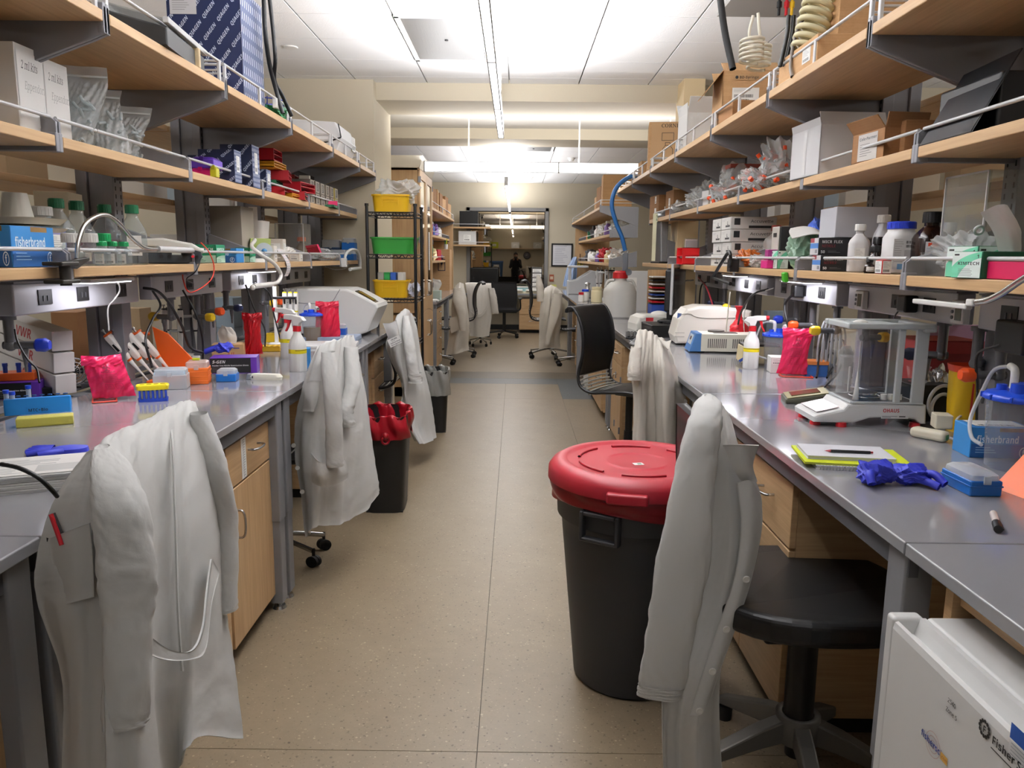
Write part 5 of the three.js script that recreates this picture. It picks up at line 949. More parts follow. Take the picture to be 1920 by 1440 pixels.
zipBag('clear zip bag of tubes nearest the white boxes', [-1.43,1.808,-2.55], .25, .18, .25, .1, 1);
zipBag('clear zip bag of tubes, middle of the three', [-1.45,1.808,-2.761], .3, .19, .22, .1, 4);
zipBag('clear zip bag of tubes at the right of the three', [-1.47,1.808,-2.957], .35, .17, .2, .1, 8);
one('plastic_sheet', 'clear plastic bag top standing behind the white boxes', 'bag', blob(.18, .3, .12, .2, 3), bagClear, [-1.6,1.808,-2.613]);
const kitSide = art('kitside', 256, 256, '#4f5978', (g, w, h) => { g.strokeStyle = '#dfe3ea'; g.lineWidth = 5; for (let y = -10; y < 270; y += 30) for (let x = 0; x < 260; x += 22) { g.beginPath(); g.moveTo(x + (y / 30 % 2) * 10, y + 18); g.lineTo(x + 8 + (y / 30 % 2) * 10, y); g.stroke(); } });
const kitFront = art('kitfront', 512, 512, '#16244e', (g, w, h) => { g.save(); g.rotate(-.7); for (let y = -20; y < 900; y += 74) for (let x = -520; x < 520; x += 130) txt(g, 'QIAGEN', x + (y / 74 % 2) * 60, y, 28, '#cfd6e6', 'sans-serif', 'bold'); g.restore(); });
const kitFrontS = art('kitfrontS', 256, 256, '#141f40', (g, w, h) => { g.save(); g.rotate(-.7); for (let y = -20; y < 460; y += 90) for (let x = -260; x < 260; x += 130) txt(g, 'QIAGEN', x + (y / 90 % 2) * 50, y, 28, '#cfd6e6', 'sans-serif', 'bold'); g.restore(); });
function kit(label, pos, turn, sz, lab) { return carton('kit_box', label, pos, turn, sz, M(0x1a274c, .5), { prints: [['+z', sz[0], sz[1], sz[1] > .4 ? kitFront : kitFrontS], ['+x', sz[2], sz[1], kitSide], ...(lab ? [['+x', .045, sz[1] * .5, labelPlain, 0, sz[1] * .08]] : [])] }); }
kit('dark blue kit box with label, nearest on left middle shelf', [-1.43,1.808,-3.822], 0, [.17, .15, .09], 1);
kit('taller dark blue kit box with label on left middle shelf', [-1.43,1.808,-4.102], 0, [.16, .21, .11], 1);
kit('small dark blue kit box with barcode label beside the rail', [-1.42,1.808,-4.334], 0, [.12, .115, .08], 1);
kit('dark blue kit box lying behind the purple tip box', [-1.58,1.808,-4.066], 0, [.16, .15, .12]);
for (const [p, l, c, sz] of [[[-1.42,1.808,-3.599], 'pink tip box below the purple one on middle shelf', M(0xd61f77, .4), [.1, .04, .09]], [[-1.42,1.849,-3.628], 'purple tip box on top of the pink one', M(0x5e3aa8, .4), [.11, .05, .11]], [[-1.36,1.808,-3.567], 'small yellow rack in front of the kit boxes', M(0xcbc62a, .4), [.03, .05, .04]]]) tipBox(l, p, 0, sz, c, { split: .8, lid: M(c.color.getHex(), .3, { transmission: .3, ior: 1.4, thickness: 0 }) });
// red, yellow and green tube racks in a loose stack
function rack3(label, pos, turn, [w, h, d], m, group) {
  const o = thing('tube_rack', label, 'tube rack', pos, turn, group);
  const plate = y => { const s = new THREE.Shape([[-w / 2, -d / 2], [w / 2, -d / 2], [w / 2, d / 2], [-w / 2, d / 2]].map(p => new THREE.Vector2(...p))); const nx = Math.max(2, Math.round(w / .03)), nz = Math.max(2, Math.round(d / .03)); for (let i = 0; i < nx; i++) for (let j = 0; j < nz; j++) { const q = new THREE.Path(); q.absarc((i + .5) / nx * w - w / 2, (j + .5) / nz * d - d / 2, .0105, 0, 2 * PI); s.holes.push(q); } return new THREE.ExtrudeGeometry(s, { depth: .004, bevelEnabled: false, curveSegments: 8 }).rotateX(-PI / 2).translate(0, y, 0); };
  part(o, 'plate', plate(h - .004), m); part(o, 'plate', plate(h * .5), m); part(o, 'base_plate', box(w, .004, d), m);
  for (const s of [-1, 1]) part(o, 'end_wall', [box(w, h, .006, 0, 0, s * (d / 2 - .003))], m);
}
const rackRed = M(0xa01420, .4), rackYel = M(0xd99a1e, .45), rackGr = M(0x1c6b46, .45);
for (const [p, l, m, sz, tn] of [
  [[-1.45,1.808,-4.788], 'red tube rack at the bottom of the rack stack', rackRed, [.13, .06, .24], .1], [[-1.48,1.869,-4.767], 'green tube rack inside the rack stack', rackGr, [.1, .035, .2], .1], [[-1.44,1.905,-4.816], 'red tube rack above the green one', rackRed, [.12, .06, .2], .2],
  [[-1.46,1.966,-4.682], 'yellow tube rack below the top red one', rackYel, [.13, .035, .24], 0], [[-1.46,2.002,-4.641], 'red tube rack topmost in the stack', rackRed, [.13, .065, .2], .05],
  [[-1.42,1.808,-5.083], 'red tube rack nearest the white packet', rackRed, [.14, .055, .28], .15], [[-1.42,1.864,-5.127], 'red tube rack with white inserts on top, right', rackRed, [.14, .06, .26], -.1], [[-1.55,1.925,-5.355], 'dark red rack with clear sleeve behind the stack', M(0x8a2418, .4), [.12, .07, .16], .1],
  [[-1.38,1.808,-4.933], 'low yellow rack at the shelf edge under the red ones', rackYel, [.04, .03, .3], 0]]) rack3(l, p, tn, sz, m);
carton('carton', 'white upright packet right of the red racks', [-1.44,1.808,-5.38], 0, [.07, .19, .03], M(0xd8d2c2, .6)); carton('carton', 'cream upright packet beside the white one', [-1.44,1.808,-5.505], 0, [.07, .17, .03], M(0xcbc19a, .6), { prints: [['+x', .025, .12, labelPlain]] });
one('plastic_pouch', 'domed clear bag on left middle shelf', 'bag', blob(.14, .14, .16, .12, 6), bagClear, [-1.46,1.808,-5.829]);
carton('packet', 'flat bright pink packet on left middle shelf', [-1.42,1.826,-5.818], .4, [.16, .03, .2], M(0xd8125f, .5)); carton('carton', 'low green box with number under the pink packet', [-1.4,1.808,-5.763], .1, [.16, .017, .24], M(0x1b5a3a, .6), { prints: [['+x', .08, .014, art('n32', 64, 16, '#1b5a3a', g => txt(g, '32', 20, 14, 15, '#eee'))]] });
const cass = art('cass', 128, 256, '#9a9184', (g) => { g.fillStyle = '#2c2a2a'; g.fillRect(30, 30, 70, 196); lines(g, 40, 50, 50, 9, 18, '#c9c1b0', 6); });
for (let k = 0; k < 6; k++) for (let j = 0; j < 2; j++) carton('sample_box', `small grey card box in the ${j ? 'upper' : 'lower'} row at the end, ${['first', 'second', 'third', 'fourth', 'fifth', 'last'][k]} from front`, [-1.45, 1.8082 + j * .079, -5.3 - k * .14], 0, [.16, .078, .1], k === 5 ? M(0xa3964a, .6) : M(0x6f675c, .7), { prints: [['+x', .09, .07, cass]] });
carton('carton', 'dark carton lying behind the small grey boxes', [-1.58, 1.8082, -5.75], 0, [.1, .24, .9], M(0x26211e, .8));
// upper shelf
kit('very large dark blue kit carton with repeated lettering on upper shelf', [-1.42,2.153,-3.837], 0, [.33, .5, .3]);
decal(scene.children[scene.children.length - 1], 'hazard_sheet', .12, .12, printMat('ghs', 128, 128, (g, w, h) => { g.fillStyle = '#c9c9cc'; g.fillRect(0, 0, w, h); g.strokeStyle = '#a44'; g.lineWidth = 3; for (const x of [20, 52, 84]) { g.save(); g.translate(x + 8, 26); g.rotate(PI / 4); g.strokeRect(-8, -8, 16, 16); g.restore(); } lines(g, 12, 56, 100, 6, 10, '#888'); }), -.09, .44, .1525);
{
  const o = thing('gel_viewer', 'slanted metal framed glass viewer lying on left upper shelf', 'instrument', [-1.33,2.153,-2.909], .1);
  part(o, 'case', ext([[-.1, 0], [.14, 0], [.14, .06], [-.1, .12]], .42, .006), M(0x2a2b2c, .5)); part(o, 'rail', [box(.02, .02, .44, .14, .07, 0, .003), box(.02, .02, .44, -.1, .125, 0, .003)], greyLight); part(o, 'pane', box(.24, .004, .4, .02, .112, 0, 0, 0, 0, -.24), acrylic); part(o, 'strap', box(.03, .07, .02, .14, 0, -.1, .004), M(0xc6b08a, .6));
}
carton('carton', 'blue folder lying on left upper shelf by the rail', [-1.26,2.153,-2.898], .1, [.12, .02, .24], M(0x1d3f7a, .5));
{ const o = thing('wire_basket', 'blue wire basket on left upper shelf', 'basket', [-1.3,2.153,-4.173]); const g = []; for (const y of [.02, .06, .1]) g.push(torus(.06 + y * .3, .003, 0, y, 0, PI / 2)); for (let k = 0; k < 10; k++) { const a = k * .628; g.push(bar([.06 * Math.cos(a), .0, .06 * Math.sin(a)], [.092 * Math.cos(a), .11, .092 * Math.sin(a)], .0025)); } part(o, 'wires', g, M(0x1a2fa0, .4)); }
{ const o = thing('strap', 'green plastic bag folded beside the blue basket', 'bag', [-1.24,2.153,-4.087]); part(o, 'fold', blob(.12, .06, .2, .25, 2), M(0x1f7a46, .5)); part(o, 'tag', box(.02, .05, .08, .04, .03, .08, .003), white); }
{
  const p = [-1.38,2.153,-6.653]; const o = thing('equipment_box', 'long white box with a black curve on left upper shelf end', 'box', [p[0], 2.1532, -5.75], 0);
  part(o, 'body', ext([[-.19, .02], [.16, .02], [.19, .1], [.15, .2], [-.19, .22]], .5, .004, 0, 0, .1), M(0xd8d9da, .5)); part(o, 'stripe', tube([[.17, .19, .34], [.182, .15, .355], [.19, .1, .352]], .004), black); part(o, 'stripe', tube([[.19, .1, .352], [.05, .06, .356], [-.1, .055, .354]], .005), black); part(o, 'print_sheet', box(.003, .1, .1, .185, .06, -.08), labelPlain); part(o, 'skid', box(.3, .02, .44, -.02, 0, .1), wood);
}
cord('thick black cable hanging to left upper shelf, left one', [[-1.211,2.673,-3.9], [-1.21,2.515,-3.9], [-1.211,2.382,-3.95], [-1.198,2.269,-4], [-1.17,2.163,-4]], .011); cord('thick black cable hanging to left upper shelf with white tag', [[-1.199,2.684,-3.95], [-1.187,2.529,-3.95], [-1.182,2.407,-3.95], [-1.204,2.319,-4], [-1.182,2.254,-4.05], [-1.154,2.167,-4.1]], .01);
{ const o = thing('ceiling_outlet', 'grey service panel with black plugs above left shelves', 'service panel', [-1.42, 2.885, -3.75]); part(o, 'panel', box(.57, .02, .55, 0, 0, 0), M(0x8f8d88, .5)); part(o, 'plug', [cyl(.03, .026, .08, .15, -.08, 0), cyl(.032, .028, .012, .15, -.09, 0)], black); part(o, 'plug', [cyl(.03, .026, .08, .22, -.09, .02), cyl(.032, .028, .012, .22, -.1, .02)], black); part(o, 'tag', [cyl(.0285, .0285, .014, .15, -.066, 0), cyl(.0285, .0285, .014, .22, -.076, .02)], white); }

// ================= LEFT SIDE: BENCH =================
// waste bag, tip boxes and tube racks
wasteBag('pink autoclave bag on a red wire stand, left bench', [-1.555,0.914,-2.864], R(28), { w: .13, h: .155, print: bagPrint, lean: .035, standW: .04 });
wasteBag('red waste bag in a tall slim stand behind the glove box', [-1.438,0.914,-4.2], R(20), { w: .1, h: .22, mat: bagRed, standW: .03, flare: 1 });
wasteBag('red waste bag standing beyond the second blue lidded jar', [-1.214,0.914,-4.975], R(15), { w: .14, h: .24, mat: M(0xd01f3f, .3, { transmission: .2, ior: 1.4, thickness: 0 }), standW: .05 });
{
  const o = thing('tube_rack', 'bright blue wavy tube rack with lettering on left bench', 'tube rack', [-1.676,0.914,-2.656], R(28));
  part(o, 'body', ext([[-.05, 0], [.05, 0], [.047, .03], [.035, .036], [.022, .045], [.0, .05], [-.02, .055], [-.045, .055]], .2, .004, 0, 0, 0, 0, PI / 2, 0), M(0x1e84d0, .35));
  const holes = []; for (let k = 0; k < 8; k++) for (const [z, y] of [[-.018, .0545], [.028, .0415]]) holes.push(cyl(.0075, .0075, .003, -.085 + k * .024, y - .001, z, 16, z > 0 ? .6 : 0)); part(o, 'hole', holes, M(0x0c3b66, .6)).userData.kind = 'stuff';
  const lt = decal(o, 'print', .07, .022, printMat('mtc', 128, 40, (g) => { g.fillStyle = '#1e84d0'; g.fillRect(0, 0, 128, 40); txt(g, 'MTC+Bio', 10, 29, 26, '#0b1a2a'); }), .0, .014, .0505); lt.userData.label = 'black lettering';
}
for (const [p, l] of [[[-1.727,0.914,-2.625], 'blue capped tube at the left end of the wavy rack'], [[-1.765,0.914,-2.651], 'blue capped tube leftmost in the wavy rack'], [[-1.749,0.914,-2.749], 'blue capped tube in the middle of the wavy rack']]) { const o = thing('centrifuge_tube', l, 'tube', [p[0], .955, p[2] + .03]); part(o, 'tube', cyl(.008, .008, .05, 0, -.02, 0, 16), frost); part(o, 'cap', cyl(.0098, .0098, .012, 0, .028, 0, 16), blue); }
tipBox('pale yellow tube rack lying in front of the blue one', [-1.526,0.914,-2.445], R(28), [.16, .03, .055], M(0xdcd66a, .4, { transmission: .25, ior: 1.4, thickness: 0 }), { split: .98, noLid: true });
{ // orange rack on a purple glove box at the picture edge
  const s5 = art('sgen', 256, 100, '#0d0d0e', (g) => { txt(g, '5-GEN', 12, 34, 28, '#e9e9ea', 'sans-serif', 'italic bold'); txt(g, 'Powder Free Nitrile Examination Gloves', 12, 54, 12, '#e9e9ea'); lines(g, 14, 64, 150, 3, 11, '#777', 2); });
  const gb = (l, p, turn, sz) => carton('glove_box', l, p, turn, sz, M(0x5f2f9c, .4), { prints: [['+z', sz[0] * .86, sz[1] * .92, s5, -sz[0] * .06]] });
  gb('purple and black glove box at the left picture edge', [-1.945,0.914,-2.921], R(20), [.22, .065, .12]);
  gb('purple and black glove box with a glove pulled out, left bench', [-1.333,0.914,-3.631], R(12), [.21, .075, .12]);
  const o = thing('tube_rack', 'orange tube rack on top of the left purple glove box', 'tube rack', [[-1.945,0.914,-2.921][0], .9792, [-1.945,0.914,-2.921][2] - .02], R(20)); part(o, 'body', [box(.16, .03, .09, 0, 0, 0, .003)], orange); for (const x of [-.02, .025, .06]) part(o, 'tube', [cyl(.008, .008, .03, x, .028, .02, 14), cyl(.0095, .0095, .012, x, .055, .02, 14)], M(0x2746a8, .4));
  one('nitrile_glove', 'violet blue glove pulled half out of the glove box', 'glove', [blob(.07, .05, .1, .3, 3), tube([[-.02, .03, 0], [-.05, .02, .01], [-.09, .005, .02]].map(p => p), .014)], gloveBlue, [[-1.428,0.914,-3.749][0], .989, [-1.428,0.914,-3.749][2]]);
}
one('adapter', 'black power adapter block behind the wavy blue rack', 'adapter', [box(.1, .035, .07, 0, 0, 0, .004), tube([[0, .02, -.03], [.02, .03, -.05], [.05, .02, -.06], [.02, .008, -.09]], .004)], black, [-1.838,0.914,-2.962], R(20));
{ const o = thing('label_printer', 'beige handheld plug device standing by the silver fan', 'device', [-1.918,0.914,-3.13], R(25)); part(o, 'body', ext([[-.028, 0], [.022, 0], [.018, .06], [.018, .13], [.0, .14], [-.02, .135], [-.03, .12], [-.024, .06]], .035, .006), M(0xcbbb95, .5)); part(o, 'hole', cyl(.005, .005, .002, -.008, .118, .018, 12, PI / 2), black); part(o, 'prong', [bar([.02, .05, .01], [.034, .0, .01], .003), bar([-.01, .05, .012], [0, 0, .014], .003)], M(0xcbbb95, .5)); }
{ const o = thing('desk_fan', 'small dark metallic fan behind the pink bag', 'fan', [-1.824,0.914,-3.135], R(30)); part(o, 'cage', [torus(.055, .004, 0, .07, 0), torus(.04, .002, 0, .07, .012), torus(.025, .002, 0, .07, .016), ...Array.from({ length: 14 }, (_, k) => bar([.012 * Math.cos(k * .449), .07 + .012 * Math.sin(k * .449), .018], [.055 * Math.cos(k * .449), .07 + .055 * Math.sin(k * .449), 0], .0012, 5))], chrome); part(o, 'blade', [0, 1, 2, 3].map(k => { const s = new THREE.CircleGeometry(.024, 16).scale(1, .6, 1); return T(s, .026, 0, 0, .5, 0, 0).rotateZ(k * PI / 2).translate(0, .07, -.004); }), M(0x3a3b3d, .3)); part(o, 'stand', [box(.05, .008, .04), bar([0, .005, -.01], [0, .03, -.012], .005)], black); }
for (let k = 0; k < 3; k++) { const o = carton('film_box', `long white printed film box crossing behind the left posts, ${['bottom', 'middle', 'top'][k]} of the pile`, [-2.1, .965 + k * .085, -3.2], 0, [.85, .078, .078], M(0xc3bfba, .6), { prints: [['+z', .83, .07, art('vwr', 512, 48, '#c6c3bf', g => { txt(g, 'VWR', 330, 38, 38, '#a3262d', 'sans-serif', 'italic bold'); lines(g, 20, 12, 260, 3, 12, '#b88', 3); })]] }); o.rotation.set(0, R(-35), R(-6), 'YXZ'); }
// pipettes standing on an orange rack
{
  const x0 = -1.6, z0 = -3.3, o = thing('pipette_rack', 'orange sloping rack holding white pipettes on left bench', 'rack', [x0, .9142, z0]), d = R(32);
  part(o, 'back_plate', ext([[.03, 0], [.2, 0], [.16, .08], [.05, .2], [-.02, .23], [.0, .1]], .008, .002, 0, 0, -.125), orange); part(o, 'base', box(.16, .01, .16, .09, 0, -.05, .003), orange);
  part(o, 'back_rail', bar([-.135, .2, .02], [-.035, .2, -.12], .009), orange);
  for (let k = 0; k < 4; k++) pipette(['white orange pipette nearest the pink bag, front of four', 'white orange pipette, second of the four on orange rack', 'white orange pipette, third of the four on orange rack', 'white orange pipette, last of the four on orange rack'][k], [x0 + .01 + k * .026, .918, z0 - k * .033 + .002], [.3, 0, d], { accent: orange, body: M(0xe8e4dc, .35), s: 1.12 });
}
{ // yellow and blue tube stand
  const o = thing('tube_rack', 'yellow topped blue tube rack beside the clear tip box', 'tube rack', [-1.374,0.914,-2.874], R(24));
  part(o, 'top', stack([[.045, .055, .026, 4], [.06, .058, .028, 4], [.064, .055, .026, 4]], 40), M(0xe6d21c, .4)); part(o, 'base', [stack([[0, .052, .026, 4], [.012, .053, .026, 4]], 40), ...Array.from({ length: 7 }, (_, k) => box(.007, .032, .05, -.045 + k * .015, .01, 0, .001))], M(0x1b3fae, .4)); for (let k = 0; k < 6; k++) part(o, 'tube', cyl(.003, .006, .05, -.038 + k * .015, .008, .014, 10), frost); part(o, 'hole', [0, 1, 2, 3].map(k => cyl(.009, .009, .002, -.036 + k * .024, .0632, 0, 16)), M(0x8a7a10, .6)).userData.kind = 'stuff';
}
tipBox('frosted clear tip box behind the yellow topped rack', [-1.429,0.914,-3.159], R(14), [.13, .085, .09], frost, { split: .7, rack: M(0xb9d4e4, .4) });
tipBox('orange tiered tip box with clear lid on left bench', [-1.375,0.914,-3.299], R(14), [.095, .098, .095], M(0xdc6a20, .4), { split: .72, tiers: [.12, .32, .52], lid: M(0xead9d0, .3, { transmission: .5, ior: 1.4, thickness: 0 }) });
one('clip', 'yellow green clip on the orange tip box lid', 'clip', box(.03, .01, .014, 0, 0, 0, .003), M(0xb7c21a, .4), [[-1.375,0.914,-3.299][0] - .005, 1.0125, [-1.375,0.914,-3.299][2]], .2);
tipBox('small blue tip box with a clear lid before the glove box', [-1.272,0.914,-3.364], R(8), [.085, .055, .075], kitBlue, { split: .62 });
carton('instrument', 'flat white electronic box with black top behind orange tips', [-1.657,0.914,-3.733], R(15), [.2, .05, .14], M(0xd8d8d4, .4), { cat: 'instrument', prints: [['+y', .1, .06, black, .02, .0]] });
{ const o = thing('pipette_filler', 'cream handheld electric pipette lying before the spray bottles', 'pipette', [-1.113,0.914,-3.404], R(-6)); part(o, 'body', stack([[0, .07, .02, 4], [.014, .074, .022, 4], [.026, .066, .018, 3]], 40), M(0xe0dccb, .4)); part(o, 'head', stack([[.002, .014, .018, 3, -.078], [.024, .012, .014, 3, -.074]], 24), M(0x7d7f80, .4)); part(o, 'button', box(.003, .01, .004, -.055, .008, .0215), black); }
carton('tissue_box', 'brown tissue box with a pulled tissue, left bench', [-1.537,0.914,-4.102], R(15), [.16, .08, .12], M(0xb08c62, .8), { prints: [['+z', .14, .06, art('tissue', 256, 100, '#b08c62', g => { txt(g, 'All', 110, 90, 50, '#a3452c', 'serif', 'italic bold'); g.fillStyle = '#5a4a78'; g.fillRect(14, 10, 60, 12); g.fillRect(180, 10, 56, 12); })]], cat: 'box' });
one('tissue', 'white tissue sticking out of the brown box', 'tissue', loft([[[-.04, 0, 0], [0, .0, .01], [.04, 0, 0]], [[-.05, .05, -.01], [.0, .05, .02], [.045, .04, -.01]], [[-.03, .1, -.02], [-.01, .09, .01], [.02, .085, 0]]], 12, 12, .001, foldN(.008, 9, 1)), M(0xdbd5cb, .9), [[-1.537,0.914,-4.102][0], .995, [-1.537,0.914,-4.102][2]], .3);
// spray bottles
sprayBottle('white spray bottle with yellow band in front, left bench', [-1.043,0.914,-3.668], R(165)); sprayBottle('white spray bottle behind, its red trigger turned left', [-1.223,0.914,-4.126], R(175));
carton('carton', 'blue box tucked behind the front left spray bottle', [-1.042,0.914,-3.776], .2, [.06, .1, .06], M(0x2b7ab8, .5));
// jar, tip boxes and the white scanner
wasteJar('clear suction jar with blue lid, left bench', [-1.309,0.914,-4.967], R(-60), .95, { fluid: [M(0x9a7a52, .2, { transmission: .5, ior: 1.33, thickness: 0 }), .1] });
{ // white scanner
  const o = thing('imager', 'large white benchtop imager with slanted display at bench end', 'instrument', [-1.28, .9142, -5.5], 0);
  part(o, 'housing', ext([[-.3, .02], [.18, .0], [.26, .03], [.34, .2], [.33, .225], [.17, .31], [.12, .325], [-.3, .325]], .42, .014, 0, 0, 0), M(0xd6d6d2, .35));
  part(o, 'display', [box(.16, .006, .12, 0, 0, 0, .002).rotateZ(-.52).translate(.245, .268, .12)], M(0x35301c, .15)); part(o, 'display_glass', box(.12, .004, .07, 0, .006, 0).rotateZ(-.52).translate(.247, .27, .12), M(0x8a7418, .12));
  part(o, 'seam', [tube([[-.3, .23, .211], [-.06, .225, .211], [.02, .235, .211], [.06, .29, .211], [.08, .322, .211]], .0022)], M(0x77787a, .5)); part(o, 'foot', [cyl(.02, .02, .02, -.2, 0, .15), cyl(.02, .02, .02, .15, -.002, .15)], black);
}
for (const [p, l, sz] of [[[-1.18, .9445, -5.12], 'blue tip box on the grey tray in front of the imager', [.11, .07, .08]], [[-1.26, .9445, -5.0], 'flat blue tip box with clear lid before the imager', [.12, .04, .08]]]) tipBox(l, p, .05, sz, M(0x1850a4, .35));
carton('tray', 'grey blue flat plastic tray under the blue tip boxes', [-1.2, .9142, -5.05], .05, [.34, .03, .24], M(0x8f9fb6, .35), { cat: 'tray', r: .004 });
carton('tray', 'pale flat tray lying in front of the grey one', [-1.15, .9142, -4.72], .1, [.34, .015, .3], M(0xc9c9c6, .4), { cat: 'tray' });
for (const [p, l, m] of [[[-1.544,0.914,-4.945], 'yellow tube rack stack behind the left spray bottles', M(0xd8b21c, .45)]]) rack3(l, p, .2, [.12, .05, .12], m);
rack3('lower yellow wire rack under the stacked yellow one', [[-1.425,0.914,-4.602][0], .9145, [-1.425,0.914,-4.602][2] + .16], .2, [.12, .03, .1], M(0xc79f1c, .45));
for (const [k, u] of [[0, 625], [1, 632], [2, 639]]) pipette(['black and white hanging pipette left of the imager, first', 'black and white hanging pipette left of the imager, second', 'black and white hanging pipette left of the imager, third'][k], [-1.42 + k * .035, 1.02, -4.75], [0, .2, 0], { accent: M(0xd8c81c, .4), s: .95 });
{ const o = thing('pipette_stand', 'white post pipette stand beside the imager', 'stand', [-1.45, .9142, -4.72]); part(o, 'pole', cyl(.012, .012, .36, -.02, 0, 0), white); part(o, 'arm', box(.14, .015, .03, .04, .285, 0, .004), black); part(o, 'foot', cyl(.05, .045, .015, -.02, 0, 0, 28), white); }
// pipettes on a carousel behind the tissue box
{
  const b = [-1.823,0.914,-4.169]; const o = thing('pipette_carousel', 'white pipette carousel with electric pipettes, left bench back', 'stand', [b[0], .9142, b[2]]); part(o, 'foot', lathe([[0, 0], [.08, 0], [.07, .012], [.02, .02], [.012, .04], [.012, .24], [0, .25]]), white); part(o, 'ring', [torus(.065, .008, 0, .22, 0, PI / 2), torus(.05, .004, 0, .14, 0, PI / 2)], M(0xb9bcbd, .4));
  for (let k = 0; k < 5; k++) { const a = k * 1.256 + .5; pipette(`white pipette with black grip on the left carousel, ${['front right', 'front left', 'left', 'back', 'right'][k]}`, [b[0] + .08 * Math.sin(a), .945, b[2] + .08 * Math.cos(a)], [0, a, 0], { s: 1 }); }
}
// papers, glove and binder near the first coat
{
  const o = thing('ring_binder', 'white binder with printed pages lying open on left bench', 'binder', [-1.172,0.914,-1.812], R(24)); part(o, 'cover', [box(.3, .004, .2, 0, 0, 0), box(.3, .004, .2, 0, .036, 0), box(.3, .04, .004, 0, 0, -.1)], M(0xb9b9b8, .5)); part(o, 'pages', [0, 1, 2, 3, 4, 5].map(k => box(.28, .004, .19, rr(-.006, .012), .005 + k * .005, rr(-.004, .004), 0, 0, rr(-.03, .03))), M(0xd9d8d4, .8)); part(o, 'printed_sheet', box(.27, .002, .18, .01, .0405, 0), art('sheet', 256, 170, '#dedcd8', g => { lines(g, 20, 30, 150, 5, 12, '#888', 4); g.fillStyle = '#b9b9b6'; g.fillRect(130, 90, 100, 60); lines(g, 20, 100, 100, 5, 12, '#999', 4); }));
}
function glove(label, pos, turn, pts) { const o = thing('nitrile_glove', label, 'glove', pos, turn); part(o, 'glove', pts, gloveBlue); return o; }
glove('violet blue glove lying flat near the first coat', [-1.254,0.914,-2.104], R(20), [stack([[.001, .05, .032, 2.6], [.012, .048, .03, 2.6], [.016, .03, .018, 2]], 28), ...[[-.02, .5], [-.008, .2], [.004, -.1], [.016, -.35]].map(([z, a]) => tube([[-.04, .009, z * 1.2], [-.075, .01, z * 1.5 + .003], [-.105 + Math.abs(a) * .02, .007, z * 1.9]], .0085, 12)), tube([[-.01, .008, .028], [-.045, .01, .05], [-.065, .007, .055]], .0095, 12), ball(.0085, -.1, .007, 0)]);
cord('black cable arching over the binder at left edge', [[-0.882,1.108,-1.28], [-0.844,1.104,-1.27], [-0.814,1.088,-1.27], [-0.799,1.063,-1.28], [-0.803,1.045,-1.3]], .004);
// cables and valves below the raceway
cord('thick black power cable hanging below the second left socket', [[-1.55,1.325,-3.22], [-1.5,1.317,-3.216], [-1.48,1.279,-3.265], [-1.46,1.158,-3.358], [-1.46,1.057,-3.427], [-1.46,1.01,-3.569]], .006);
cord('black power cable running down to the bench from socket', [[-1.53,1.313,-3.256], [-1.5,1.257,-3.256], [-1.48,1.2,-3.133], [-1.46,1.125,-3.021], [-1.44,1.019,-3.021]], .005);
cord('white cord hanging from the left task lamp to the bench', [[-1.46,1.396,-2.809], [-1.5,1.327,-2.927], [-1.52,1.293,-2.921], [-1.54,1.267,-2.914], [-1.55,1.176,-2.923]], .003, M(0x9d9a94, .5));
cord('black cord hanging from the adapter at left edge', [[-1.5,1.239,-2.295], [-1.48,1.207,-2.271], [-1.44,1.154,-2.25], [-1.42,1.13,-2.252], [-1.38,1.095,-2.199]], .003);
for (const [l, v1] of [['black cable dangling behind the left spray bottles', [[-1.5, 1.3, -4.3], [-1.45, 1.15, -4.3], [-1.42, 1.05, -4.35], [-1.44, .93, -4.4]]], ['black cable from the left raceway to the jar', [[-1.55, 1.3, -4.6], [-1.48, 1.25, -4.62], [-1.46, 1.1, -4.66], [-1.44, .95, -4.7]]], ['black cable curling behind the carousel', [[-1.55, 1.3, -3.6], [-1.5, 1.2, -3.6], [-1.48, 1.08, -3.62], [-1.5, .94, -3.66]]]]) cord(l, v1, .0045);
const knob = { blue: M(0x1a35b0, .35), yellow: M(0xe0b81c, .4), orange: M(0xdd4f1a, .4), navy: M(0x1b2348, .4) };
for (const [l, d, k, y] of [['grey gas valve with blue knob at left picture edge', 2.45, 'blue', 1.16], ['gas valve with mustard knob beyond the left post', 3.62, 'yellow', 1.16], ['gas valve with yellow knob above the carousel', 3.92, 'yellow', 1.14], ['gas valve with orange knob behind the red bag', 4.05, 'orange', 1.16], ['gas valve with navy knob behind the red bag', 4.32, 'navy', 1.16], ['gas valve with yellow knob above the blue lidded jar', 4.95, 'yellow', 1.15], ['gas valve with orange knob near the imager', 5.1, 'orange', 1.15], ['gas valve with navy knob near the imager', 5.35, 'navy', 1.15]]) valve(l, [-1.62, y, -d], k === 'blue' ? .2 : (l.includes('mustard') ? PI * .93 : -.5), knob[k], { up: 1.268 - y });
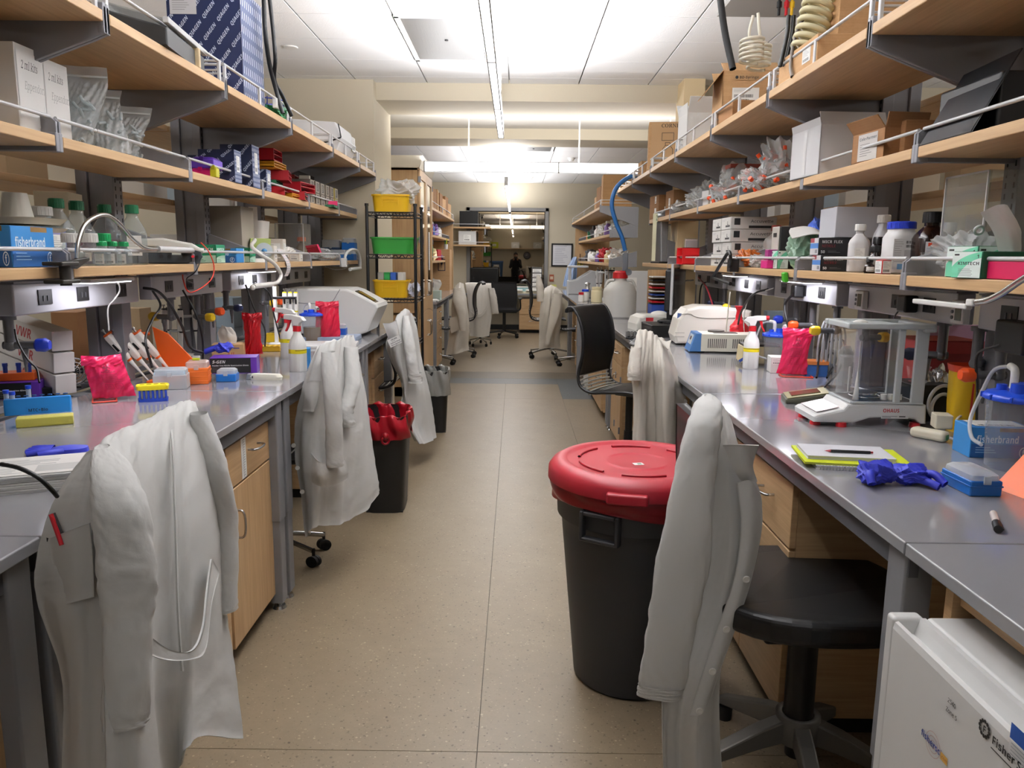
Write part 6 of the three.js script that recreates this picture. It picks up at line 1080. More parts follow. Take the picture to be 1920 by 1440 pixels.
// gooseneck lamps
{
  const o = thing('clamp_lamp', 'chrome gooseneck clamp lamp on the left lower shelf edge', 'lamp');
  part(o, 'clamp', [box(.06, .012, .09, -1.33, 1.43, -2.27, .004), box(.06, .012, .09, -1.33, 1.378, -2.27, .004), cyl(.016, .016, .07, -1.325, 1.372, -2.28, 16), ext([[-.06, .02], [.07, .035], [.07, .025], [0, 0]], .02, .002, -1.325, 1.42, -2.33, 0, PI / 2, 0)], M(0x3a3834, .4, { metalness: .4 }));
  part(o, 'gooseneck', tube([[-1.33,1.45,-2.355], [-1.33,1.49,-2.366], [-1.33,1.547,-2.406], [-1.335,1.579,-2.481], [-1.34,1.59,-2.565], [-1.345,1.573,-2.64], [-1.35,1.522,-2.741], [-1.35,1.49,-2.826], [-1.36,1.484,-2.96]], .007, 70, 10), chrome);
  part(o, 'head', [bar([-1.36,1.484,-2.96], [-1.36,1.481,-3.375], .012, 12)], greyLight);
}
{
  const o = thing('gooseneck_lamp', 'white gooseneck lamp bending below left shelf beside red lead', 'lamp'); const w = M(0xdedcd6, .35);
  part(o, 'gooseneck', tube([[-1.4,1.543,-4.19], [-1.35,1.499,-4.002], [-1.31,1.465,-4.009], [-1.29,1.417,-4.159], [-1.28,1.359,-4.232], [-1.28,1.326,-4.189], [-1.29,1.312,-4.1]], .01, 60, 12), w); part(o, 'head', [bar([-1.29,1.312,-4.1], [-1.33,1.307,-3.933], .013, 12), ball(.014, ...[-1.33,1.302,-3.916])], w); part(o, 'base', cyl(.05, .045, .02, ...[-1.4,1.426,-4.2], 24), w);
}
{
  const o = thing('gooseneck_lamp', 'white arched clip lamp at the far end of left lower shelf', 'lamp'); const w = M(0xe4e3df, .35);
  part(o, 'gooseneck', tube([[-1.33,1.399,-6.051], [-1.32,1.46,-6.032], [-1.31,1.502,-6.125], [-1.3,1.512,-6.28], [-1.3,1.483,-6.446], [-1.3,1.417,-6.505], [-1.3,1.36,-6.498]], .011, 50, 12), w); part(o, 'head', bar([-1.3,1.36,-6.498], [-1.32,1.356,-6.194], .014, 12), w); part(o, 'clip', box(.04, .07, .05, ...[-1.33,1.375,-6.03], .006), w);
}
cord('black wire of the arched clip lamp', [[-1.35,1.385,-5.505], [-1.33,1.359,-5.742], [-1.31,1.371,-6.013], [-1.31,1.403,-6.113], [-1.32,1.412,-6.007]], .002);
// boxes on the hidden halves of the double benches
for (const [s, w] of [[-1, 'left'], [1, 'right']]) for (let k = 0; k < 26; k++) { const lv = k % 3, y = [.9145, 1.3905, 1.7505][lv], x = s < 0 ? -2.0 : 1.84, sz = [rr(.12, .22), rr(.1, lv ? .26 : .3), rr(.12, .26)]; carton('carton', `${['cream', 'tan', 'white', 'pale blue', 'beige', 'brown', 'off white'][k % 7]} box on the hidden ${['bench', 'lower shelf', 'middle shelf'][lv]} behind the ${w} frames, ${['first', 'second', 'third', 'fourth', 'fifth', 'sixth', 'seventh', 'eighth', 'ninth'][k / 3 | 0]} from front`, [x - (lv ? 0 : -s * .2), y, -1.75 - k * .175], rr(-.2, .2), sz, M([0xd5d2ca, 0xb9a07c, 0xd9d9d6, 0x9fb0bd, 0xc8c0ae, 0xa8794e, 0xe0dfda][k % 7], .7), { group: `boxes behind the ${w} shelf frames` }); }
// rack contents
function binTub(label, pos, turn, [w, h, d], m, o2 = {}) {
  const o = thing('parts_bin', label, 'bin', pos, turn);
  part(o, 'body', [stack([[0, w * .45, d * .45, 7], [h - .008, w * .49, d * .49, 7], [h, w / 2, d / 2, 7]], 44, { noTop: true }), stack([[h - .012, w * .515, d * .515, 7], [h, w * .515, d * .515, 7]], 44, { noTop: true, noBottom: true })], m);
  if (o2.panel) part(o, 'label_panel', [box(w * .42, .004, .004, 0, h * .82, d * .49), box(w * .42, .004, .004, 0, h * .58, d * .485), box(w * .42, .004, .004, 0, h * .7, d * .487), box(.004, h * .5, .004, -w * .21, h * .33, d * .485), box(.004, h * .5, .004, w * .21, h * .33, d * .485)], m);
  return o;
}
binTub('yellow bin full of clear bags on top of the wire rack', [-.99, 1.806, -6.3], 0, [.3, .135, .26], yellow, { panel: 1 });
binTub('green plastic tub on the second level of the wire rack', [-.975, 1.481, -6.3], 0, [.36, .13, .3], M(0x2f8a34, .45));
binTub('yellow bin with coloured packets on the wire rack, lower', [-1.0, 1.136, -6.28], 0, [.28, .14, .26], yellow, { panel: 1 });
one('plastic_pouch', 'heap of clear bags in the top yellow bin', 'bag', blob(.34, .2, .26, .25, 2), bagClear, [-.95, 1.87, -6.3]);
for (const [x, c, l] of [[-1.08, bagClear, 'clear packet in the lower yellow bin, leftmost'], [-1.03, M(0x2a9a4a, .4), 'green packet standing in the lower yellow bin'], [-.98, M(0x2b56a8, .4), 'blue packet standing in the lower yellow bin'], [-.92, white, 'white packet standing in the lower yellow bin']]) carton('packet', l, [x, 1.145, -6.28], 0, [.045, .19, .14], c);
one('paper_bundle', 'folded papers poking out beside the lower yellow bin', 'paper', blob(.1, .12, .14, .3, 5), M(0xb9bccb, .7), [-.83, 1.136, -6.3]);

// ================= RIGHT SIDE: SHELVES =================
const cardPrint = (key, bg, f) => art(key, 256, 256, bg, f);
const barLab = labelBar;
// upper shelf
carton('carton', 'tall plain brown carton at the top right behind the hose', [1.3,2.153,-3.169], 0, [.24, .42, .3], card);
carton('carton', 'low brown carton behind the top right rail', [1.2,2.153,-3.061], 0, [.3, .1, .4], card, { prints: [['-x', .08, .05, labelPlain, .1]] });
carton('carton', 'open brown carton with barcode label and printed maker lettering', [1.25,2.153,-4.43], R(-4), [.3, .3, .3], card, { open: [[-1, 'x', -.9, .13], [1, 'z', 2.6, .12], [-1, 'z', .7, .1]], prints: [['+z', .14, .085, barLab, -.03, .02], ['+z', .13, .03, art('bds', 256, 60, '#b08c62', g => { g.fillStyle = '#222'; g.beginPath(); g.arc(30, 30, 16, 0, 7); g.fill(); txt(g, 'BD-Syringe', 56, 44, 38, '#2a211a'); }), -.03, .115]] });
carton('carton', 'brown carton half hidden below the barcode carton', [1.14,2.153,-4.19], R(3), [.15, .1, .34], cardDark);
carton('carton', 'tall white carton with open lid flaps on right upper shelf', [1.2,2.153,-5.216], R(2), [.25, .23, .24], M(0xd2d1ce, .7), { open: [[1, 'z', 1.1, .1], [-1, 'z', .9, .12], [-1, 'x', 1.5, .06]] });
carton('carton', 'tilted brown carton printed with a flask drawing', [1.2,2.153,-6.386], R(-8), [.3, .36, .34], card, { prints: [['+z', .26, .34, art('corn', 320, 420, '#b08c62', g => { txt(g, 'CORNING', 90, 40, 48, '#3a2a1c', 'serif'); g.strokeStyle = '#3a2a1c'; g.lineWidth = 5; g.strokeRect(100, 90, 110, 70); g.strokeRect(134, 180, 44, 26); g.beginPath(); g.moveTo(134, 206); g.lineTo(110, 240); g.lineTo(110, 370); g.lineTo(204, 370); g.lineTo(204, 240); g.lineTo(178, 206); g.stroke(); })], ['-x', .05, .1, labelPlain, .05, -.05]] });
carton('carton', 'small plain carton beyond the flask drawing carton', [1.2,2.153,-7.11], 0, [.2, .16, .2], card);
{ // coiled hoses and cords from the ceiling panel
  const p = [1.362,2.9,-4.783], o = thing('ceiling_outlet', 'grey service panel with hose fittings above right shelves', 'service panel', [p[0] + .1, 2.885, p[2] + .2]);
  part(o, 'panel', box(.57, .02, .55), M(0x8f8d88, .5)); for (const [x, c] of [[-.04, black], [0, red], [.03, yellow]]) part(o, 'fitting', [cyl(.008, .008, .1, x, -.1, .1, 12), cyl(.014, .014, .03, x, -.06, .1, 12)], c);
  for (const x of [.17, .23]) part(o, 'plug', cyl(.03, .028, .08, x, -.08, .15), black);
  const coil = (c, r, n, h, q) => Array.from({ length: n * 10 }, (_, k) => [c[0] + r * Math.cos(k * .628), c[1] - h * k / (n * 10), c[2] + r * Math.sin(k * .628)]);
  const w = M(0xd9d3c2, .4);
  const c1 = [1.061,2.454,-3.7], c2 = [1.126,2.448,-3.8]; cord('coiled white air hose, left one above the barcode carton', [[1.059,2.554,-3.7], [1.05,2.463,-3.7], ...coil([c1[0], c1[1], c1[2]], .05, 5, .1)], .007, w, 'coiled_hose', 'hose'); cord('coiled white air hose, right one above the barcode carton', [[1.095,2.58,-3.75], [1.116,2.472,-3.75], ...coil(c2, .05, 5, .1)], .0075, w, 'coiled_hose', 'hose');
  cord('thick black hose dropping from the ceiling to the barcode carton', [[0.914,2.667,-3.75], [0.948,2.498,-3.75], [0.981,2.324,-3.7]], .016, blackMatt, 'hose', 'hose');
  for (const [l, a] of [['black power cable dropping from the ceiling, left of two', 0], ['black power cable dropping from the ceiling, right of two', 9]]) cord(l, [[1.054,2.409,-3.2], [1.054,2.35,-3.2], [1.033,2.22,-3.2]].map(q => [q[0] + a * .0022, q[1], q[2]]), .009);
  cord('grey brown cord hanging beside the coiled cream hose', [[1.08,2.376,-3.1], [1.054,2.313,-3.1], [1.041,2.207,-3.1], [1.033,2.148,-3.05]], .007, M(0x6a625a, .5));
  const c3 = [1.145,2.452,-3.1], pts = []; for (let k = 0; k < 80; k++) { const a = k * .628, t = k / 80; pts.push([c3[0] + .05 * Math.cos(a) - .05 * t, c3[1] + .03 - .24 * t - .022 * Math.cos(a), c3[2] + .045 * Math.sin(a)]); } pts.push([1.112,2.251,-3.08], [1.105,2.192,-3.05]); cord('thick cream coiled hose hanging in front of the tall carton', pts, .0105, M(0xcfc7a2, .45), 'coiled_hose', 'hose');
}
// middle shelf
one('display_tray', 'black folded tray leaning on right middle shelf edge', 'tray', [ext([[-.12, 0], [.1, 0], [-.02, .2]], .02, .002), box(.2, .16, .3, .04, 0, -.0, .01), loft([[[-.13, 0, .16], [-.02, .21, .16]], [[-.13, 0, -.1], [-.02, .2, -.1]]], 4, 4, .004)], M(0x26282b, .35), [1.33, 1.8082, -2.28]);
carton('carton', 'open brown carton with a white printed panel, right middle shelf', [1.29,1.808,-2.778], R(6), [.15, .1, .2], cardDark, { open: [[-1, 'x', .9, .05], [1, 'z', 1.3, .05]], prints: [['-x', .12, .09, art('colep', 128, 128, '#c9c6c1', g => { txt(g, 'Cole-Parmer', 8, 30, 19, '#222'); lines(g, 14, 48, 80, 6, 11, '#444'); })], ['+z', .1, .07, cardDark]] });
carton('carton', 'brown printed carton lying behind the open one', [1.38,1.808,-2.794], 0, [.2, .12, .3], cardDark);
carton('carton', 'large white flap carton with shiny tape on right middle shelf', [1.33,1.808,-3.319], R(3), [.27, .19, .28], M(0xcfcfd0, .6), { open: [[1, 'z', 2.0, .06], [-1, 'x', 1.35, .03]], prints: [['-x', .03, .17, M(0xe6e6e6, .12)]] });
{
  const tubes = (n, w, h, d) => { const a = [], b = []; for (let k = 0; k < n; k++) { const x = rr(-.42, .42) * w, y = rr(.05, .8) * h, z = rr(-.42, .42) * d, e = [rr(0, 6), rr(0, 6), rr(0, 6)]; a.push(T(cyl(.007, .0085, .07, 0, -.04, 0, 8), x, y, z, ...e)); b.push(T(cyl(.011, .011, .02, 0, .03, 0, 10), x, y, z, ...e)); } return [a, b]; };
  for (const [p, l, w, h, d, s, n] of [[[1.33,1.808,-4.004], 'clear bag of orange capped tubes beside the white carton', .22, .26, .3, 2, 46], [[1.25,1.808,-4.031], 'low clear bag of orange capped tubes at the shelf edge', .2, .13, .4, 5, 40], [[1.27,1.808,-4.781], 'clear bag of orange capped tubes below the tube rack', .2, .13, .36, 7, 30]]) {
    const o = thing('tube_bag', l, 'bag', p); part(o, 'film', blob(w, h, d, .3, s), bagClear); const [a, b] = tubes(n, w, h, d);
    for (const [k, g, m] of [['tubes', a, M(0xdfe4e6, .3, { transmission: .5, ior: 1.4, thickness: 0 })], ['caps', b, M(0xdd4a12, .4)]]) { const q = part(o, k, g, m); q.userData.kind = 'stuff'; }
  }
}
{ const o = thing('tube_rack_bag', 'bagged clear tube rack with a red brown lid, right middle shelf', 'tube rack', [1.38,1.808,-4.861]); part(o, 'stand', box(.2, .1, .2, 0, 0, 0, .01), M(0xc9c6c3, .5)); const t = []; for (let i = 0; i < 6; i++) for (let j = 0; j < 6; j++) t.push(cyl(.009, .009, .1, -.08 + i * .032, .1, -.08 + j * .032, 8)); part(o, 'tubes', t, M(0xcfd0d0, .3, { transmission: .5, ior: 1.4, thickness: 0 })).userData.kind = 'stuff'; part(o, 'lid', box(.2, .025, .2, 0, .2, 0, .004), M(0x8f3b2c, .5)); part(o, 'film', blob(.28, .25, .3, .15, 4), bagClear); }
for (const [p, l, w, h, d, s] of [[[1.35,1.808,-5.523], 'crumpled clear bag left of the bagged rack', .22, .2, .34, 1], [[1.27,1.808,-5.502], 'crumpled clear bag with white packets at the shelf edge', .18, .12, .3, 3], [[1.27,1.808,-6.025], 'small clear bag in front of the second brown carton', .16, .1, .3, 6]]) one('plastic_pouch', l, 'bag', blob(w, h, d, .28, s), bagClear, p);
for (const [p, l] of [[[1.26,1.808,-4.949], 'white paper packet before the clear bags, right one'], [[1.26,1.808,-5.181], 'white paper packet before the clear bags, left one']]) carton('packet', l, p, .2, [.05, .1, .1], M(0xd9d8d6, .7), { prints: [['+z', .04, .06, labelPlain]] });
carton('carton', 'brown carton with labels at the far end of right middle shelf', [1.3,1.808,-6.931], R(5), [.18, .2, .3], cardDark, { prints: [['+z', .12, .08, barLab, .02, -.04], ['-x', .06, .08, labelPlain, .05, -.05], ['-x', .05, .06, labelPlain, .05, .06]] });
carton('carton', 'brown carton behind the clear bags on right middle shelf', [1.32,1.808,-6.398], R(4), [.16, .2, .24], cardDark, { prints: [['-x', .05, .08, labelPlain]] });
// lower shelf
{ const o = kimBox('large green wipe box with a pulled wipe at right picture edge', [1.31,1.426,-2.076], R(4), [.23, .07, .12], kimArt3, kimArt2); }
one('tissue', 'white wipe standing out of the large green box', 'tissue', loft([[[-.03, 0, 0], [0, 0, .01], [.03, 0, 0]], [[-.05, .05, 0], [-.02, .055, .015], [.025, .05, 0]], [[-.09, .1, .0], [-.05, .12, .01], [-.02, .12, 0]]], 10, 14, .001, foldN(.004, 8, 2)), M(0xdcdcd9, .9), [[1.31,1.426,-2.076][0], 1.497, [1.31,1.426,-2.076][2]]);
carton('carton', 'flat magenta box under the rail at right picture edge', [1.245, 1.4262, -1.86], 0, [.06, .045, .3], M(0xc01850, .45));
kimBox('small pale green wipe box in front of the clear tray', [1.27,1.426,-2.153], R(8), [.09, .085, .12], kimArt2, kimArt2);
{ const o = thing('acrylic_box', 'tall clear acrylic box standing on right lower shelf', 'box', [1.42,1.426,-2.383]); part(o, 'panes', [box(.14, .3, .004, 0, 0, .11), box(.14, .3, .004, 0, 0, -.11), box(.004, .3, .22, -.07, 0, 0), box(.14, .004, .22, 0, .3, 0)], acrylic); part(o, 'edges', [box(.005, .3, .005, -.07, 0, .11), box(.005, .3, .005, -.07, 0, -.11), box(.005, .005, .22, -.07, .298, 0)], greyLight); }
{ const o = thing('pouch_tray', 'clear tray heaped with plastic bags and hooks on right lower shelf', 'tray', [1.33,1.426,-2.31]); part(o, 'tray', stack([[0, .07, .12, 6], [.07, .08, .14, 6]], 40, { noTop: true }), acrylic); part(o, 'bags', blob(.15, .13, .26, .3, 9), bagClear); part(o, 'carton', box(.06, .05, .08, -.06, .0, .1), white); part(o, 'hook', torus(.012, .004, -.04, .13, .12, .4), greyLight); }
const amber = M(0x1c0d08, .15);
bottle('reagent_bottle', 'large brown bottle with white label and black cap', [1.36,1.426,-2.57], { r: .05, h: .16, q: 4, neck: .024, nh: .02, cap: black, capR: .03, capH: .035, mat: amber, label: art('sig', 200, 220, '#dfe1e6', g => { g.fillStyle = '#d2401c'; g.fillRect(20, 8, 90, 26); lines(g, 10, 50, 150, 5, 20, '#889'); txt(g, 'A', 150, 120, 60, '#1f3f8f'); }), lw: .085, lh: .095, ly: .36 });
bottle('chemical_jar', 'white chemical jar with a blue lid and barcode label', [1.3,1.426,-2.651], { r: .05, h: .145, q: 3.4, neck: .042, nh: .012, cap: M(0x1c35b0, .4), capR: .045, capH: .024, mat: M(0xd7d7d6, .45), sh: .82, cat: 'jar', label: art('chem', 220, 220, '#d9dbdc', g => { bars(g, 100, 14, 110, 20); bars(g, 100, 42, 110, 20); lines(g, 10, 20, 70, 10, 16, '#666'); g.fillStyle = '#b3b6ba'; g.fillRect(90, 80, 120, 96); g.fillStyle = '#6fa4d6'; g.fillRect(40, 180, 150, 40); }), lw: .09, lh: .1, ly: .45 });
bottle('wash_bottle', 'white plastic bottle half filled, beside the jar', [1.28,1.426,-2.92], { r: .037, h: .145, q: 3, neck: .014, nh: .02, cap: white, capR: .019, capH: .024, mat: M(0xcfcdcc, .4), label: labelPlain, lw: .035, lh: .045, ly: .45, turn: -.3 });
for (const [p, l, r, h, lb] of [[[1.22,1.426,-2.689], 'tiny brown bottle with black cap before the white bottle', .017, .035, 1], [[1.25,1.426,-2.718], 'brown bottle between the white bottle and the jar', .022, .07, 1], [[1.33,1.426,-2.873], 'taller brown bottle with a cube cap left of the jar', .026, .1, 1]]) bottle('reagent_bottle', l, p, { r, h, neck: r * .6, nh: .008, cap: black, capR: r * .72, capH: r, mat: amber, label: labelPlain, lw: r * 2, lh: h * .45, ly: .4 });
bottle('reagent_bottle', 'white capped pale bottle behind the blue lidded jar', [1.42,1.426,-3.039], { r: .035, h: .18, neck: .018, cap: white, capR: .024, capH: .03, mat: M(0xc4c6ca, .35) }); bottle('reagent_bottle', 'white bottle inside the tall acrylic box', [1.4,1.426,-2.541], { r: .028, h: .13, neck: .016, cap: white, capR: .021, capH: .03, mat: M(0xd4d5d8, .35) });
carton('carton', 'small red and white carton in front of the blue lidded jar', [1.215,1.426,-2.577], 0, [.03, .045, .05], M(0xb8201c, .5), { prints: [['-x', .045, .04, labelPlain], ['+z', .028, .04, labelPlain]] });
const mf = art('mflex', 256, 130, '#15161a', g => { txt(g, 'MICR●FLEX', 20, 40, 30, '#d8d8d8'); txt(g, 'NITRILE', 20, 72, 28, '#7a1c24'); txt(g, '50', 14, 118, 30, '#ddd'); lines(g, 70, 100, 100, 2, 10, '#888'); }), mfs = art('mfs', 160, 130, '#c9c7c8', g => { g.fillStyle = '#3b6fae'; g.fillRect(0, 40, 160, 40); g.fillStyle = '#8b2b38'; g.fillRect(0, 0, 80, 34); bars(g, 100, 90, 44, 28); });
carton('glove_box', 'black and blue glove box, lower of two on right shelf', [1.27,1.426,-3.13], R(-6), [.12, .062, .12], M(0x15161a, .4), { prints: [['+z', .118, .06, mf], ['-x', .118, .06, mfs]] }); carton('glove_box', 'black and blue glove box, upper of two on right shelf', [1.28,1.489,-3.176], R(-6), [.13, .068, .12], M(0x15161a, .4), { prints: [['+z', .128, .066, mf], ['-x', .118, .066, mfs]] });
carton('carton', 'grey white carton lying above the glove boxes', [1.38,1.559,-3.227], R(-4), [.2, .12, .2], M(0xb9bac0, .7)); one('plastic_pouch', 'white folded foil pouch lying on top of the glove boxes', 'bag', loft([[[-.12, 0, .1], [-.02, .02, .1], [.06, 0, .1]], [[-.1, .03, 0], [0, .05, 0], [.06, .02, 0]], [[-.06, .05, -.1], [0, .06, -.1], [.06, .05, -.1]]], 12, 12, .003), M(0xdcdad6, .6), [1.3,1.558,-3.449]); one('blue_bag', 'blue and white wrapped packet beside the grey white carton', 'packet', blob(.08, .1, .1, .25, 6), M(0x2b4fae, .4), [1.36,1.559,-3.537]);
one('plastic_bag', 'pale green crumpled bag left of the glove boxes', 'bag', blob(.13, .17, .2, .25, 4), M(0xa9cdb4, .25, { transmission: .5, ior: 1.4, thickness: 0 }), [1.28,1.426,-3.472]);
{ const o = thing('power_pack', 'upright beige and dark device with small display on right lower shelf', 'device', [1.33,1.426,-3.811]); part(o, 'case', box(.13, .2, .1, 0, 0, 0, .008), M(0x2b2b2c, .45)); part(o, 'face', [box(.006, .2, .1, -.067, 0, 0, .003), box(.12, .2, .006, 0, 0, .052, .003)].slice(0, 1), M(0xb8b2a8, .5)); part(o, 'display', box(.003, .02, .04, -.0715, .15, 0), black); }
kimBox('little green wipe box beside the magenta rack', [1.26,1.426,-3.725], 0, [.05, .085, .09], kimArt2); { const o = thing('tube_rack', 'magenta tube rack stack on right lower shelf', 'tube rack', [1.24,1.426,-3.786]); part(o, 'lower', box(.07, .04, .1, 0, 0, 0, .004), M(0xc41a72, .4)); part(o, 'upper', box(.05, .05, .05, 0, .04, 0, .004), M(0x8a1c66, .4)); }
bottle('reagent_bottle', 'squat grey brown jug behind the magenta rack', [1.42,1.426,-4.283], { r: .06, h: .19, q: 3, neck: .02, cap: M(0x8c2a22, .4), capR: .026, capH: .03, mat: M(0x7d7570, .4) });
one('plastic_pouch', 'orange tinted clear pouch sliding off the white slide boxes', 'bag', blob(.14, .1, .26, .25, 8), M(0xd9772c, .25, { transmission: .5, ior: 1.4, thickness: 0 }), [1.3,1.426,-4.347]); one('plastic_pouch', 'clear pouch right of the orange one', 'bag', blob(.12, .07, .2, .25, 2), bagClear, [1.26,1.426,-3.997]);
const acc = art('acc', 256, 90, '#cfcdc8', g => { g.fillStyle = '#151515'; g.fillRect(16, 10, 34, 50); g.fillRect(100, 64, 150, 20); txt(g, 'Accuvette', 110, 42, 30, '#222', 'sans-serif', 'normal'); }), accs = art('accs', 128, 90, '#d3d1cc', g => { g.fillStyle = '#222'; g.fillRect(60, 60, 60, 14); txt(g, 'L', 80, 56, 36, '#222'); lines(g, 10, 16, 50, 2, 10, '#999'); });
for (let j = 0; j < 4; j++) for (let k = 0; k < 2; k++) carton('slide_box', `white printed slide box, ${['bottom', 'second', 'third', 'top'][j]} layer of the ${k ? 'farther' : 'nearer'} stack`, [1.355 + (j === 3 ? .0 : .01 * (j % 2)), 1.4262 + j * .0705, -4.58 - k * .21], 0, [.26, .0695, .2], M(0xcbc9c4, .6), { prints: [['+z', .255, .066, acc], ['-x', .19, .066, accs]] });
rack3('bright red slanted rack at the shelf edge before the slide boxes', [1.25,1.426,-5.672], 0, [.12, .12, .2], M(0xd01c22, .4));
{ const o = thing('brochure_holder', 'clear acrylic pocket with papers behind the red rack', 'holder', [1.36,1.426,-6.066]); part(o, 'pocket', [box(.1, .18, .003, 0, 0, .03), box(.1, .2, .003, 0, 0, -.03)], acrylic); part(o, 'papers', box(.09, .19, .02, 0, 0, 0), M(0xd9c9cc, .7)); }
tipBox('small purple tip box beside the grey scanner tower', [1.33,1.426,-6.657], 0, [.06, .06, .08], M(0x5a2a86, .4));
{ // grey scanner tower and monitor
  const o = thing('scanner', 'grey upright scanner tower on the end of right lower shelf', 'scanner', [1.33, 1.4262, -6.75], R(8)); part(o, 'tower', ext([[-.11, 0], [-.06, 0], [-.05, .43], [-.1, .44], [-.125, .4]], .2, .008), M(0x8f9193, .35, { metalness: .4 })); part(o, 'stand', ext([[-.06, 0], [.14, 0], [.14, .14], [-.06, .2]], .2, .006), M(0x58595c, .45)); part(o, 'foot', box(.3, .015, .24, .02, -.0, 0, .004), black); part(o, 'sheet', box(.002, .4, .1, -.15, .02, .02), M(0xd9d8b8, .7)); txt; decal(o, 'print', .05, .07, art('two', 64, 80, '#cfd2b0', g => txt(g, '2', 14, 66, 70, '#2e4a2a')), -.15, .38, .075, 0, -PI / 2, 0).position.x = -.1515;
  one('storage_shelf', 'lower wooden end shelf below the grey scanner tower', 'shelf', [box(.3, .032, 1.2, 1.35, 1.393, -6.78, .003), box(.02, .06, 1.2, 1.49, 1.36, -6.78), box(.03, .47, .05, 1.49, .9145, -6.9)], wood);
  cord('thick blue hose arching from the shelf to the scanner tower', [[1.157,2.214,-7.3], [1.044,2.203,-7.3], [0.929,2.116,-7.3], [0.884,1.971,-7.3], [0.924,1.802,-7.3], [0.988,1.657,-7.3], [1.022,1.535,-7.3]], .02, M(0x2b6fb5, .4), 'hose', 'hose');
  one('hose_holster', 'grey holster with a blue knob holding the blue hose', 'holder', [box(.05, .2, .06, 0, -.12, 0, .01), cyl(.03, .03, .02, .03, -.1, .03, 20, PI / 2)], M(0x6a7078, .4), [1.025,1.436,-7.3]);
  const m = thing('monitor', 'slim black monitor standing sideways above the computer', 'monitor', [1.2, 1.03, -5.72], R(68)); part(m, 'panel', box(.5, .36, .02, 0, .04, 0, .006), greyLight); part(m, 'screen', box(.46, .3, .004, 0, .075, .011), M(0x1b1a1c, .18)); part(m, 'back', box(.4, .3, .05, 0, .06, -.035, .015), black); part(m, 'stand', [box(.06, .12, .04, 0, -.02, -.05), box(.24, .015, .18, 0, -.0255, -.03, .004)], black); part(m, 'note', box(.07, .07, .001, .2, .26, -.062), M(0x2f6fc0, .6));
  const c = thing('computer', 'black flat desktop computer under the sideways monitor', 'computer', [1.16, .9142, -5.62], R(3)); part(c, 'case', box(.4, .085, .36, 0, 0, 0, .004), black); part(c, 'vent', Array.from({ length: 7 }, (_, k) => box(.004, .004, .3, -.201, .014 + k * .01, 0)), M(0x3a3a3c, .5)).userData.kind = 'stuff'; part(c, 'foot_disc', cyl(.1, .1, .012, .02, .086, 0, 28), M(0x1c1c1e, .4));
}
{ const o = thing('keyboard', 'black keyboard at the edge of the right bench', 'keyboard', [0.867,0.914,-5.523], R(-8)); part(o, 'base', box(.14, .012, .42, 0, 0, 0, .004), black); const k = []; for (let i = 0; i < 5; i++) for (let j = 0; j < 14; j++) k.push(box(.018, .006, .022, -.048 + i * .024, .012, -.18 + j * .028, .002)); part(o, 'keys', k, M(0x18181a, .5)).userData.kind = 'stuff'; }
{ const o = thing('benchtop_mixer', 'white rounded benchtop device with red sticker by the keyboard', 'instrument', [1.12, .9142, -6.1], R(10)); part(o, 'body', ext([[-.2, 0], [.2, 0], [.2, .11], [-.13, .12], [-.18, .1], [-.2, .05]], .24, .014), M(0xdcdad2, .4)); decal(o, 'print', .06, .08, art('stick', 96, 128, '#d9d3b0', g => { g.fillStyle = '#b3202a'; g.fillRect(0, 0, 96, 44); lines(g, 10, 56, 76, 3, 12, '#333'); }), -.1, .06, .1215); part(o, 'dome', ball(.06, .02, .115, 0, 1.2, .5, 1), white); }
{ // carboy
  const o = thing('carboy', 'large white plastic carboy with red screw cap', 'bottle', [.985, .9142, -7.3]); part(o, 'body', stack([[0, .145, .145, 2.3], [.01, .155, .155, 2.3], [.24, .155, .155, 2.3], [.3, .13, .13, 2.2], [.34, .06, .06], [.38, .055, .055]], 44), M(0xdcdcd8, .4, { transmission: .12, ior: 1.4, thickness: 0 })); part(o, 'cap', stack([[.365, .07, .07], [.42, .068, .068], [.425, .055, .055], [.435, .05, .05]], 30), M(0xb8141c, .4)); for (const s of [-1, 1]) part(o, 'handle', tube([[s * .06, .345, .02], [s * .11, .34, .02], [s * .14, .28, .02]], .014, 20), M(0xdcdcd8, .4)); part(o, 'spigot', box(.02, .05, .02, .15, .04, .05), M(0xd5d5d2, .4)); }
carton('carton', 'tall narrow white box on the floor at the far right bench end', [.86, .012, -8.75], 0, [.1, .66, .35], M(0xd2d3d2, .6), { prints: [['-x', .2, .5, art('wb', 128, 256, '#d2d3d2', g => { g.fillStyle = '#444'; for (let k = 0; k < 9; k++) g.fillRect(20, 60 + k * 20, 24, 12); lines(g, 80, 90, 30, 8, 18, '#555'); })]], lid: M(0x2f4f86, .5) });

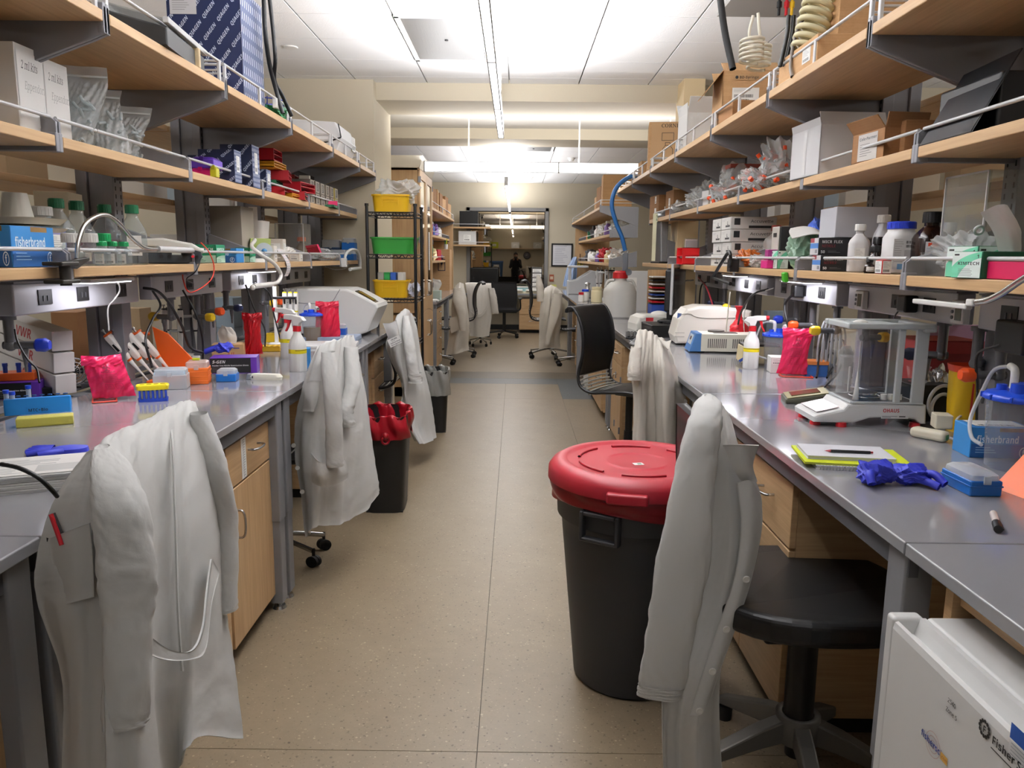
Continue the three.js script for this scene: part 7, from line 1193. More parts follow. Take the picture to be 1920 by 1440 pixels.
// ================= RIGHT SIDE: BENCH =================
{ // analytical balance
  const o = thing('balance', 'white analytical balance with glass draft shield and red feet', 'balance', [1.2, .9142, -2.64], R(-1)), w = M(0xd6d7d6, .4), fr = M(0xb9bfc0, .4); o.scale.set(.9, .92, .95);
  const sideP = [[-.205, .016], [-.06, .014], [.0, .034], [.1, .04], [.17, .03], [.19, .014], [.21, .014], [.205, .085], [.0, .09], [-.085, .085], [-.1, .066], [-.195, .044], [-.208, .036]];
  part(o, 'base', ext(sideP, .21, .008), w);
  part(o, 'control_panel', box(.085, .003, .16, 0, 0, 0).rotateZ(.225).translate(-.148, .0585, 0), M(0xe8d6d6, .2), 'glossy control panel');
  for (const [x, z] of [[-.185, .06], [-.185, -.06], [-.1, .092], [.18, .08]]) part(o, 'foot', cyl(.02, .018, .016, x, 0, z, 20), M(0xc0202a, .4));
  decal(o, 'print', .075, .019, art('ohaus', 256, 64, '#d2d3d2', g => txt(g, 'OHAUS', 8, 56, 62, '#b5222a')), .08, .064, .1058); decal(o, 'print', .1, .012, art('model', 256, 30, '#cfd0cf', g => { lines(g, 8, 8, 150, 2, 11, '#555', 4); g.fillStyle = '#444'; g.fillRect(170, 6, 60, 10); }), .09, .04, .1058);
  const x0 = -.07, x1 = .19, y0 = .088, y1 = .36, z = .1, c = (x0 + x1) / 2;
  part(o, 'shield_top', [box(x1 - x0 + .06, .022, .03, c - .01, y1, z - .004, .006), box(x1 - x0 + .06, .022, .03, c - .01, y1, -z + .004, .006), box(.03, .022, .2, x0 - .02, y1, 0, .006), box(.05, .03, .22, x1, y1 - .01, 0, .006), box(.14, .004, .17, c - .03, y1 + .012, 0)], fr);
  part(o, 'top_knob', ball(.02, x0 + .03, y1 + .02, .05, 1.4, .5, 1), white);
  for (const [x, zz] of [[.02, z], [x1 - .02, z], [x1 - .02, -z]]) part(o, 'shield_post', box(x > .1 ? .045 : .022, y1 - y0, .014, x + (x > .1 ? 0 : .075), y0, zz - .004 * Math.sign(zz), .002), fr);
  for (const g of [box(x1 - x0, y1 - y0, .003, c, y0, z), box(x1 - x0, y1 - y0, .003, c, y0, -z), box(.003, y1 - y0, 2 * z, x0, y0, 0)]) part(o, 'pane', g, glass);
  part(o, 'pane_track', [box(x1 - x0, .006, .012, c, y0, z), box(x1 - x0, .006, .012, c, y0, -z), box(.012, .006, .2, x0, y0, 0)], fr); part(o, 'floor_plate', box(x1 - x0 - .02, .003, .18, c, y0, 0), M(0x55585a, .3, { metalness: .6 }));
  part(o, 'pan', [cyl(.045, .045, .006, .02, y0 + .02, 0, 32), cyl(.006, .006, .02, .02, y0, 0), torus(.055, .003, .02, y0 + .012, 0, PI / 2)], chrome); part(o, 'weight', [0, 1, 2].map(k => cyl(.012, .012, .02, .08 + k * .028, y0 + .003, .03, 18)), white); part(o, 'brush', lathe([[0, 0], [.011, 0], [.009, .03], [.003, .1], [0, .11]], -.03, y0 + .003, .04), white);
}
{ const o = thing('balance_display', 'small wedge display with olive screen before the balance', 'display', [1.157,0.914,-3.009], R(-12)); o.scale.setScalar(1.2); part(o, 'case', ext([[-.07, 0], [.07, 0], [.07, .04], [-.07, .014]], .12, .004), M(0x4a4a3c, .45)); part(o, 'bezel', box(.13, .003, .115, 0, 0, 0, .001).rotateZ(.184).translate(0, .0275, 0), M(0x9c9468, .4)); part(o, 'screen', box(.09, .003, .07, 0, 0, 0).rotateZ(.184).translate(-.005, .0295, 0), M(0x4f4c2c, .15)); }
{ const o = thing('glass_cylinder', 'clear cylinder on a round steel tray left of the balance', 'vessel', [1.399,0.914,-3.231]); part(o, 'tray', [lathe([[0, .004], [.09, .004], [.1, .014], [.104, .014], [.094, 0], [0, 0]], 0, 0, 0, 40)], chrome); part(o, 'cylinder', stack([[.006, .03, .03], [.17, .03, .03], [.2, .015, .015]], 28), M(0xcfd2d4, .15, { transmission: .8, ior: 1.4, thickness: 0 })); part(o, 'rod', [bar([.05, .01, .02], [.05, .22, .02], .004), bar([-.005, .01, .06], [-.005, .12, .06], .004)], greyLight); }
carton('vortex_mixer', 'white mixer with an oval printed badge left of the balance', [1.559,0.914,-3.525], R(-10), [.1, .12, .1], M(0xd0cec8, .4), { cat: 'instrument', prints: [['+z', .07, .09, art('vtx', 96, 128, '#d0cec8', g => { g.fillStyle = '#222'; g.beginPath(); g.ellipse(44, 64, 26, 56, 0, 0, 7); g.fill(); g.save(); g.rotate(-PI / 2); txt(g, 'Thermo', -106, 54, 26, '#eee'); g.restore(); })]] });
wasteBag('pink autoclave bag on a red wire stand, right bench', [1.357,0.914,-3.674], R(-10), { w: .145, h: .215, print: bagPrint, flare: 1, standW: .07, lean: -.02 });
wasteJar('clear suction jar with blue lid behind the right pink bag', [1.352,0.914,-3.944], R(-70), .95, {}); wasteJar('large suction jar with blue lid and hoses at right picture edge', [1.365,0.914,-2.047], R(-100), 1.08, {});
carton('carton', 'white carton beside the right pink bag', [1.321,0.914,-3.811], R(-8), [.1, .08, .1], M(0xd9d8d4, .6), { prints: [['+z', .05, .03, labelPlain, -.02, .02]] }); carton('carton', 'blue box with orange rim behind the right pink bag', [1.458,0.914,-3.714], R(-5), [.1, .07, .1], M(0x2b5a9c, .5), { lid: M(0xc9783a, .5) });
sprayBottle('white spray bottle with yellow band before the beige heater block', [1.216,0.914,-3.934], R(-15)); 
{ const o = thing('heat_block', 'beige heating block with black top behind the right spray bottle', 'instrument', [1.31,0.914,-4.102], R(-6)); part(o, 'case', stack([[.012, .1, .07, 8], [.02, .11, .075, 8], [.1, .105, .07, 8]], 40), M(0xc9b98e, .5)); part(o, 'top', box(.19, .012, .12, 0, .1, 0, .003), M(0x2a2522, .4)); part(o, 'foot', [cyl(.01, .01, .012, -.08, 0, .05), cyl(.01, .01, .012, .08, 0, .05)], black); part(o, 'blue_tape', [box(.05, .014, .002, -.09, .03, .074, 0, 0, 0, .6), box(.04, .014, .002, -.07, .06, .074, 0, 0, 0, .6)], M(0x2a4a9a, .5)); }
{ const o = thing('heater', 'cream dry bath with blue sloped front and vent slots', 'instrument', [1.25, .9142, -4.66], R(-4)); part(o, 'case', box(.33, .105, .2, .03, .008, 0, .005), M(0xddd9c9, .45)); part(o, 'front', ext([[-.2, .006], [-.13, .006], [-.13, .115], [-.165, .115]], .2, .004), M(0x3f6ea5, .45)); part(o, 'panel', box(.004, .06, .12, 0, 0, 0).rotateZ(-.3).translate(-.187, .045, 0), M(0xbcc4ca, .4)); part(o, 'display', box(.005, .022, .035, 0, 0, 0).rotateZ(-.3).translate(-.182, .07, 0), M(0x5a1518, .3)); part(o, 'vent', Array.from({ length: 20 }, (_, k) => box(.005, .055, .003, -.09 + k * .0115 + (k > 9 ? .03 : 0), .03, .0995)), M(0x3b3a35, .6)).userData.kind = 'stuff'; part(o, 'well', [box(.14, .004, .09, .02, .113, 0), cyl(.05, .05, .01, -.02, .113, -.05)], M(0x4a4540, .4)); part(o, 'foot', [-.12, .15].map(x => box(.03, .009, .15, x, 0, 0)), black); part(o, 'rod', bar([.03, .115, 0], [.04, .36, 0], .004), M(0xd9d4c4, .4)); }
{ const o = thing('thermal_cycler', 'large cream rounded machine with blue shield badge, right bench', 'instrument', [1.27, .9142, -5.08], R(-3)); const w = M(0xe0dbd0, .4); part(o, 'body', ext([[-.22, .012], [.25, .012], [.25, .23], [.1, .25], [-.08, .255], [-.16, .235], [-.21, .17], [-.235, .06]], .28, .016), w); part(o, 'lid_seam', tube([[-.2, .2, .1415], [-.14, .205, .1415], [-.1, .185, .1415], [.24, .185, .1415]], .0025), M(0x8d8980, .5)); part(o, 'badge', ext([[-.02, .03], [.02, .03], [.022, 0], [0, -.035], [-.022, 0]], .004, .001).rotateY(-PI / 2 + .5).translate(-.2, .175, .1), M(0x4a5f8f, .4)); part(o, 'groove', [.055, .08].map(y => box(.06, .004, .004, -.2, y, .1395)), M(0xa9a49a, .5)); part(o, 'foot', [-.15, .18].map(x => cyl(.02, .02, .014, x, 0, .09)), black); }
{ const o = thing('waste_bag', 'red waste bag knotted at the top behind the cream machine', 'waste bag', [1.388,0.914,-4.76]); part(o, 'bag', sock([[0, .0, 0, .06, .04, 0], [0, .06, 0, .068, .045, 0], [0, .14, 0, .055, .038, 0], [-.005, .19, 0, .02, .018, 0], [-.006, .24, 0, .016, .014, 0], [-.006, .27, 0, .03, .02, 0]], 26, 40, .07, true), M(0xc4202c, .3, { transmission: .2, ior: 1.4, thickness: 0 })); part(o, 'stand', box(.1, .01, .08, 0, -.0, 0), orange); }
carton('adapter', 'cream plug adapter standing upright beside the balance', [1.36, .9472, -2.4], R(-14), [.05, .045, .06], M(0xd7d0bb, .45), { cat: 'adapter', r: .004 }); carton('adapter', 'cream power brick with a green switch beside the balance', [1.315, .9142, -2.38], R(35), [.045, .032, .11], M(0xd7d0bb, .45), { cat: 'adapter', r: .012, prints: [['+z', .018, .016, M(0x1f7a3c, .4), -.002]] });
cord('white cord curving from the green switched brick', [[1.35, .93, -2.33], [1.38, .92, -2.32], [1.42, .925, -2.38], [1.43, .96, -2.44], [1.5, .98, -2.5]], .004, white); for (const [l, r] of [['grey cable loop behind the balance, outer', .06], ['grey cable loop behind the balance, inner', .045]]) one('cable', l, 'cable', torus(r, .006, 0, r, 0, 0, .3, 0, 5), greyLight, [1.47, .93, -2.6]);
carton('box', 'dark block behind the power bricks', [1.46, .9142, -2.72], 0, [.15, .13, .16], M(0x0f1211, .5), { cat: 'device' });
carton('carton', 'blue printed carton behind the large suction jar', [1.395,0.914,-2.194], R(-4), [.17, .09, .1], M(0x2f7fc0, .5), { prints: [['+z', .165, .088, fisherArt], ['+y', .14, .08, labelPlain]] });
{ const o = thing('sharps_bag', 'yellow waste bag with a red rim behind the large jar', 'waste bag', [1.52, .9142, -2.5], R(-8)); part(o, 'bag', stack([[0, .075, .04, 4], [.1, .08, .045, 4], [.2, .082, .05, 4]], 44, { noTop: true }), M(0xd9ae1a, .4)); part(o, 'rim', stack([[.2, .084, .052, 4], [.222, .088, .056, 4]], 44, { noTop: true, noBottom: true }), M(0xd6401a, .4)); part(o, 'strip', box(.006, .17, .002, -.03, .01, .047), M(0xc03018, .5)); }
carton('tray', 'dark red trays stacked behind the yellow bag', [1.62, .9142, -2.95], 0, [.24, .26, .2], M(0x8c1f20, .5), { cat: 'tray', lid: M(0xa82a28, .5) }); 
one('foil', 'crumpled aluminium foil between beaker and yellow bag', 'foil', blob(.1, .18, .1, .3, 5), M(0xb9b9b8, .25, { metalness: .9 }), [1.52, .9142, -2.75]); { const o = thing('beaker', 'glass beaker in front of the crumpled foil', 'beaker', [1.44, 1.0445, -2.72]); part(o, 'glass', stack([[0, .03, .03], [.05, .038, .038], [.055, .041, .041]], 30, { noTop: true }), glass); }
{ const o = thing('glass_bottle', 'bottle with a dark green band lying behind the large jar', 'bottle', [1.6, .9742, -2.2], R(80)); part(o, 'body', cyl(.05, .05, .2, 0, 0, 0, 28, PI / 2), M(0xd9e0e2, .1, { transmission: .8, ior: 1.4, thickness: 0 })); part(o, 'cap', cyl(.03, .03, .03, 0, 0, .22, 24, PI / 2), M(0x1b5a3a, .4)); part(o, 'cradle', box(.1, .01, .18, 0, -.06, .1), M(0x8d9a50, .5)); }
// notebooks, pencil, gloves, tip box, marker
{ const y = BT, c = [.94, 0, -2.09]; const nb = (l, w, h, d, dx, dz, yy, m, t) => { const o = thing('notebook', l, 'notebook', [c[0] + dx, yy, c[2] + dz], R(t)); part(o, 'cover', [box(w, .002, d), box(w, .002, d, 0, h - .002, 0)], m); part(o, 'pages', box(w - .004, h - .004, d - .004, 0, .002, 0), M(0xd5d3cd, .8)); return o; };
  const a = nb('white spiral notebook at the bottom of the pile', .26, .011, .18, .015, .012, y, M(0xd4d6da, .6), -8); part(a, 'spiral', Array.from({ length: 30 }, (_, k) => torus(.006, .0012, -.12 + k * .0083, .006, .09, 0, PI / 2)), M(0x9a9a9c, .4)).userData.kind = 'stuff';
  nb('lime yellow notebook below the white pad', .28, .006, .19, 0, 0, y + .0115, M(0xc3cf1e, .55), -9); nb('white note pad with a dark edge on top of the pile', .23, .01, .14, -.012, -.01, y + .018, M(0xcfd0d6, .6), -8);
  const p = thing('pencil', 'black pencil with red ends lying on the white pad', 'pencil', [.93, y + .0325, -2.075], R(-7)); part(p, 'barrel', bar([-.05, 0, 0], [.055, 0, 0], .0042), black); part(p, 'tip', T(new THREE.ConeGeometry(.0042, .018, 10), -.059, 0, 0, 0, 0, PI / 2), M(0x8c1a22, .4)); part(p, 'end', bar([.055, 0, 0], [.062, 0, 0], .003), M(0x8c1a22, .4)); }
glove('crumpled violet blue glove on the right bench, left one', [0.914,0.914,-1.881], .3, [blob(.1, .06, .08, .22, 2), tube([[-.02, .03, .02], [-.045, .035, .03], [-.05, .015, .045]], .011)]);
glove('crumpled violet blue glove on the right bench, right one', [1.004,0.914,-1.884], -.4, [blob(.09, .05, .08, .24, 7), tube([[.02, .02, -.01], [.05, .03, .0], [.075, .012, .02]], .0105), tube([[.01, .02, .02], [.04, .016, .035], [.06, .01, .045]], .01)]);
tipBox('blue tip box with a clear ribbed lid on the right bench', [1.13, .9142, -1.84], R(1), [.078, .056, .125], M(0x0f5aa6, .35), { split: .68, tiers: [.4] });
{ const o = thing('marker', 'black and white marker pen lying on the right bench', 'marker', [1.03, .9232, -1.575], R(-27)); part(o, 'barrel', bar([0, 0, -.06], [0, 0, .01], .0075), M(0xc9bfba, .4)); part(o, 'cap', [bar([0, 0, .01], [0, 0, .055], .0088), box(.003, .003, .035, .009, -.0015, .035)], black); }
{ const o = thing('pipette_rack', 'orange sloping rack at the right picture edge', 'rack', [1.25, .9142, -1.8], R(12)); part(o, 'plate', ext([[-.04, 0], [.12, 0], [.12, .14], [.1, .14]], .14, .004), orange); } pipette('white pipette tip resting on the right orange rack', [1.2, .955, -1.74], [0, R(12), R(-50)], {});
carton('device', 'white device corner with dark print at right picture edge', [1.3, .9142, -1.58], R(-8), [.18, .03, .12], M(0xd7d6d3, .4), { cat: 'device', prints: [['+z', .1, .014, labelPlain], ['+y', .08, .04, labelPlain, -.03, .02]] });
// raceway extras
for (const [l, d] of [['small grey thermometer box on right raceway, farther', 3.12], ['small grey thermometer box on right raceway, nearer', 2.42]]) { const o = thing('thermometer', l, 'thermometer', [1.395, 1.275, -d]); part(o, 'case', box(.025, .075, .07, 0, 0, 0, .006), M(0xc4c3c0, .45)); part(o, 'display', box(.003, .05, .034, -.0125, .012, .01), M(0x55584c, .2)); part(o, 'button', [.02, .038, .055].map(y => cyl(.006, .006, .003, -.0125, y, -.022, 12, 0, 0, PI / 2)), M(0x55585c, .4)); }
carton('adapter', 'black power adapter plugged into the raceway at right edge', [1.39, 1.22, -2.12], 0, [.06, .09, .13], black, { cat: 'adapter', r: .008 });
for (const [l, p] of [['black plug adapter on right raceway above the pink bag', [1.385,1.311,-3.806]], ['black plug on right raceway beside the white lamp arm', [1.385,1.315,-2.732]]]) carton('adapter', l, [p[0], p[1] - .025, p[2]], 0, [.05, .06, .06], black, { cat: 'adapter', r: .008 });
for (const [l, pts, r, m] of [
  ['black cable from the plug adapter above the pink bag', [[1.36,1.306,-3.787], [1.34,1.251,-3.839], [1.34,1.174,-3.801], [1.36,1.109,-3.793]], .006, black], ['black cable from the raceway behind the red bag', [[1.4,1.306,-4.299], [1.36,1.277,-4.404], [1.36,1.154,-4.643], [1.38,1.029,-4.779]], .006, black],
  ['white cord hanging from the right raceway', [[1.4,1.316,-4.211], [1.38,1.239,-4.565], [1.4,1.101,-4.714], [1.42,0.936,-4.716]], .003, white], ['pink red cord hanging behind the cream machine', [[1.4,1.327,-5.949], [1.36,1.246,-5.471], [1.37,1.123,-5.336], [1.38,1.096,-5.46]], .006, M(0xc33a4a, .4)],
  ['black cables looping from the far right raceway', [[1.42,1.299,-6.211], [1.4,1.269,-6.47], [1.4,1.129,-6.61], [1.42,0.984,-6.719]], .006, black], ['black cable behind the cream machine', [[1.42,1.303,-5.694], [1.4,1.27,-5.834], [1.4,1.108,-5.869], [1.42,1.006,-5.88]], .006, black],
  ['thin black cable inside the balance shadow', [[1.62, 1.12, -2.95], [1.58, 1.09, -2.9], [1.59, 1.03, -2.9], [1.58, .97, -2.88]], .003, black], ['black cable from the right raceway to the adapter', [[1.38,1.307,-2.759], [1.38,1.276,-2.8], [1.4,1.252,-2.853]], .003, black], ['black cord under the adapter at right edge', [[1.36, 1.24, -2.15], [1.36, 1.2, -2.25], [1.4, 1.1, -2.3], [1.44, .98, -2.35]], .004, black],
  ['tangle of black cable left of the balance, big loop', [[1.364,0.914,-3.438], [1.608,0.914,-3.962], [1.68,0.914,-3.967], [1.464,0.914,-3.444], [1.306,0.914,-3.226]].map((p, i) => [p[0], .925 + [.02, .12, .14, .05, 0][i], p[2]]), .005, black], ['tangle of black cable left of the balance, small loop', [[1.484,0.914,-3.682], [1.637,0.914,-3.964], [1.587,0.914,-3.775], [1.464,0.914,-3.566]].map((p, i) => [p[0], .925 + [.0, .07, .06, .0][i], p[2]]), .005, black],
]) cord(l, pts, r, m);
for (const [l, d, k, y, t] of [['gas valve with orange knob above the yellow bag', 2.3, 'orange', 1.12, PI], ['gas valve with navy knob right of the balance', 2.42, 'navy', 1.14, .6], ['gas valve with navy knob behind the balance', 2.62, 'navy', 1.14, PI * .9], ['gas valve with yellow knob above the right pink bag', 3.5, 'yellow', 1.14, PI], ['gas valve with mustard knob left of the balance', 3.2, 'yellow', 1.14, .3], ['gas valve with orange knob left of the pink bag', 3.78, 'orange', 1.14, PI], ['gas valve with blue knob left of the pink bag', 4.0, 'blue', 1.15, PI], ['gas valve with yellow knob behind the cream machine', 5.0, 'yellow', 1.15, PI], ['gas valve with navy knob behind the cream machine', 5.4, 'navy', 1.15, PI]]) valve(l, [1.46, y, -d], t, knob[k], { up: 1.268 - y });
{ const o = thing('arm_lamp', 'white LED lamp arm on a chrome gooseneck at right edge', 'lamp'); part(o, 'gooseneck', tube([[1.17,1.45,-1.752], [1.17,1.422,-1.813], [1.17,1.394,-1.868], [1.17,1.376,-1.918], [1.17,1.368,-1.966]], .0085, 40, 10), chrome); part(o, 'head', [box(.02, .014, .27, 0, -.007, 0, .004).rotateX(-.0).translate(...[1.17,1.354,-2.129]), box(.022, .018, .03, 0, -.009, 0, .004).translate(...[1.17,1.366,-1.98])], M(0xdcdcd8, .35)); part(o, 'clamp', box(.05, .06, .05, 1.2, 1.37, -1.72, .006), black); }
{ const o = thing('folding_lamp', 'black folding arm lamp clipped to the right lower shelf', 'lamp'); part(o, 'arm', [tube([[1.12,1.365,-4.411], [1.12,1.456,-4.224], [1.12,1.506,-4.096], [1.12,1.484,-4.072], [1.15,1.428,-4.18]], .009, 30, 10), bar([1.12,1.365,-4.411], [1.16,1.337,-4.187], .01)], black); part(o, 'clip', box(.05, .07, .06, ...[1.17,1.4,-4.194], .006), black); }
one('clip', 'bright green spring clip on the right lower shelf edge', 'clip', box(.02, .045, .04, 0, -.005, 0, .007, 0, 0, .15), M(0x3a9c1e, .4), [1.192, 1.375, -3.43]);
{ const o = thing('tubing', 'bundle of clear tubing behind the right pink bag', 'tubing', [1.5, .9142, -3.68]); for (let k = 0; k < 6; k++) part(o, 'tube', tube([[.02 * k - .04, 0, 0], [.02 * k - .05, .18, .02], [.015 * k - .02, .27, .0], [.02 * k, .2, -.04], [.02 * k, .02, -.05]], .005, 30, 8), M(0xdadcde, .15, { transmission: .6, ior: 1.4, thickness: 0 })); }
carton('panel', 'purple pink panel standing behind the balance', [1.82, .9142, -3.15], 0, [.3, .3, .02], M(0xb08aa2, .4), { cat: 'panel' });

// ================= FAR BAY =================
const X2 = [[-1, -1.05, -1.52], [1, 1.0, 1.47]];
for (const [s, xf, xb] of X2) {
  const w = side(s), e = s < 0 ? 13.3 : 14.1;
  shelf(s, 'top', 9.45, e, xf, xb, 2.04, `${w} far upper shelf stacked with brown cartons`); shelf(s, 'mid', 9.45, e, s * 1.13, xb, 1.72, `${w} far middle shelf with mixed supplies`); shelf(s, 'low', 9.45, e, s * 1.13, xb, 1.37, `${w} far lower shelf above the bench`);
  one('end_panel', `maple end panel closing the ${w} far shelves`, 'panel', box(.62, 1.15, .03, s * 1.38, .915, -e - .03), woodV);
  const g = ['first', 'second', 'third', 'fourth', 'fifth', 'sixth', 'seventh', 'eighth', 'ninth', 'tenth'];
  let z = 9.7;
  for (let k = 0; k < 7 && z < e - .4; k++) { const wd = rr(.28, .4), h = s < 0 ? rr(.2, .38) : [.4, .3, .2][k % 3]; if (s > 0 && k > 2) break; carton('carton', `${g[k]} brown carton from the front on ${w} far upper shelf`, [s * 1.25, 2.0722, -z - wd / 2], rr(-.08, .08), [.36, h, wd], k % 2 ? cardDark : card, { prints: [['+z', .1, .08, labelPlain]] }); z += wd + .08; }
  const cols = [0xd9d9d6, 0xb5232c, 0x2b6f4a, 0xe3e1da, 0x2d56a0, 0xc97a3a, 0xe8e6e2, 0x7a5a9c, 0xd9c99a, 0x4b4b4e];
  for (const [y, n, nm] of [[1.752, 9, 'middle'], [1.402, 10, 'lower']]) for (let k = 0; k < n; k++) {
    const d = 9.7 + k * (e - 10.1) / n, c = cols[(k * 3 + (s > 0 ? 2 : 0) + n) % 10], l = `${['white', 'red', 'green', 'cream', 'blue', 'orange', 'pale', 'purple', 'tan', 'dark'][(k * 3 + (s > 0 ? 2 : 0) + n) % 10]} ${k % 3 ? 'packet' : 'bag'} on ${w} far ${nm} shelf, ${g[k]} from the front`;
    if (k % 3 === 0) one('plastic_pouch', l, 'bag', blob(rr(.2, .28), rr(.14, .22), .3, .3, k), s > 0 && k === 0 ? bagClear : M(c, .5), [s * 1.28, y, -d]); else if (k % 3 === 1) carton('packet', l, [s * 1.28, y, -d], rr(-.2, .2), [rr(.12, .24), rr(.1, .2), rr(.14, .24)], M(c, .6), { prints: [['+z', .08, .06, labelPlain]] }); else bottle('reagent_bottle', l, [s * 1.24, y, -d], { r: .05, h: rr(.1, .17), neck: .025, cap: M(cols[(k + 1) % 10], .5), capR: .032, capH: .03, mat: M(c, .4) });
  }
}
// left far bench
carton('carton', 'brown carton with fragile symbols standing on the far left bench', [-1.36, .9142, -12.7], 0, [.6, .66, .4], card, { prints: [['+z', .12, .19, art('frag', 96, 150, '#b08c62', g => { g.strokeStyle = '#2a2233'; g.lineWidth = 10; g.strokeRect(6, 6, 84, 138); g.fillStyle = '#2a2233'; g.fillRect(30, 40, 10, 70); g.fillRect(56, 40, 10, 70); }), -.17, .08], ['+z', .12, .19, art('frag2', 96, 150, '#b08c62', g => { g.strokeStyle = '#2a2233'; g.lineWidth = 10; g.strokeRect(6, 6, 84, 138); g.fillStyle = '#2a2233'; g.beginPath(); g.moveTo(28, 34); g.lineTo(68, 34); g.lineTo(50, 80); g.lineTo(50, 114); g.lineTo(46, 114); g.lineTo(46, 80); g.fill(); }), .17, .08]] });
carton('tissue_box', 'pale green tissue box on the far left bench', [-1.06, .9142, -10.3], 0, [.14, .1, .2], M(0xaebfb4, .6), { cat: 'box' }); one('tissue', 'white tissue standing out of the pale green box', 'tissue', loft([[[-.04, 0, 0], [.04, 0, 0]], [[-.08, .09, 0], [.08, .09, .01]], [[-.06, .15, 0], [.06, .14, 0]]], 8, 10, .002, foldN(.01, 9, 1)), M(0xd9d9d6, .9), [-1.06, 1.015, -10.3]);
one('paper_bundle', 'white papers lying at the front of the far left bench', 'paper', [box(.22, .01, .3, 0, 0, 0), box(.2, .008, .28, .02, .01, .01, 0, 0, .2)], M(0xd5d5d2, .8), [-1.08, .9142, -9.6]);
bottle('reagent_bottle', 'tall red canister on the far left bench', [-1.3, .9142, -10.2], { r: .05, h: .3, neck: .03, cap: red, capR: .04, mat: red }); one('plastic_pouch', 'clear bag of tubing beside the red canister', 'bag', blob(.24, .26, .3, .3, 4), bagClear, [-1.22, .9142, -10.6]);
{ const o = thing('pen_cup', 'cup of green and yellow pens above the brown symbol carton', 'cup', [-1.14, 1.576, -12.7]); part(o, 'cup', stack([[0, .03, .03], [.08, .035, .035]], 20, { noTop: true }), M(0xb9b9b6, .4)); for (let k = 0; k < 5; k++) part(o, 'pen', bar([0, .01, 0], [rr(-.04, .04), .17, rr(-.03, .03)], .005), [M(0x1b7a4a, .4), M(0xd6d81c, .4), black, M(0x1b5a8a, .4), M(0x1b7a4a, .4)][k]); }
// shelf over the far left desk
{ const o = thing('storage_shelf', 'far wall shelf unit left of the dark window', 'shelf', [-.9, 0, -15.43]); for (const y of [1.66, 2.0]) { part(o, 'board', box(.78, .03, .5, 0, y, 0), wood); part(o, 'bracket', ext([[-.25, 0], [.25, 0], [.25, -.03], [-.25, -.12]], .02, .002, .3, y, 0, 0, PI / 2, 0), metalGrey); part(o, 'rail', bar([-.38, y + .08, .25], [.38, y + .08, .25], .006), railWhite); } }
carton('case', 'black square case on the far wall shelf', [-.92, 2.031, -15.4], 0, [.36, .3, .3], black, { cat: 'case' }); carton('carton', 'white printed carton on the lower far wall shelf', [-.95, 1.691, -15.4], 0, [.34, .26, .3], M(0xcfcfcc, .6), { prints: [['+z', .14, .12, labelPlain]] });
{ const o = thing('monitor', 'black monitor on the window desk seen from the front', 'monitor', [-.62, .766, -15.3], 0); part(o, 'panel', box(.56, .4, .03, 0, .08, 0, .005), black); part(o, 'screen', box(.53, .36, .003, 0, .1, .016), M(0x050506, .25)); part(o, 'stand', [box(.2, .012, .16), box(.05, .14, .03, 0, .01, -.03)], black); }
carton('tissue_box', 'blue and white tissue box on the window desk', [.12, .8062, -15.05], .2, [.24, .09, .13], M(0x9fc3c6, .5), { cat: 'box', lid: white }); for (const [l, x] of [['white paper roll on the desk step, left', -.02], ['white paper roll on the desk step, right', .36]]) one('paper_roll', l, 'paper', bar([-.16, .02, 0], [.16, .02, 0], .02), M(0xd9d7cc, .6), [x, .806, -14.99 + .05]); one('tape_roll', 'yellow tape roll at the left end of the desk step', 'tape', cyl(.035, .035, .03), yellow, [-.2, .806, -14.98]);
{ const o = thing('drawer_box', 'small grey drawer box with white labels on the desk', 'box', [.42, .766, -15.35]); part(o, 'case', box(.2, .5, .25, 0, 0, 0, .004), M(0x4a4846, .5)); for (let k = 0; k < 5; k++) part(o, 'drawer', box(.17, .07, .01, 0, .04 + k * .09, .128), labelPlain); }
// wall pieces at the right of the window
{ const o = thing('framed_notice', 'white notice in a black frame on the far wall', 'picture', [.93, 1.28, -15.69]); part(o, 'frame', [box(.4, .03, .025, 0, 0, 0), box(.4, .03, .025, 0, .43, 0), box(.03, .46, .025, -.2, 0, 0), box(.03, .46, .025, .2, 0, 0)], black); part(o, 'sheet', box(.38, .44, .01, 0, .01, 0), art('noticeb', 128, 150, '#d9dade', g => lines(g, 14, 16, 90, 10, 12, '#99a'))); }
one('wall_print', 'small orange printed card on the far wall', 'card', box(.09, .14, .006), art('ocard', 48, 72, '#a85a3c', g => { g.fillStyle = '#d8c0a8'; g.fillRect(8, 20, 32, 30); }), [.73, .98, -15.693]); one('sticky_note', 'yellow sticky notes below the orange card', 'note', box(.1, .08, .004), M(0xd9d67a, .7), [.78, .84, -15.694]);
one('hanging_shirt', 'blue striped shirt hanging on the right maple end panel', 'shirt', loft([[[1.02, 1.46, -14.0], [1.08, 1.48, -13.96], [1.1, 1.44, -13.98]], [[.9, 1.2, -14.0], [1.0, 1.2, -13.92], [1.1, 1.2, -13.97]], [[.86, .95, -14.0], [.98, .95, -13.9], [1.1, .95, -13.97]]], 24, 24, .006, foldN(.02, 14, 1)), art('shirt', 128, 16, '#7f97bd', g => { g.fillStyle = '#a9bbd6'; for (let k = 0; k < 8; k++) g.fillRect(k * 16, 0, 6, 16); }));
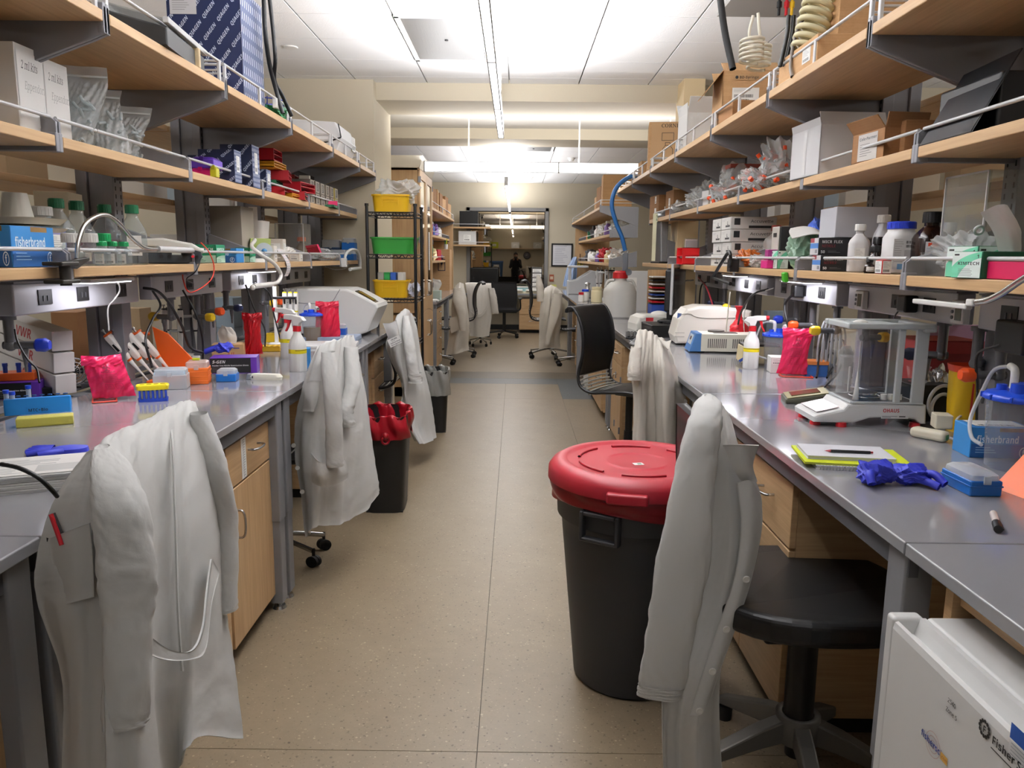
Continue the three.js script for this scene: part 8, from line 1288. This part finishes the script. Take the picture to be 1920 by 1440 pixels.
// right far bench
{ const o = thing('scissors', 'scissors with yellow handles hanging on the right end panel', 'scissors', [1.16, 1.33, -14.08]); part(o, 'blades', bar([0, .2, .02], [.0, .05, .02], .008), M(0x5a3a28, .4)); part(o, 'handles', [torus(.025, .008, -.025, .02, .02), torus(.025, .008, .025, .02, .02)], M(0xd9c81c, .4)); }
for (const [l, x, d, r, h, c, k] of [['small bottle with a red cap at the right far bench corner', .83, 9.75, .035, .09, 0xdedcd8, red], ['cream tub with lid at the right far bench corner', 1.02, 9.7, .07, .16, 0xd6cba6, M(0xd6cba6, .5)], ['white jar with a blue cap behind the red capped one', .9, 9.95, .05, .12, 0xd9d9d6, blue], ['clear cup with blue wrap at right far bench', 1.16, 9.6, .06, .07, 0xc9d2d4, M(0x4a9ac0, .4)]]) bottle('reagent_bottle', l, [x, .9142, -d], { r, h, neck: r * .8, cap: k, capR: r * .9, capH: .03, mat: M(c, .4), sh: .85, nh: .005 });
one('nitrile_glove', 'blue gloves dropped on the right far bench', 'glove', [blob(.2, .07, .14, .35, 3), tube([[.05, .03, .04], [.1, .02, .07]], .014)], gloveBlue, [1.26, .9142, -9.62], .4);
{ const o = thing('imager', 'grey sloped imager on the right far bench', 'instrument', [1.05, .9142, -11.9], 0); part(o, 'body', ext([[-.25, 0], [.25, 0], [.25, .34], [.1, .36], [-.12, .22], [-.25, .2]], .4, .012), M(0xb9bbbd, .4)); part(o, 'hood', box(.3, .03, .36, -.1, .4, 0, .01), M(0xc9cbcc, .4)); part(o, 'arm', box(.03, .2, .3, -.22, .2, 0), M(0xb9bbbd, .4)); }
{ const o = thing('pipette_stand', 'grey pipette stand on the right far bench', 'stand', [1.2, .9142, -10.35]); part(o, 'pole', cyl(.015, .015, .4), greyLight); part(o, 'foot', cyl(.1, .09, .02, 0, 0, 0, 28), greyLight); part(o, 'ring', torus(.1, .012, 0, .36, 0, PI / 2), greyLight); }
for (let k = 0; k < 5; k++) pipette(`grey pipette hanging on the far stand, ${['first', 'second', 'third', 'fourth', 'fifth'][k]} around`, [1.2 + .11 * Math.sin(k * 1.2), .97, -10.35 + .11 * Math.cos(k * 1.2)], [0, k * 1.2, 0], { body: greyLight, s: 1.45 });
for (const [l, x] of [['foil covered flask on the far right bench, left', 1.0], ['foil covered flask on the far right bench, right', 1.3]]) one('flask', l, 'flask', lathe([[0, 0], [.08, 0], [.085, .02], [.03, .14], [.03, .18], [.045, .2], [0, .22]]), M(0xc9c9c6, .25, { metalness: .6 }), [x, .9142, -10.75]);
one('tip_box', 'red tip box on the far right bench', 'tip box', box(.16, .12, .12, 0, 0, 0, .01), red, [1.3, .9142, -9.95]);
carton('divider', 'tall white panel with papers at the end of the right near bench', [1.3, .9142, -8.2], 0, [.5, .42, .02], M(0xd3d4d4, .5), { cat: 'panel', prints: [['+z', .2, .28, labelPlain, -.12]] });
{ const o = thing('organizer', 'letter rack with coloured binders behind the carboy', 'rack', [1.44, .9142, -7.75]); part(o, 'case', [box(.2, .44, .02, 0, 0, -.12), box(.02, .44, .24, .1, 0, 0)], woodV); for (let k = 0; k < 8; k++) part(o, 'folder', box(.16, .012, .22, -.01, .12 + k * .035, 0), [red, white, M(0x2b4fa0, .5), white, red, M(0xdedede, .5), black, white][k]); part(o, 'blue_file', box(.16, .1, .22, -.01, 0, 0), M(0x2448a0, .5)); }
// ================= BEHIND THE CAMERA, SEEN IN THE DARK PANE =================
{ const o = thing('person', 'person in dark top with tied hair holding up a phone, mirrored in the window', 'person', [0, 0, .38], PI);   // faces the window (-z)
  const J = (a, b, ra, rb) => [a, b, ra, rb], bones = [J([0, .9, 0], [0, 1.2, .01], .15, .14), J([-.06, 1.28, .01], [.06, 1.28, .01], .12, .12), J([0, 1.3, 0], [0, 1.4, .01], .06, .05)];
  for (const s of [-1, 1]) bones.push(J([s * .09, .9, 0], [s * .1, .48, .01], .1, .065), J([s * .1, .48, .01], [s * .1, .08, -.01], .06, .042), J([s * .1, .04, -.02], [s * .11, .035, .13], .042, .034), J([s * .17, 1.3, 0], [s * .22, 1.05, .06], .058, .045), J([s * .22, 1.05, .06], [s * .07, 1.34, .2], .042, .03));
  const field = (bones, N, size, c, k) => { const mc = new MarchingCubes(N, M(0x17181c, .8), false, false, 200000); mc.isolation = 0; const f = mc.field, h = N; for (let z = 0; z < h; z++) for (let y = 0; y < h; y++) for (let x = 0; x < h; x++) { const p = [x, y, z].map((q, i) => ((q - h / 2) / (h / 2)) * size + c[i]); let d = 9; for (const [a, b, ra, rb] of bones) { const ab = [b[0] - a[0], b[1] - a[1], b[2] - a[2]], ap = [p[0] - a[0], p[1] - a[1], p[2] - a[2]]; const t = Math.max(0, Math.min(1, (ab[0] * ap[0] + ab[1] * ap[1] + ab[2] * ap[2]) / (ab[0] ** 2 + ab[1] ** 2 + ab[2] ** 2))); const e = Math.hypot(ap[0] - ab[0] * t, ap[1] - ab[1] * t, ap[2] - ab[2] * t) - (ra + (rb - ra) * t); const q = Math.max(k - Math.abs(d - e), 0) / k; d = Math.min(d, e) - q * q * k * .25; } f[x + y * h + z * h * h] = -d; } mc.update(); const n = mc.count, g = new THREE.BufferGeometry(); g.setAttribute('position', new THREE.BufferAttribute(mc.positionArray.slice(0, n * 3).map((v, i) => v * size + c[i % 3]), 3)); g.setAttribute('normal', new THREE.BufferAttribute(mc.normalArray.slice(0, n * 3), 3)); return g; };
  part(o, 'body', field(bones, 110, .76, [0, .74, .05], .05), M(0x17181c, .85));
  const skin = M(0xa5785c, .6);
  part(o, 'head', [field([J([0, 1.5, .01], [0, 1.53, .0], .078, .082), J([0, 1.445, .035], [0, 1.47, .02], .05, .06), J([0, 1.485, .095], [0, 1.51, .085], .012, .01), J([-.075, 1.49, 0], [-.08, 1.51, 0], .014, .016), J([.075, 1.49, 0], [.08, 1.51, 0], .014, .016)], 56, .16, [0, 1.5, .02], .02), ...[-1, 1].map(s => ball(.009, s * .03, 1.51, .078, 1.3, .8, .6)), box(.035, .006, .006, 0, 1.452, .083, .002)], skin);
  part(o, 'hair', field([J([0, 1.53, -.02], [0, 1.55, -.01], .09, .088), J([0, 1.6, -.04], [0, 1.63, -.05], .04, .035)], 40, .18, [0, 1.55, -.02], .02), M(0x1a110c, .7));
  for (const s of [-1, 1]) part(o, 'hand', [stack([[-.045, .022, .012, 3], [0, .03, .014, 3], [.04, .028, .012, 3]], 16).translate(s * .085, 1.36, .225), ...[0, 1, 2, 3].map(k => tube([[s * .085, 1.345 + k * .018, .232], [s * (.1 - .0), 1.35 + k * .018, .262], [s * .075, 1.352 + k * .018, .277 - .004 * k]], .0078, 10)), tube([[s * .075, 1.33, .225], [s * .055, 1.36, .24], [s * .05, 1.385, .248]], .0088, 10)], skin);
}
one('phone', 'dark phone held up by the mirrored person', 'phone', box(.15, .075, .008, 0, 0, 0, .004), black, [0, 1.39, .13]);
one('back_shelf', 'long wall shelf on the back wall behind the camera', 'shelf', box(4, .03, .3, 0, 1.8, 3.1), wood);
for (const [x, c, l] of [[-1.35, 0xcfcfcc, 'white carton on the back wall shelf, mirrored left'], [-.95, 0xb8c21e, 'lime box on the back wall shelf in the mirror'], [-.02, 0xcfcfcc, 'white carton on the back wall shelf, mirrored middle'], [.95, 0xcfcfcc, 'white carton on the back wall shelf, mirrored right']]) carton('carton', l, [x, 1.8315, 3.08], PI, [.36, .26, .24], M(c, .6), { prints: [['+z', .16, .1, labelPlain]] });
{ const o = thing('wall_clock', 'round wall clock on the back wall in the mirror', 'clock', [.5, 1.52, 3.28], PI); part(o, 'face', cyl(.14, .14, .02, 0, 0, 0, 30, PI / 2), M(0x5a5a66, .5)); part(o, 'rim', torus(.145, .015, 0, 0, .015), black); part(o, 'hands', [box(.01, .09, .004, 0, 0, .022), box(.07, .01, .004, .03, 0, .022)], white); }
{ const o = thing('recycling_bin', 'blue bin stack by the back wall in the mirror', 'bin', [-.85, .012, 2.9], PI); part(o, 'body', stack([[0, .24, .2, 6], [1.2, .3, .24, 6]], 30), M(0x2f4f7a, .5)); part(o, 'lid', stack([[1.2, .31, .25, 6], [1.26, .3, .24, 6]], 30), M(0x3a64a0, .5)); part(o, 'sheet', box(.24, .3, .004, 0, .8, .235), labelPlain); }
one('back_counter', 'grey counter along the back wall behind the camera', 'counter', [box(2.2, .04, .5, .9, .9, 2.98), box(2.1, .85, .46, .9, 0, 2.99)], M(0x77736c, .5));

renderer.render(scene, camera);
